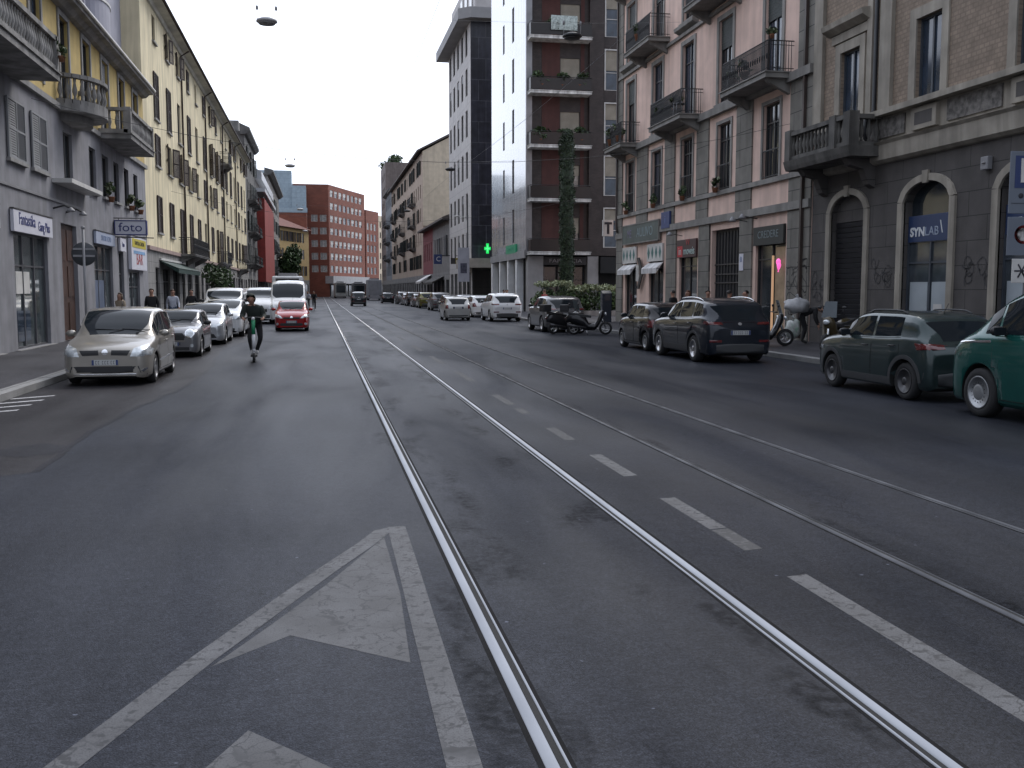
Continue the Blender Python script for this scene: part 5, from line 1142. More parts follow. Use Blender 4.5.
# ================================================================== ground, road, pavements
def asphalt(name, base, kind='road'):
    m = bpy.data.materials.new(name); m.use_nodes = True; nt = m.node_tree; N = nt.nodes; L = nt.links; b = N['Principled BSDF']
    tc = N.new('ShaderNodeTexCoord'); vec = tc.outputs['Object']
    def nz(sc, det=5, dist=0, st=None):
        n = N.new('ShaderNodeTexNoise'); n.inputs['Scale'].default_value = sc; n.inputs['Detail'].default_value = det; n.inputs['Distortion'].default_value = dist
        if st:
            mp = N.new('ShaderNodeMapping'); mp.inputs['Scale'].default_value = st; L.new(vec, mp.inputs['Vector']); L.new(mp.outputs['Vector'], n.inputs['Vector'])
        else: L.new(vec, n.inputs['Vector'])
        return n.outputs['Fac']
    def mr(v, a, c, lo, hi):
        r = N.new('ShaderNodeMapRange'); r.inputs['From Min'].default_value = lo; r.inputs['From Max'].default_value = hi; r.inputs['To Min'].default_value = a; r.inputs['To Max'].default_value = c; L.new(v, r.inputs['Value']); return r.outputs['Result']
    def mth(op, a, c):
        x = N.new('ShaderNodeMath'); x.operation = op
        for i, q in enumerate((a, c)):
            if isinstance(q, (int, float)): x.inputs[i].default_value = q
            else: L.new(q, x.inputs[i])
        return x.outputs[0]
    f = mth('MULTIPLY', mr(nz(.3, 6, .4), .8, 1.2, .35, .65), mr(nz(120, 3), .45, 1.55, .3, .7))
    f = mth('MULTIPLY', f, mth('MULTIPLY', mr(nz(42, 4), .68, 1.32, .35, .65), mr(nz(11, 5), .86, 1.14, .35, .65))); f = mth('MULTIPLY', f, mr(nz(1, 3, 0, (1.6, .02, 1)), .9, 1.1, .35, .65))
    # pale chippings
    vo = N.new('ShaderNodeTexVoronoi'); vo.inputs['Scale'].default_value = 55; L.new(vec, vo.inputs['Vector'])
    spk = mth('MULTIPLY', mr(vo.outputs['Distance'], 1, 0, .1, .16), mr(nz(30, 2), 0, 1, .55, .66)); f = mth('ADD', f, mth('MULTIPLY', spk, 1.6))
    v2 = N.new('ShaderNodeTexVoronoi'); v2.inputs['Scale'].default_value = 5; L.new(vec, v2.inputs['Vector'])
    f = mth('ADD', f, mth('MULTIPLY', mth('MULTIPLY', mr(v2.outputs['Distance'], 1, 0, .045, .07), mr(nz(9, 2), 0, 1, .56, .6)), 3.5))
    if kind == 'road':
        sp = N.new('ShaderNodeSeparateXYZ'); L.new(vec, sp.inputs[0]); X = sp.outputs['X']
        # tar smears beside the inner rails, worn into patches
        def band(c, w): return mr(mth('ABSOLUTE', mth('SUBTRACT', X, c), 0), 1, 0, w * .4, w)
        dk = mth('MAXIMUM', band(1.1, .3), mth('MAXIMUM', band(2.1, .36), mth('MAXIMUM', band(.72, .14), band(3.95, .1))))
        dk = mth('MULTIPLY', dk, mth('MULTIPLY', mr(nz(1.6, 9, .35, (1.3, .45, 1)), 0, .5, .5, .6), mr(nz(13, 6), .3, 1.15, .38, .58))); f = mth('MULTIPLY', f, mth('SUBTRACT', 1, dk))
        # hairline cracks
        cr = N.new('ShaderNodeTexVoronoi'); cr.feature = 'DISTANCE_TO_EDGE'; cr.inputs['Scale'].default_value = .45
        mx = N.new('ShaderNodeVectorMath'); mx.operation = 'ADD'; L.new(vec, mx.inputs[0]); nn = N.new('ShaderNodeTexNoise'); nn.inputs['Scale'].default_value = 2.5; nn.inputs['Detail'].default_value = 6; L.new(vec, nn.inputs['Vector']); L.new(nn.outputs['Color'], mx.inputs[1]); L.new(mx.outputs[0], cr.inputs['Vector'])
        f = mth('MULTIPLY', f, mth('SUBTRACT', 1, mth('MULTIPLY', mr(cr.outputs['Distance'], 1, 0, .001, .006), mr(nz(.3, 3), 0, .5, .52, .6))))
    sc = N.new('ShaderNodeVectorMath'); sc.operation = 'SCALE'; sc.inputs[0].default_value = base; L.new(f, sc.inputs['Scale']); L.new(sc.outputs['Vector'], b.inputs['Base Color'])
    b.inputs['Roughness'].default_value = .48
    spv = mr(nz(.5, 5, .6, (1.3, .25, 1)), .03, .12, .35, .65)
    if kind == 'road': spv = mth('MULTIPLY', spv, mth('SUBTRACT', 1, mth('MULTIPLY', dk, .9)))
    L.new(spv, b.inputs['Specular IOR Level'])
    bp = N.new('ShaderNodeBump'); bp.inputs['Strength'].default_value = .35; bp.inputs['Distance'].default_value = .008; L.new(nz(120, 4), bp.inputs['Height']); L.new(bp.outputs['Normal'], b.inputs['Normal'])
    MATS[name] = m
    return m
A_road = asphalt('asphalt', (.0235, .0255, .0325)); A_park = asphalt('old_asphalt', (.03, .0285, .031), 'park'); A_walk = asphalt('pavement_asphalt', (.06, .059, .064), 'walk'); A_patch = asphalt('fresh_asphalt_patch', (.02, .02, .024), 'park')
M_kerb = mat('granite_kerb', (.2, .198, .195), .75, var=.15, fine=.25, bump=.2, brick=(1.2, 3, .012, (.07, .07, .07), .08))
struct('ground', MB().quad((-2500, -400, -.03), (2500, -400, -.03), (2500, 4000, -.03), (-2500, 4000, -.03)), mat('dusty_ground', (.11, .105, .1), .9))
def sheet(name, pts, z, m): return struct(name, MB().poly([(x, y, z) for x, y in pts]), m)
sheet('road', [(-5.25, -30), (12.2, -30), (12.2, 300), (-5.25, 300)], 0, A_road)
rg = random.Random(11)
edge = [(-2.75 + .22 * math.sin(y * .35) + rg.uniform(-.05, .05), y) for y in [10.8 + .5 * i for i in range(70)]]
sheet('parking_strip', [(-5.22, 10.6), (-4.2, 10.9), (-3.4, 10.5)] + edge + [(-5.22, 45.5)], .001, A_park)
def blotch(cx, cy, rx, ry, n=22): return [(cx + rx * math.cos(2 * PI * k / n) * rg.uniform(.75, 1.1), cy + ry * math.sin(2 * PI * k / n) * rg.uniform(.75, 1.1)) for k in range(n)]
sm_ = MB()
for i_ in range(34): (xa, ya), (xb, yb) = edge[i_], edge[i_ + 1]; w_ = .04; sm_.quad((xa - w_, ya, .003), (xa + w_, ya, .003), (xb + .04, yb, .003), (xb - .04, yb, .003))
struct('tar_seam', sm_, A_patch)
sheet('tar_patch', blotch(-3.3, 12.3, .45, .5), .002, A_patch)
sheet('side_road', [(-60, -5), (-5.2, -5), (-5.2, 13.5), (-60, 13.5)], -.004, A_park)
def pavement(name, x0, x1, y0, y1, kx):
    struct(name, MB().box(x0, x1, y0, y1, -.05, .12), A_walk)
    a, c = (kx, kx + .3) if kx > 0 else (kx - .3, kx)
    k = MB(); y = y0
    while y < min(y1, 130): k.box(a + .002, c - .002, y + .004, min(y + 1.2, y1) - .004, -.05, .132 if (int(y * 7) % 3) else .128); y += 1.2
    if y < y1: k.box(a, c, y, y1, -.05, .13)
    struct('kerb', k, M_kerb)
pavement('pavement', -8.6, -5.5, 13.8, 300, -5.2); pavement('pavement', 12.5, 16.4, -30, 300, 12.2)
struct('pavement', MB().box(16.4, 30, 53.8, 78.7, -.05, .118), A_walk); struct('pavement', MB().box(16.4, 30, 95.2, 107.8, -.05, .118), A_walk)
struct('pavement', MB().box(-70, -8.6, 13.9, 14.1, -.05, .12), A_walk)
# ------------------------------------------------------------------ painted markings
def paint_mat(name, col, wear, crack=1):
    m = bpy.data.materials.new(name); m.use_nodes = True; nt = m.node_tree; N = nt.nodes; L = nt.links; b = N['Principled BSDF']; b.inputs['Roughness'].default_value = .7
    tc = N.new('ShaderNodeTexCoord'); vec = tc.outputs['Object']
    def nz(sc, det=6, dist=0):
        n = N.new('ShaderNodeTexNoise'); n.inputs['Scale'].default_value = sc; n.inputs['Detail'].default_value = det; n.inputs['Distortion'].default_value = dist; L.new(vec, n.inputs['Vector']); return n
    def mr(v, a, c, lo, hi):
        r = N.new('ShaderNodeMapRange'); r.inputs['From Min'].default_value = lo; r.inputs['From Max'].default_value = hi; r.inputs['To Min'].default_value = a; r.inputs['To Max'].default_value = c; L.new(v, r.inputs['Value']); return r.outputs['Result']
    cr = N.new('ShaderNodeTexVoronoi'); cr.feature = 'DISTANCE_TO_EDGE'; cr.inputs['Scale'].default_value = 5.5
    ad = N.new('ShaderNodeVectorMath'); ad.operation = 'MULTIPLY_ADD'; L.new(nz(9, 5).outputs['Color'], ad.inputs[0]); ad.inputs[1].default_value = (.22, .22, 0); L.new(vec, ad.inputs[2]); L.new(ad.outputs[0], cr.inputs['Vector'])
    mk = N.new('ShaderNodeMath'); mk.operation = 'MULTIPLY'; L.new(mr(cr.outputs['Distance'], 1, 0, .008, .035), mk.inputs[0]); L.new(mr(nz(1.6, 4).outputs['Fac'], 0, crack, .36, .52), mk.inputs[1])
    w = N.new('ShaderNodeMath'); w.operation = 'MAXIMUM'; L.new(mk.outputs[0], w.inputs[0]); L.new(mr(nz(17, 10, .15).outputs['Fac'], 0, 1, .64 - wear * .3, .71 - wear * .3), w.inputs[1])
    w2 = N.new('ShaderNodeMath'); w2.operation = 'MAXIMUM'; L.new(w.outputs[0], w2.inputs[0]); L.new(mr(nz(130, 3).outputs['Fac'], 0, .75, .5, .66), w2.inputs[1])
    mx = N.new('ShaderNodeMix'); mx.data_type = 'RGBA'; L.new(w2.outputs[0], mx.inputs['Factor']); mx.inputs['B'].default_value = (.02, .021, .025, 1)
    sc = N.new('ShaderNodeVectorMath'); sc.operation = 'SCALE'; sc.inputs[0].default_value = col; L.new(mr(nz(3, 6).outputs['Fac'], .75, 1.2, .35, .65), sc.inputs['Scale']); L.new(sc.outputs['Vector'], mx.inputs['A'])
    L.new(mx.outputs['Result'], b.inputs['Base Color']); MATS[name] = m; return m
P_white = paint_mat('worn_road_paint', (.072, .073, .079), .3); P_faint = paint_mat('faded_road_paint', (.048, .049, .054), .8); P_arrow = paint_mat('cracked_grey_paint', (.06, .061, .066), .18, 1); P_zeb = paint_mat('zebra_paint', (.42, .42, .43), .1, .4)
def line_poly(pts, w):
    out = []; n = len(pts)
    for s in (1, -1):
        row = []
        for i, (x, y) in enumerate(pts):
            a, c = pts[max(0, i - 1)], pts[min(n - 1, i + 1)]; d = Vector((c[0] - a[0], c[1] - a[1])).normalized(); row.append((x - d.y * w / 2 * s, y + d.x * w / 2 * s))
        out += row if s > 0 else row[::-1]
    return out
mk = MB()
def add_strip(mb, pts, w, z):
    o = line_poly(pts, w); n = len(pts)
    for i in range(n - 1): mb.quad((*o[i], z), (*o[i + 1], z), (*o[2 * n - 2 - i], z), (*o[2 * n - 1 - i], z))
add_strip(mk, [(.55, 7.68), (.44, 7.62), (.30, 7.25), (.02, 6.62), (-.27, 5.92), (-.6, 5.12), (-1.02, 4.0), (-1.9, 1.7), (-2.3, .6)], .135, .0016)
struct('painted_triangle_edge', mk, P_white)
mk = MB(); add_strip(mk, [(.555, 7.74), (.548, 6.6), (.535, 5.4), (.52, 3.7), (.49, 1.0)], .14, .0023); struct('painted_triangle_edge', mk, P_white)
sheet('painted_arrow_head', [(.44, 7.42), (-.0, 6.25), (-.3, 5.55), (-.56, 4.97), (-.19, 5.36), (.41, 4.84), (.45, 6)], .001, P_arrow)
sheet('painted_arrow_head', [(-.33, 4.2), (-.62, 3.55), (-.5, 3.4), (-.32, 3.72), (.3, 3.3), (.05, 3.75)], .001, P_arrow)
for (y0, y1, m) in ((3.1, 5.92, P_white), (6.55, 7.2, P_faint), (7.2, 8.4, P_white), (9.45, 10.8, P_white), (11.9, 13.05, P_faint), (14.6, 15.3, P_faint), (15.8, 17.4, P_faint), (20.0, 22.5, P_faint), (25, 28, P_faint), (30.5, 33.5, P_faint), (37, 40, P_faint), (44, 47, P_faint), (0, 1.6, P_white)):
    sheet('lane_dash', [(2.94, y0), (3.09, y0 + .03), (3.09, y1), (2.94, y1 - .03)], .001, m)
for k in range(4): y = 16.0 + k * .72; sheet('hatched_kerb_marking', [(-5.2, y), (-5.2, y + .17), (-4.62, y + .62), (-4.62, y + .45)], .002, P_zeb)
# ------------------------------------------------------------------ tram rails
M_rail = mat('polished_rail_steel', (.34, .345, .36), .3, 1, var=.08, vscale=1); M_raild = mat('dull_rail_steel', (.11, .11, .115), .45, 1, var=.3, vscale=2); M_groove = mat('rail_groove', (.012, .012, .012), .9, var=.2)
for x, m, l, si in ((.865, M_rail, 'bright polished tram rail nearest the painted arrow', 1), (2.385, M_rail, 'polished tram rail beside the broken white line', -1), (3.84, M_raild, 'dull tram rail just right of the broken white line', 1), (5.295, M_raild, 'dull tram rail farthest right on the road', -1)):
    o = thing('tram_rail', l, 'rail', (x, 0, 0), 0, 'tram rails set in the road'); s = 1 if m is M_rail else .8
    def sm_prism(pts):
        q = MB().prism([(px * s * si, pz) for px, pz in pts], -6, 290)
        for i in range(len(q.sm)): q.sm[i] = len(q.f[i]) == 4
        return q
    sm_prism([(-.036, -.05), (-.036, .001), (-.032, .005), (-.024, .0085), (-.012, .0105), (.002, .0105), (.012, .0085), (.018, .005), (.021, 0), (.021, -.05)]).build('rail_head', m, o)
    MB().box(-.0365 * s * si, -.062 * s * si, -6, 290, -.02, .0012).box(.0645 * s * si, .085 * s * si, -6, 290, -.02, .0012).build('sealant_strip', mat('black_sealant', (.008, .008, .009), .8, spec=.1, var=.3, vscale=3), o)
    MB().box(.0215 * s * si, .05 * s * si, -6, 290, -.02, .0025).build('groove', M_groove, o); sm_prism([(.0505, -.05), (.0505, .004), (.053, .007), (.057, .008), (.061, .007), (.064, .003), (.064, -.05)]).build('guard_lip', m, o)
# the hill of trees closing the gaps in the skyline is hidden by houses, so none is built

# ================================================================== street things
def disc_sign(): 
    o = thing('round_sign', 'grey back of a round traffic sign on a pole at left', 'sign', (-5.75, 26.6, .12), R(188))
    MB().tube([(0, 0, 0), (0, 0, 3.25)], .032, 8).build('pole', M_fgrey, o); MB().lathe([(.01, -.012), (.285, -.012), (.295, 0), (.285, .012), (.01, .012)], (0, -.05, 2.62), 28, axis='y').build('plate', mat('sign_back_grey', (.05, .054, .06), .5, .3, var=.1), o)
    MB().box(-.25, .25, -.037, -.02, 2.55, 2.6).box(-.25, .25, -.037, -.02, 2.72, 2.77).build('clamp', M_fgrey, o); MB().ball((0, 0, 3.27), .05, 8).build('pole_cap', M_fgrey, o)
disc_sign()
o = thing('parking_sign', 'blue parking sign with smaller round and disabled plates at the right edge', 'sign', (12.78, 16.4, .12), R(-6))
MB().tube([(.0, .05, 0), (0, .05, 4.35)], .035, 8).build('pole', M_fgrey, o); M_sblue = mat('sign_blue', (.018, .035, .12), .45, var=.05); M_splate = mat('sign_plate_pale', (.13, .15, .185), .5, var=.06)
MB().box(-.42, .42, -.02, .01, 3.12, 4.24).build('plate', M_splate, o, bevel=.008); p = MB().box(-.33, .33, -.026, -.0205, 3.58, 4.16).build('blue_panel', M_sblue, o); lettering('P', .6, M_fwhite, p, (-.1, -.03, 3.87), 1, bold=.012)
MB().ball((-.2, -.025, 3.44), (.05, .006, .05), 10).box(-.38, .38, -.025, -.021, 3.3, 3.31).build('marks', M_ink, o)
p = MB().box(-.42, .42, -.02, .01, 2.36, 3.06).build('plate', M_splate, o, bevel=.008); MB().lathe([(.01, 0), (.17, 0)], (-.12, -.024, 2.74), 20, axis='y').build('red_disc', mat('sign_red', (.3, .03, .03), .5, var=.05), p); MB().lathe([(.01, 0), (.12, 0)], (-.12, -.027, 2.74), 20, axis='y').build('pale_disc', M_fwhite, p)
p = MB().box(-.3, .42, -.02, .01, 1.86, 2.3).build('plate', M_fwhite, o, bevel=.008)
g = MB()
for a in range(3): g.tube([(-.12 + .14 * math.cos(a * PI / 3), -.025, 2.08 + .14 * math.sin(a * PI / 3)), (-.12 - .14 * math.cos(a * PI / 3), -.025, 2.08 - .14 * math.sin(a * PI / 3))], .015, 4)
g.build('star_mark', M_ink, p)
o = thing('oval_sign', 'black oval hanging sign above the shops of the yellow building', 'sign', (-7.75, 85, 3.6)); MB().lathe([(.01, -.05), (.5, -.05), (.52, 0), (.5, .05), (.01, .05)], n=24, axis='y').lathe([(.3, -.06), (.34, -.06)], n=24, axis='y', cap=False).build('oval', M_fdark, o); MB().box(-.75, -.5, -.02, .02, -.03, .03).build('bracket', M_iron, o); MB().box(-.3, .3, -.062, -.052, -.04, .04).build('pale_line', M_pale, o)
o = thing('hung_cloth', 'pale patterned cloth hung over the railing of the top visible brown balcony', 'cloth', (18.9, 77.36, 21.85)); cb_ = MB()
for i_ in range(16): xa, xb = -1.05 + i_ * .131, -1.05 + (i_ + 1) * .131; cb_.add([(xa, -.03 - .03 * math.sin(i_ * 1.4), 0), (xb, -.03 - .03 * math.sin(i_ * 1.4 + 1.4), 0), (xb, 0, 1.1), (xa, 0, 1.1), (xb, .16, 1.1), (xa, .16, 1.1)], [(0, 1, 2, 3), (3, 2, 4, 5)], 0, True)
cb_.build('cloth', mat('patterned_cloth', (.32, .36, .34), .9, var=.35, vscale=7), o)
# hanging street lamps on span wires
def span(Y, lamps, z=12.0, x0=-8.4, x1=16.1, sag=.5):
    mid = len(lamps); o = thing('span_wire', {40: 'nearest thin wire across the street carrying hanging lamps', 80: 'second wire across the street carrying hanging lamps', 120: 'third wire across the street carrying hanging lamps', 160: 'farthest wire across the street carrying hanging lamps'}[Y], 'wire', (0, Y, z), 0, 'lamp wires across the street')
    MB().tube([(x0 + (x1 - x0) * k / 12, 0, sag * (2 * k / 12 - 1) ** 2 + .35) for k in range(13)], .0035, 4, cap=False).build('wire', M_fgrey, o)
    for x, l in lamps:
        q = thing('hanging_lamp', l, 'street lamp', (x, Y, z), 0, 'lamps hanging over the street'); zz = sag * (2 * (x - x0) / (x1 - x0) - 1) ** 2 + .35
        MB().lathe([(.02, .12), (.18, .1), (.38, .02), (.4, -.05), (.34, -.09), (.02, -.11)], n=18).build('lamp_body', mat('lamp_grey', (.4, .4, .41), .5) if x < 0 else M_iron, q); MB().lathe([(.33, -.105), (.3, -.14), (.01, -.16)], n=18).build('diffuser', M_stone if x < 0 else M_fdark, q)
        MB().tube([(-.35, 0, .02), (-.35, 0, zz)], .008, 5).tube([(.35, 0, .02), (.35, 0, zz)], .008, 5).build('hanger', mat('lamp_grey', (.4, .4, .41), .5), q); MB().lathe([(.0, .1), (.045, .06), (.045, -.06), (.0, -.1)], (-.35, 0, zz), 8).lathe([(.0, .1), (.045, .06), (.045, -.06), (.0, -.1)], (.35, 0, zz), 8).build('insulator', M_fgrey, q)
span(40, [(-1.8, 'grey lamp hanging in the white sky at upper left'), (10.1, 'dark lamp hanging before the top balcony of the brown block')]); span(80, [(-2.1, 'small lamp hanging low in the middle of the sky'), (10.3, 'lamp hanging in front of the grey office tower')], 11.4)
span(120, [(-2.1, 'tiny lamp before the blue glass rooftop block'), (10.3, 'tiny lamp before the beige gabled building')], 11.2); span(160, [(-2.1, 'farthest tiny lamp before the red brick building')], 11.0)
for x, l in ((1.63, 'thin tram contact wire over the nearer track'), (4.57, 'thin tram contact wire over the track on the right')):
    tag(MB().tube([(x, y, 5.75 + .12 * math.cos(y / 20 * PI)) for y in range(2, 282, 5)], .004, 4, cap=False).build('contact_wire', M_fgrey), l, 'wire', 'tram contact wires')
for y, l in ((33, 'slack cable hung across to the pink building from the left'), (62, 'tram wire tether strung across by the brown balcony block'), (95, 'tram wire tether strung across by the grey tower')):
    tag(MB().tube([(-8.45 + 24.6 * k / 10, y, 6.0 + 1.6 * (2 * k / 10 - 1) ** 2) for k in range(11)], .007, 4, cap=False).build('tether_wire', M_iron), l, 'wire', 'tether wires')
# banner, shop boards and small signs on the far right pavement
o = thing('banner_sign', 'tall pale banner sign on a post before the grey tower', 'sign', (14.6, 100.0, .12), R(-4)); MB().tube([(0, .06, 0), (0, .06, 9.2)], .07, 8).build('pole', M_iron, o)
MB().box(-1.0, .15, -.14, -.08, 2.55, 5.95).build('banner', mat('banner_pale', (.36, .36, .41), .6, var=.08), o); MB().box(-.75, -.1, -.15, -.141, 3.4, 4.4).build('picture', mat('banner_picture', (.06, .06, .09), .6, var=.4, vscale=5), o); MB().tube([(0, .06, 8.9), (-1.0, .06, 9.1)], .04, 6).ball((-1.1, .06, 9.05), (.3, .14, .1), 8).build('lamp_arm', M_fwhite, o)
o = thing('square_sign', 'blue square hanging sign with a pale letter on the low grey house', 'sign', (14.6, 126, 5.7)); MB().box(-.5, .5, -.1, .1, -.6, .6).build('box', M_sblue, o, bevel=.02); lettering('C', .85, M_fwhite, o, (0.05, -.106, 0), 1); MB().box(.5, 1.55, -.03, .03, .4, .5).build('bracket', M_iron, o)
o = thing('yellow_sign', 'small dark and yellow hanging sign between blue sign and banner', 'sign', (15.5, 116, 5.2)); MB().box(-.55, .0, -.08, .08, -.35, .35).build('dark_box', M_fdark, o); MB().box(.0, .55, -.08, .08, -.35, .35).build('yellow_box', mat('mustard', (.3, .24, .05), .5), o); MB().tube([(0, 0, .36), (0, 0, .6), (.7, 0, .6)], .03, 5).build('bracket', M_iron, o)
o = thing('tobacco_sign', 'small white sign with a white T beside the pink building edge', 'sign', (15.9, 54.6, 5.3)); MB().box(-.3, .3, -.08, .08, -.45, .45).build('box', M_fwhite, o, bevel=.01); MB().box(-.22, .22, -.09, -.081, .2, .33).box(-.07, .07, -.09, -.081, -.33, .2).build('letter_mark', M_ink, o); MB().box(.3, .45, -.03, .03, .2, .3).build('bracket', M_iron, o)
o = thing('parking_meter', 'dark blue parking ticket machine at the far corner of the pink building', 'machine', (15.2, 52.4, .12)); MB().box(-.26, .26, -.2, .2, 0, 1.05).build('body', mat('machine_blue', (.02, .026, .04), .5), o, bevel=.03); MB().prism([(-.2, 1.05), (.2, 1.05), (.2, 1.62), (.05, 1.7), (-.2, 1.55)], -.26, .26, axis='x').build('head', mat('machine_blue', (.02, .026, .04), .5), o); MB().box(-.16, .16, -.212, -.2, 1.18, 1.5).build('screen', M_paneb, o)
# hedge, climbing cypress
def hedge():
    o = thing('hedge', 'clipped hedge with pale top in front of the brown apartment block', 'hedge', (17.6, 66, .12)); rg = random.Random(31); b = MB(); t = MB()
    for i in range(26):
        x = -3.0 + i * .26; b.leaves((x, rg.uniform(-.2, .3), .95 + rg.uniform(-.1, .1)), (.55, .8, .85), 190, .12, rg, 0, 2, .3); t.leaves((x, rg.uniform(-.2, .2), 1.85 + rg.uniform(-.06, .1) + (.25 if i < 8 else 0)), (.45, .7, .2), 60, .12, rg, 0, 2)
    b.build('foliage', [M_leafm, M_leafd], o); t.build('pale_top_growth', [M_leafl, M_leafl], o)
    MB().box(-3.2, 4.2, -.9, -.75, 0, .35).build('low_wall', M_conc, o)
hedge()
leaf_plant('round_bush', 'bright green bush at the left end of the hedge', 'bush', (14.6, 66.5, .12), (.8, .8, .85), 700, .13, mats=[M_leafm, M_leafl, M_leafm], seed=33)
def cypress():
    o = thing('columnar_cypress', 'narrow dark green cypress rising before the brown balconies', 'tree', (17.85, 72, .12)); rg = random.Random(35); b = MB(); z = 1.2
    while z < 13.2:
        k = .6 * min(1, (13.6 - z) / 1.0) ** .5; b.leaves((rg.uniform(-.08, .08), rg.uniform(-.08, .08), z), (k * rg.uniform(.9, 1.12), k, .42), 460, .08, rg, 0, 3, .3); z += .3
    b.tube([(0, 0, .8), (0, 0, 1.4), (0, 0, 12.4), (0, 0, 13.2)], [.3, .48, .46, .1], 14)
    b.build('crown', [mat('cypress_leaves', (.011, .024, .009), .7, var=.5, vscale=5)] * 2 + [M_leafd], o); MB().tube([(0, 0, 0), (0, 0, 6), (0, 0, 12.6)], [.12, .08, .02], 8).build('trunk', M_wood, o)
cypress()
CLOUD = (.93, 1.07)
# ================================================================== people
M_skin = mat('skin', (.36, .2, .14), .6, var=.08); M_shoe_w = mat('white_trainers', (.5, .5, .5), .6); M_shoe_d = mat('dark_shoes', (.02, .02, .02), .6)
M_hair_d = mat('dark_hair', (.012, .009, .007), .6); M_hair_b = mat('brown_hair', (.06, .03, .015), .6); M_hair_r = mat('reddish_hair', (.11, .04, .015), .6)
def cloth(n, c): return mat(n, c, .85, var=.15, vscale=6)
STAND = dict(pel=(0, 0, .95), bel=(0, .01, 1.1), che=(0, .0, 1.3), nec=(0, .0, 1.46), hd0=(0, .02, 1.55), hd1=(0, .03, 1.64), hd2=(0, .01, 1.71),
    shL=(.175, 0, 1.41), elL=(.23, -.03, 1.14), wrL=(.24, .07, .9), haL=(.235, .1, .83), shR=(-.175, 0, 1.41), elR=(-.23, -.03, 1.14), wrR=(-.24, .07, .9), haR=(-.235, .1, .83),
    hiL=(.09, 0, .9), knL=(.1, .03, .5), anL=(.1, -.02, .08), toL=(.115, .15, .04), hiR=(-.09, 0, .9), knR=(-.1, .03, .5), anR=(-.1, -.02, .08), toR=(-.115, .15, .04))
def pose(**k): d = dict(STAND); d.update(k); return d
WALK = pose(knL=(.09, .2, .52), anL=(.09, .3, .1), toL=(.1, .47, .06), knR=(-.09, -.02, .5), anR=(-.09, -.32, .14), toR=(-.1, -.18, .05), elL=(.24, -.14, 1.16), wrL=(.25, -.12, .9), haL=(.25, -.1, .83), elR=(-.24, .05, 1.15), wrR=(-.24, .22, .95), haR=(-.23, .27, .89))
RIDE = pose(pel=(-.05, -.14, 1.0), bel=(-.04, -.07, 1.15), che=(-.01, .04, 1.34), nec=(.02, .13, 1.47), hd0=(.03, .18, 1.54), hd1=(.045, .22, 1.61), hd2=(.045, .2, 1.69), shL=(.19, .08, 1.42), elL=(.28, .1, 1.18), wrL=(.26, .36, 1.13), haL=(.24, .43, 1.12), shR=(-.18, .06, 1.43), elR=(-.27, .08, 1.18), wrR=(-.26, .36, 1.13), haR=(-.24, .43, 1.12),
    hiL=(.04, -.12, .95), knL=(.1, .12, .6), anL=(.05, -.02, .26), toL=(.05, .16, .21), hiR=(-.14, -.14, .95), knR=(-.17, -.04, .58), anR=(-.06, -.3, .25), toR=(-.08, -.13, .21))
BEND = pose(pel=(0, -.05, .93), bel=(0, .08, 1.02), che=(0, .28, 1.1), nec=(0, .44, 1.13), hd0=(0, .51, 1.12), hd1=(0, .59, 1.1), hd2=(0, .64, 1.14), shL=(.18, .38, 1.1), elL=(.25, .36, .83), wrL=(.24, .46, .6), haL=(.24, .48, .53), shR=(-.18, .38, 1.1), elR=(-.26, .4, .84), wrR=(-.22, .5, .64), haR=(-.2, .52, .57), hiL=(.1, -.05, .9), knL=(.12, .08, .49), hiR=(-.1, -.05, .9), knR=(-.12, .06, .49))
CYCLE = pose(pel=(0, -.2, 1.0), bel=(0, -.14, 1.14), che=(0, .0, 1.34), nec=(0, .1, 1.48), hd0=(0, .14, 1.56), hd1=(0, .17, 1.64), hd2=(0, .14, 1.71), shL=(.18, .04, 1.42), elL=(.26, .18, 1.2), wrL=(.25, .4, 1.06), haL=(.25, .46, 1.05), shR=(-.18, .04, 1.42), elR=(-.26, .18, 1.2), wrR=(-.25, .4, 1.06), haR=(-.25, .46, 1.05),
    hiL=(.09, -.18, .96), knL=(.1, .2, .82), anL=(.1, .08, .42), toL=(.1, .24, .38), hiR=(-.09, -.18, .96), knR=(-.1, .12, .58), anR=(-.1, -.06, .2), toR=(-.1, .1, .16))
EDGES = [('pel', 'bel'), ('bel', 'che'), ('che', 'nec'), ('nec', 'hd0'), ('hd0', 'hd1'), ('hd1', 'hd2')] + [(a + s, b + s) for s in 'LR' for a, b in (('sh', 'el'), ('el', 'wr'), ('wr', 'ha'), ('hi', 'kn'), ('kn', 'an'), ('an', 'to'))] + [('che', 'shL'), ('che', 'shR'), ('pel', 'hiL'), ('pel', 'hiR')]
RAD = dict(pel=(.15, .115), bel=(.14, .105), che=(.155, .115), nec=(.06, .06), hd0=(.062, .07), hd1=(.078, .098), hd2=(.06, .07), sh=(.068, .068), el=(.046, .046), wr=(.032, .032), ha=(.036, .024), hi=(.092, .095), kn=(.06, .06), an=(.042, .045), to=(.04, .032))
PEOPLE = {}
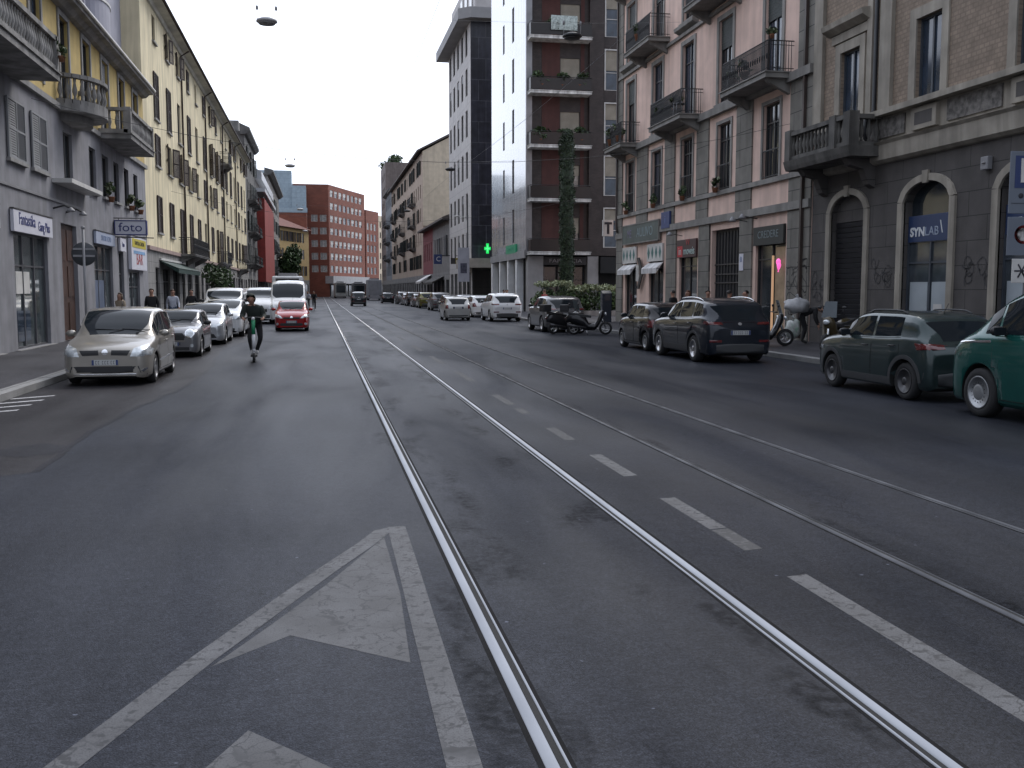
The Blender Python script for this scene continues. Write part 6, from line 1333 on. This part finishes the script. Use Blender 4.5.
def body_mesh(pname, P, bulk=1.0, longsleeve=True):
    key = (pname, bulk)
    if key in PEOPLE: return PEOPLE[key]
    names = list(P); me = bpy.data.meshes.new('person'); me.from_pydata([P[n] for n in names], [(names.index(a), names.index(b)) for a, b in EDGES], [])
    o = bpy.data.objects.new('person', me); COL.objects.link(o)
    md = o.modifiers.new('skin', 'SKIN'); md.use_smooth_shade = True; md.branch_smoothing = .3
    sub = o.modifiers.new('sub', 'SUBSURF'); sub.levels = 2; sub.render_levels = 2
    lay = me.skin_vertices[0] if me.skin_vertices else None
    if lay is None:
        bm = bmesh.new(); bm.from_mesh(me); bm.verts.layers.skin.verify(); bm.to_mesh(me); bm.free(); lay = me.skin_vertices[0]
    for i, n in enumerate(names):
        r = RAD.get(n) or RAD[n[:-1]]; k = bulk if n in ('bel', 'che', 'pel') or n[:2] in ('sh', 'el') else 1
        lay.data[i].radius = (r[0] * 1.12 * k, r[1] * 1.12 * k); lay.data[i].use_root = n == 'pel'
    dg = bpy.context.evaluated_depsgraph_get(); m2 = bpy.data.meshes.new_from_object(o.evaluated_get(dg)); bpy.data.objects.remove(o)
    # five fingers on each hand, curled
    mb = MB()
    for s in 'LR':
        w, h = Vector(P['wr' + s]), Vector(P['ha' + s]); d = (h - w).normalized(); side = d.cross(Vector((0, 0, 1)) if abs(d.z) < .8 else Vector((0, 1, 0))).normalized(); dn = side.cross(d).normalized()
        if dn.z > 0: dn = -dn
        for k, (off, ln) in enumerate(((-.027, .062), (-.009, .072), (.009, .068), (.026, .052))):
            a = h + side * off + d * .015; mb.tube([a, a + d * ln * .5, a + d * ln * .78 + dn * ln * .3, a + d * ln * .75 + dn * ln * .62], [.0095, .009, .008, .006], 6)
        t = w + d * .03 + side * .032 * (1 if s == 'R' else -1); mb.tube([t, t + side * .022 * (1 if s == 'R' else -1) + d * .035, t + side * .018 * (1 if s == 'R' else -1) + d * .06 + dn * .02], [.011, .01, .007], 6)
    # nose and ears
    h0 = Vector(P['hd1']); up = (Vector(P['hd2']) - Vector(P['hd0'])).normalized(); fw = Vector((1, 0, 0)).cross(up).normalized() * -1
    if fw.y < 0: fw = -fw
    mb.ball(h0 + fw * .098 - up * .015, (.014, .022, .022), 6); 
    for s in (1, -1): mb.ball(h0 + Vector((s * .085, 0, 0)), (.012, .022, .03), 6)
    bm = bmesh.new(); bm.from_mesh(m2); tmp = mb.mesh('t', M_skin); bm.from_mesh(tmp); bm.to_mesh(m2); bm.free()
    # zones by nearest bone: 0 top, 1 trousers, 2 skin, 3 shoes
    segs = [(Vector(P[a]), Vector(P[b]), 3 if b[:2] == 'to' else 1 if b[:2] in ('kn', 'an', 'hi') else 2 if b[:2] in ('hd', 'ha') else 0) for a, b in EDGES]
    for p in m2.polygons:
        c = p.center; best = (9, 0)
        for a, b, z in segs:
            ab = b - a; t = max(0, min(1, (c - a).dot(ab) / ab.length_squared)); d = (c - (a + ab * t)).length
            if d < best[0]: best = (d, z)
        z = best[1]
        if z == 0 and (c - Vector(P['pel'])).length < .13 and c.z < P['pel'][2] + .02: z = 1
        if z == 1 and min((c - Vector(P['anL'])).length, (c - Vector(P['anR'])).length) < .07: z = 3
        p.material_index = z; p.use_smooth = True
    PEOPLE[key] = (m2, h0, up, fw); return PEOPLE[key]
def person(label, loc, rz, P, pname, top, legs, shoes=None, hair=M_hair_d, bulk=1.05, scale=1, hairstyle='short', group=None, bag=None):
    """+y local is where the person faces"""
    m, h0, up, fw = body_mesh(pname, P, bulk); m = m.copy(); zi = [p.material_index for p in m.polygons]; m.materials.clear()
    for q in (top, legs, M_skin, shoes or M_shoe_d): m.materials.append(q)
    m.polygons.foreach_set('material_index', zi)
    o = inst('person', m, None, loc, rz); o.scale = (scale,) * 3; tag(o, label, 'person', group)
    hb = MB(); c = h0 - fw * .018 + up * .03
    for k in range(1):
        hb.ball((0, 0, 0), (.098, .112, .098) if hairstyle != 'hood' else (.125, .135, .14), 14)
    me = hb.mesh('hair', hair); R3 = Matrix((Vector((1, 0, 0)), fw, up)).transposed()
    bm = bmesh.new(); bm.from_mesh(me)
    dele = [v for v in bm.verts if ((v.co.y > .035 and v.co.z < .045) if hairstyle != 'hood' else (v.co.y > .07 and v.co.z < .08)) or (v.co.z < (-.05 if hairstyle == 'short' else -.15))]; bmesh.ops.delete(bm, geom=dele, context='VERTS')
    if hairstyle == 'long':
        for k in range(9):
            a = PI * (1.0 + k / 8 * 1.0); r = bmesh.ops.create_cone(bm, cap_ends=True, segments=6, radius1=.02, radius2=.035, depth=.26); bmesh.ops.translate(bm, verts=r['verts'], vec=(.082 * math.cos(a), .085 * math.sin(a), -.12))
    bm.transform(R3.to_4x4()); bm.to_mesh(me); bm.free()
    for p in me.polygons: p.use_smooth = True
    inst('hood' if hairstyle == 'hood' else 'hair', me, o, c)
    f = MB()
    for s in (1, -1): f.ball(h0 + Vector((s * .032, 0, 0)) + fw * .088 + up * .02, (.011, .008, .008), 6)
    f.build('eyes', M_ink, o); MB().ball(h0 + fw * .093 - up * .055, (.024, .008, .006), 6).build('mouth', mat('lips', (.25, .08, .07), .6), o)
    return o
C_dk = cloth('black_cloth', (.012, .012, .014)); C_nv = cloth('navy_cloth', (.02, .026, .05)); C_gr = cloth('dark_green_hoodie', (.02, .026, .022)); C_wh = cloth('white_shirt', (.42, .44, .5)); C_bl = cloth('blue_denim', (.05, .075, .13)); C_rd = cloth('red_jacket', (.2, .02, .02)); C_gy = cloth('grey_cloth', (.12, .12, .13)); C_be = cloth('beige_cloth', (.28, .23, .17))
person('rider in a dark hooded jacket standing on a green electric scooter', (-1.72, 26.9, 0), PI + .05, RIDE, 'ride', C_gr, C_dk, M_shoe_w, C_gr, 1.42, 1.0, 'hood')
def kick_scooter():
    o = thing('electric_scooter', 'electric scooter with bright green stem ridden on the left lane', 'scooter', (-1.72, 26.9, 0), PI + .05)
    M_gs = mat('scooter_green', (.02, .24, .11), .4, var=.05); M_ws = mat('scooter_white', (.5, .5, .52), .45)
    MB().box(-.085, .085, -.48, .36, .13, .185).build('deck', M_fdark, o, bevel=.015)
    MB().tube([(0, .36, .17), (0, .5, .3), (0, .53, .36)], .04, 8).build('neck', M_ws, o); MB().tube([(0, .53, .36), (0, .47, .72)], .045, 8).build('stem', M_ws, o); MB().tube([(0, .47, .72), (0, .43, 1.12)], .048, 8).build('green_stem', M_gs, o)
    MB().tube([(-.27, .4, 1.12), (-.1, .43, 1.15), (.1, .43, 1.15), (.27, .4, 1.12)], .017, 8).build('handlebar', M_black, o); MB().ball((0, .47, 1.12), (.045, .03, .045), 10).build('headlight', mat('white_lamp', (.7, .7, .7), .2), o)
    for y, r in ((.55, .125), (-.56, .125)):
        w = MB().lathe([(r * .55, -.03), (r * .95, -.032), (r, 0), (r * .95, .032), (r * .55, .03)], n=20, axis='x', cap=False).build('wheel', M_tyre, o, (0, y, r)); MB().lathe([(r * .55, -.02), (.02, -.035), (.02, .035), (r * .55, .02)], n=16, axis='x').build('hub', M_ws, w)
    MB().tube([(.0, .36 + .19 * math.cos(a) + .19 - .19 + .0, .14 + .17 * math.sin(a)) for a in [0.6, 1.0, 1.4]], .03, 6).build('mudguard', M_ws, o); MB().tube([(0, -.42, .2), (0, -.5, .28), (0, -.62, .28)], .035, 6).build('rear_mudguard', M_gs, o)
kick_scooter()
person('woman in pale top on the left pavement behind the silver people carrier', (-7.2, 38.8, .12), PI - .5, WALK, 'walk', C_be, C_nv, hair=M_hair_b, hairstyle='long', scale=.93)
person('man in black jacket and cap standing near the bar sign', (-6.6, 42.0, .12), PI, STAND, 'stand', C_dk, C_dk, bulk=1.2, scale=1.02)
person('man in pale blue shirt walking beside the yellow building', (-6.4, 46.4, .12), PI + .2, WALK, 'walk', C_wh, C_bl, hair=M_hair_b)
person('person in dark clothes right behind the man in the pale blue shirt', (-6.1, 50.5, .12), PI, STAND, 'stand', C_dk, C_nv)
for (x, y, t, l, h, st, lab, rz) in ((14.0, 38.6, C_dk, C_dk, M_hair_d, 'short', 'person in black leftmost of the group behind the dark parked suv', .6), (14.1, 37.2, C_nv, C_bl, M_hair_r, 'long', 'red haired woman behind the roof of the dark parked suv', 2.2), (14.2, 35.4, C_wh, C_bl, M_hair_d, 'short', 'person in white before the stone pier behind the dark suv', 3.0), (14.2, 33.4, C_gy, C_dk, M_hair_d, 'short', 'person in grey at the dark street gate of the pink building', -1.0), (14.3, 32.2, C_dk, C_dk, M_hair_d, 'short', 'dark haired person in black rightmost behind the dark suv', 1.3)):
    person(lab, (x, y, .12), rz, STAND, 'stand', t, l, hair=h, hairstyle=st, scale=1.0 if y > 40 else .98)
person('person bending over by the stone pier with large sacks', (15.35, 30.1, .12), -2.0, BEND, 'bend', C_dk, C_dk, bulk=1.25)
def sack(name, label, loc, r, m, seed):
    rg = random.Random(seed); b = MB(); b.ball((0, 0, 0), r, 16); 
    vs = []
    for v in b.v: k = 1 + .42 * noise.noise(Vector(v) * 5 + Vector((seed, 0, 0))); vs.append((v[0] * k, v[1] * k, v[2] * k))
    b.v = vs; o = thing(name, label, 'bag', loc); b.build('sack', m, o); MB().tube([(0, 0, r[2] * .8), (.03, .02, r[2] * 1.15), (.0, .05, r[2] * 1.35)], [.07, .03, .06], 8).build('knot', m, o)
sack('carried_sack', 'large pale grey sack carried on the back of the bending person', (15.05, 29.95, 1.36), (.42, .36, .25), mat('pale_sack', (.36, .36, .37), .6, var=.2, vscale=5), 3)
sack('shopping_bag', 'white and green plastic bag hanging beside the bending person', (14.75, 29.6, .62), (.26, .22, .3), mat('white_plastic_bag', (.4, .42, .4), .5, var=.3, vscale=7, stain=(4, .8, (.1, .3, .17))), 5)
def bicycle(label, loc, rz):
    o = thing('bicycle', label, 'bicycle', loc, rz)
    for y in (.53, -.53):
        w = MB().lathe([(.31, -.016), (.345, -.016), (.345, .016), (.31, .016), (.31, -.016)], n=24, axis='x', cap=False).build('wheel', M_tyre, o, (0, y, .345)); s = MB()
        for k in range(10): a = k * PI / 5; s.tube([(0, 0, 0), (0, .31 * math.cos(a), .31 * math.sin(a))], .003, 3)
        s.build('spokes', M_chrome, w)
    MB().tube([(0, -.53, .345), (0, -.1, .3), (0, .42, .78), (0, -.2, .82), (0, -.53, .345)], .018, 6).tube([(0, -.1, .3), (0, -.24, .95)], .018, 6).tube([(0, .53, .345), (0, .4, .85), (0, .38, 1.0)], .018, 6).build('frame', M_black, o)
    MB().tube([(-.28, .34, 1.02), (0, .4, 1.02), (.28, .34, 1.02)], .014, 6).build('handlebar', M_black, o); MB().ball((0, -.25, .97), (.07, .13, .035), 8).build('saddle', M_black, o)
for (x, y, t, lab) in ((-.55, 92.6, C_dk, 'cyclist in dark clothes riding by the white van far up the lane'), (-1.15, 97, C_wh, 'cyclist in white top half hidden behind the dark cyclist')):
    person(lab, (x, y, 0), PI, CYCLE, 'cycle', t, C_dk); bicycle('bicycle ridden by the cyclist ' + ('in dark clothes' if t is C_dk else 'in the white top'), (x, y, 0), PI)
person('person in red jacket on the pavement between white suv and bush', (13.6, 60.5, .12), .5, STAND, 'stand', C_rd, C_dk, hair=M_hair_b)
for i, (x, y, t, lab) in enumerate(((13.4, 72, C_dk, 'pedestrian in black on the right pavement behind the silver hatchback'), (13.9, 75, C_nv, 'pedestrian in navy on the right pavement under the banner'), (14.6, 80, C_wh, 'pedestrian in white near the columns of the tiled flank'))): person(lab, (x, y, .12), 2.5 + i, WALK, 'walk', t, C_dk)

# ================================================================== motor scooters
def motor_scooter(label, loc, rz, col, screen=True, topbox=True, group=None):
    """faces +y"""
    o = thing('motor_scooter', label, 'motor scooter', loc, rz, group); p = paint('scooter_' + col[0], col[1], .2)
    for y, r in ((.7, .27), (-.62, .26)):
        w = MB().lathe([(r * .66, -.055), (r * .93, -.06), (r, 0), (r * .93, .06), (r * .66, .055)], n=24, axis='x', cap=False).build('wheel', M_tyre, o, (0, y, r)); k = MB().lathe([(r * .66, -.04), (r * .6, -.045), (r * .6, .045), (r * .66, .04)], n=24, axis='x', cap=False)
        for a in range(5): k.tube([(0, 0, 0), (0, r * .62 * math.cos(a * 1.257), r * .62 * math.sin(a * 1.257))], .016, 5)
        k.build('rim', M_rim, w)
    b = MB()
    sec = [(-.95, .62, .1, .12), (-.8, .7, .17, .2), (-.5, .66, .2, .3), (-.2, .55, .19, .36), (.0, .34, .2, .16), (.25, .32, .2, .14), (.38, .5, .2, .2), (.44, .66, .2, .26), (.53, .8, .17, .22), (.62, .86, .1, .14)]
    n = 12; rows = [[(w * math.cos(2 * PI * k / n), y + .0, z + h * math.sin(2 * PI * k / n)) for k in range(n)] for y, z, w, h in sec]
    b.add([v for r in rows for v in r], [(i * n + k, i * n + (k + 1) % n, (i + 1) * n + (k + 1) % n, (i + 1) * n + k) for i in range(len(sec) - 1) for k in range(n)] + [tuple(range(n)), tuple(range((len(sec) - 1) * n, len(sec) * n))], 0, True); b.build('fairing', p, o)
    s = MB(); s.add([(-.15, .1, .8), (.15, .1, .8), (.17, -.35, .86), (-.17, -.35, .86), (.16, -.85, .95), (-.16, -.85, .95), (-.15, .1, .7), (.15, .1, .7), (.17, -.35, .74), (-.17, -.35, .74), (.16, -.85, .84), (-.16, -.85, .84)], [(0, 1, 2, 3), (3, 2, 4, 5), (0, 6, 7, 1), (1, 7, 8, 2), (2, 8, 10, 4), (5, 4, 10, 11), (0, 3, 9, 6), (3, 5, 11, 9)]); s.build('saddle', M_black, o, bevel=.02)
    MB().tube([(0, .45, .95), (0, .58, .6), (0, .7, .27)], .04, 6).build('fork', M_chrome, o)
    MB().tube([(-.34, .3, 1.06), (-.1, .42, 1.04), (.1, .42, 1.04), (.34, .3, 1.06)], .018, 6).build('handlebar', M_black, o)
    for sx in (1, -1): m = MB().tube([(sx * .26, .36, 1.06), (sx * .34, .38, 1.22)], .01, 5).ball((sx * .36, .38, 1.25), (.07, .03, .045), 8).build('mirror', M_black, o)
    MB().ball((0, .7, .86), (.1, .05, .07), 10).build('headlight', M_lamp, o); MB().ball((0, -.97, .68), (.09, .03, .05), 8).build('tail_light', M_tail, o)
    if screen: MB().add([(-.22, .55, .98), (.22, .55, .98), (.17, .42, 1.42), (-.17, .42, 1.42), (-.22, .56, .98), (.22, .56, .98), (.17, .43, 1.42), (-.17, .43, 1.42)], [(0, 1, 2, 3), (5, 4, 7, 6), (0, 3, 7, 4), (1, 5, 6, 2), (3, 2, 6, 7)]).build('windscreen', mat('scooter_screen', (.1, .12, .13), .08, spec=.8), o)
    if topbox: MB().box(-.21, .21, -1.2, -.82, .95, 1.25).build('top_box', M_black, o, bevel=.05)
    MB().tube([(.2, -.1, .3), (.22, -.6, .36), (.22, -.9, .42)], [.03, .055, .06], 8).build('exhaust', M_rimd, o); MB().tube([(.1, -.1, .25), (.2, -.05, .0)], .015, 5).build('side_stand', M_chrome, o)
    return o
BLK = ('black', (.012, .012, .014))
motor_scooter('black motor scooter with top box nearest the hedge, parked across the road edge', (10.95, 40.3, 0), -PI / 2 - .25, BLK, True, True); motor_scooter('black motor scooter tucked behind the grey crossover, second of the pair', (10.2, 41.2, 0), -PI / 2 + .3, ('dark_grey', (.03, .03, .033)), True, True)
motor_scooter('dark scooter with big front wheel on the pavement behind the dark suv', (13.45, 29.0, .12), -PI / 2 - .2, BLK, True, False); motor_scooter('black scooter with tall windscreen by the roller shutter', (14.1, 25.6, .12), 2.2, ('bronze', (.06, .045, .02)), True, False)

# ================================================================== vehicles
P_beige = paint('champagne_silver', (.3, .28, .25), .45, .3); P_sil = paint('silver', (.42, .43, .45), .5, .3); P_dsil = paint('dark_silver', (.2, .2, .21), .5, .3); P_wht = paint('white', (.62, .63, .64), 0, .3); P_red = paint('red', (.28, .008, .01), .1, .3); P_blk = paint('black', (.008, .008, .01), .1, .25)
P_nvy = paint('blue_black', (.012, .016, .024), .3, .28); P_grn = paint('grey_green', (.028, .044, .045), .45, .3); P_bzg = paint('deep_green', (.008, .07, .06), .25, .26); P_olv = paint('olive_gold', (.13, .12, .03), .3, .3); P_gry = paint('mid_grey', (.12, .12, .125), .45, .3); P_lgs = paint('light_silver', (.38, .38, .37), .4, .3)
make_car(spec_mpv(P_beige), 'parked_car', 'champagne silver people carrier parked nearest the camera at left', 'car', (-4.08, 22.25, 0), BACK, k=.925)
make_car(spec_mini(P_dsil), 'parked_car', 'dark silver small hatchback with round headlights parked behind the people carrier', 'car', (-4.05, 30.3, 0), BACK, k=.925)
make_car(spec_hatch(P_sil, 4.1, 1.77, 1.5), 'parked_car', 'silver hatchback with dark lower front, third in the left parked row', 'car', (-4.0, 36.8, 0), BACK, k=.94)
make_car(spec_suv(P_wht, 4.5, 1.85, 1.6, clad=0), 'parked_car', 'white car with large dark grille, fourth in the left parked row', 'car', (-3.85, 42.7, 0), BACK, detail=1, k=.93)
make_car(spec_van(P_wht, 4.8, 1.9, 1.97), 'parked_van', 'white van with dark windscreen behind the fourth parked car', 'van', (-4.5, 50.5, 0), BACK, detail=1)
make_car(spec_van(P_wht, 4.9, 1.95, 2.0), 'white_van', 'white van half hidden left of the tall white delivery van', 'van', (-3.35, 58.5, 0), BACK, detail=1)
make_car(spec_van(P_wht, 5.5, 2.07, 2.4), 'delivery_van', 'tall white delivery van driving behind the red car', 'van', (-1.75, 58.7, 0), BACK, detail=1)
make_car(spec_hatch(P_red, 3.85, 1.65, 1.47), 'red_car', 'red small car with pale glare on its bonnet driving towards the camera', 'car', (-1.28, 47.7, 0), BACK, k=.93)
rc = paint('dark_teal', (.02, .03, .034), .3)
make_car(spec_hatch(P_blk, 4.0, 1.74, 1.46), 'parked_car', 'black car mostly hidden beyond the left row by the dark bushy tree', 'car', (-4.15, 66, 0), BACK, detail=1)
# right side, nearest first
make_car(spec_buzz(P_bzg), 'green_van', 'rounded green passenger van cut by the right edge', 'van', (10.42, 11.5, 0), FWD)
make_car(spec_citycross(P_grn), 'parked_car', 'grey green small crossover with black roof rails parked in front of the green van', 'car', (10.42, 16.5, 0), FWD)
make_car(spec_suv(P_nvy), 'parked_suv', 'dark blue suv with chrome roof rails parked by the pink building', 'car', (10.36, 25.85, 0), FWD)
make_car(spec_mini_hatch(P_blk), 'parked_car', 'small black hatchback parked ahead of the dark blue suv', 'car', (10.45, 30.4, 0), FWD)
make_car(spec_suv(P_gry, 4.4, 1.84, 1.6, clad=0), 'parked_suv', 'grey crossover parked behind the two black motor scooters', 'car', (10.5, 44.6, 0), FWD, detail=1)
make_car(spec_suv(P_wht, 4.6, 1.88, 1.68, clad=0), 'parked_suv', 'white suv seen from behind beside the light silver hatchback', 'car', (10.72, 59.8, 0), FWD, detail=1)
make_car(spec_mini_hatch(P_lgs), 'silver_hatchback', 'light silver small hatchback double parked next to the white suv', 'car', (8.2, 61.9, 0), FWD, detail=1)
make_car(spec_hatch(P_wht, 4.1, 1.75, 1.5), 'parked_car', 'white car parked just beyond the white suv', 'car', (10.9, 69, 0), FWD, detail=1)
make_car(spec_hatch(P_sil, 4.1, 1.75, 1.5), 'parked_car', 'silver car beyond the white one near the tiled flank', 'car', (10.9, 76, 0), FWD, detail=1)
for i, (Y, sp, lab) in enumerate([(84, spec_hatch(P_blk), 'black car in the right row below the lit pharmacy cross'), (92, spec_suv(P_gry, clad=0), 'grey suv in the right row below the pale banner'), (103.6, spec_suv(P_olv, clad=0), 'olive gold suv at the far end of the right parked row'),
        (111, spec_hatch(P_dsil), 'dark silver car just beyond the olive gold suv'), (118, spec_suv(P_blk, clad=0), 'black suv second beyond the olive gold suv'), (125, spec_hatch(P_sil), 'silver car third beyond the olive gold suv'), (133, spec_suv(P_gry, clad=0), 'grey suv near the far white awning')]):
    make_car(sp, 'parked_car', lab, 'car', (10.75, Y, 0), FWD, detail=1)
make_car(spec_suv(P_blk, 4.4, 1.78, 1.66, clad=0), 'dark_suv', 'dark suv driving away on the right hand tram track', 'car', (4.37, 118.8, 0), FWD, detail=1)
make_car(spec_hatch(P_blk, 4.2, 1.76, 1.5), 'dark_car', 'dark car driving away with pale sky on its roof', 'car', (9.3, 142.5, 0), FWD, detail=1)
def big_box_vehicle(name, label, cat, loc, W, L, H, m, rear=False, lower=None):
    """tram, bus or lorry seen end-on; end faces -y"""
    o = thing(name, label, cat, loc); MB().box(-W / 2, W / 2, 0, L, .35, H).build('body', m, o, bevel=.12)
    if not rear:
        MB().box(-W / 2 + .22, W / 2 - .22, -.03, .1, 1.25, H - .55).build('windscreen', M_glass, o); MB().box(-W / 2 + .3, W / 2 - .3, -.025, .1, H - .45, H - .18).build('destination_display', M_fdark, o)
        for s in (1, -1): MB().ball((s * (W / 2 - .35), -.0, .85), (.14, .04, .1), 8).build('headlight', M_lamp, o)
    else:
        MB().box(-W / 2 + .12, W / 2 - .12, -.03, .1, .95, H - .2).build('tail_doors', lower or m, o)
        for s in (1, -1): MB().box(s * W / 2 - s * .3, s * W / 2 - s * .1, -.03, .1, .65, .9).build('tail_light', M_tail, o)
    for y in (L * .18, L * .78):
        for s in (1, -1): MB().lathe([(.2, -.13), (.43, -.13), (.46, 0), (.43, .13), (.2, .13), (.01, .12)], n=18, axis='x').build('wheel', M_tyre, o, (s * (W / 2 - .16), y, .46))
    MB().box(-W / 2 + .05, W / 2 - .05, .02, L - .1, .3, .9).build('skirt', lower or M_under, o); MB().box(-W / 2 + .5, W / 2 - .5, .5, L - .5, H, H + .25).build('roof_unit', M_fgrey, o)
    return o
big_box_vehicle('tram', 'pale tram with dark front window far down the right track', 'tram', (4.57, 228, 0), 2.45, 26, 3.5, mat('tram_cream', (.34, .33, .31), .4), lower=M_fdark)
big_box_vehicle('bus', 'bus with wide dark window beside the far tram', 'bus', (8.0, 212, 0), 2.55, 11, 3.3, mat('bus_grey', (.13, .13, .14), .4))
big_box_vehicle('box_lorry', 'grey white box lorry seen from behind far down the street', 'lorry', (9.7, 182, 0), 2.5, 8, 3.7, mat('lorry_grey', (.3, .31, .33), .5), True, mat('lorry_door', (.24, .25, .27), .5))
big_box_vehicle('box_lorry', 'white box lorry hidden behind the tall white delivery van', 'lorry', (-2.55, 82, 0), 2.4, 8, 2.95, P_wht, False)

# ================================================================== camera, sky, sun
cam = bpy.data.cameras.new('camera'); co = bpy.data.objects.new('camera', cam); COL.objects.link(co); scene.camera = co
cam.sensor_width = 36; cam.lens = 1000 / 1024 * 36; cam.clip_end = 6000; cam.clip_start = .05
co.location = (0, 0, 1.85); co.rotation_euler = (PI / 2 - R(5.37), 0, -R(10.82))
w = bpy.data.worlds.new('World'); scene.world = w; w.use_nodes = True; nt = w.node_tree; N = nt.nodes; L = nt.links
bg = N['Background']; sky = N.new('ShaderNodeTexSky'); sky.sky_type = 'NISHITA'; sky.sun_disc = False
SUN_EL, SUN_AZ = R(48), R(38)   # azimuth clockwise from +Y
sky.sun_elevation = SUN_EL; sky.sun_rotation = SUN_AZ; sky.air_density = 1.5; sky.dust_density = 6; sky.ozone_density = 1
# overcast: the blue sky is veiled by a bright even cloud layer with soft variation
tc = N.new('ShaderNodeTexCoord'); ns = N.new('ShaderNodeTexNoise'); ns.inputs['Scale'].default_value = 1.6; ns.inputs['Detail'].default_value = 5; L.new(tc.outputs['Generated'], ns.inputs['Vector'])
mr = N.new('ShaderNodeMapRange'); mr.inputs['From Min'].default_value = .3; mr.inputs['From Max'].default_value = .7; mr.inputs['To Min'].default_value = CLOUD[0]; mr.inputs['To Max'].default_value = CLOUD[1]; L.new(ns.outputs['Fac'], mr.inputs['Value'])
dt = N.new('ShaderNodeVectorMath'); dt.operation = 'DOT_PRODUCT'; L.new(tc.outputs['Generated'], dt.inputs[0]); dt.inputs[1].default_value = (.25, .83, .5)
gr = N.new('ShaderNodeMapRange'); gr.interpolation_type = 'SMOOTHSTEP'; gr.inputs['From Min'].default_value = -.8; gr.inputs['From Max'].default_value = .95; gr.inputs['To Min'].default_value = 5.5; gr.inputs['To Max'].default_value = 13.5; L.new(dt.outputs['Value'], gr.inputs['Value'])
mu = N.new('ShaderNodeMath'); mu.operation = 'MULTIPLY'; L.new(gr.outputs['Result'], mu.inputs[0]); L.new(mr.outputs['Result'], mu.inputs[1])
cl = N.new('ShaderNodeVectorMath'); cl.operation = 'SCALE'; cl.inputs[0].default_value = (.885, .955, 1.115); L.new(mu.outputs['Value'], cl.inputs['Scale'])
mx = N.new('ShaderNodeMix'); mx.data_type = 'RGBA'; mx.inputs['Factor'].default_value = .86; L.new(sky.outputs['Color'], mx.inputs['A']); L.new(cl.outputs['Vector'], mx.inputs['B']); L.new(mx.outputs['Result'], bg.inputs['Color']); bg.inputs['Strength'].default_value = .1
sd = bpy.data.lights.new('sun', 'SUN'); sd.energy = 1.3; sd.angle = R(25); sd.color = (1, .96, .9); so = bpy.data.objects.new('sun', sd); COL.objects.link(so)
d = -Vector((math.sin(SUN_AZ) * math.cos(SUN_EL), math.cos(SUN_AZ) * math.cos(SUN_EL), math.sin(SUN_EL))); so.rotation_euler = d.to_track_quat('-Z', 'Y').to_euler()
scene.view_settings.view_transform = 'Standard'; scene.view_settings.look = 'None'; scene.view_settings.gamma = 1; scene.view_settings.exposure = .52
scene.render.engine = 'CYCLES'; scene.cycles.max_bounces = 6; scene.cycles.diffuse_bounces = 3; scene.cycles.glossy_bounces = 3; scene.cycles.transmission_bounces = 2; scene.cycles.use_denoising = True
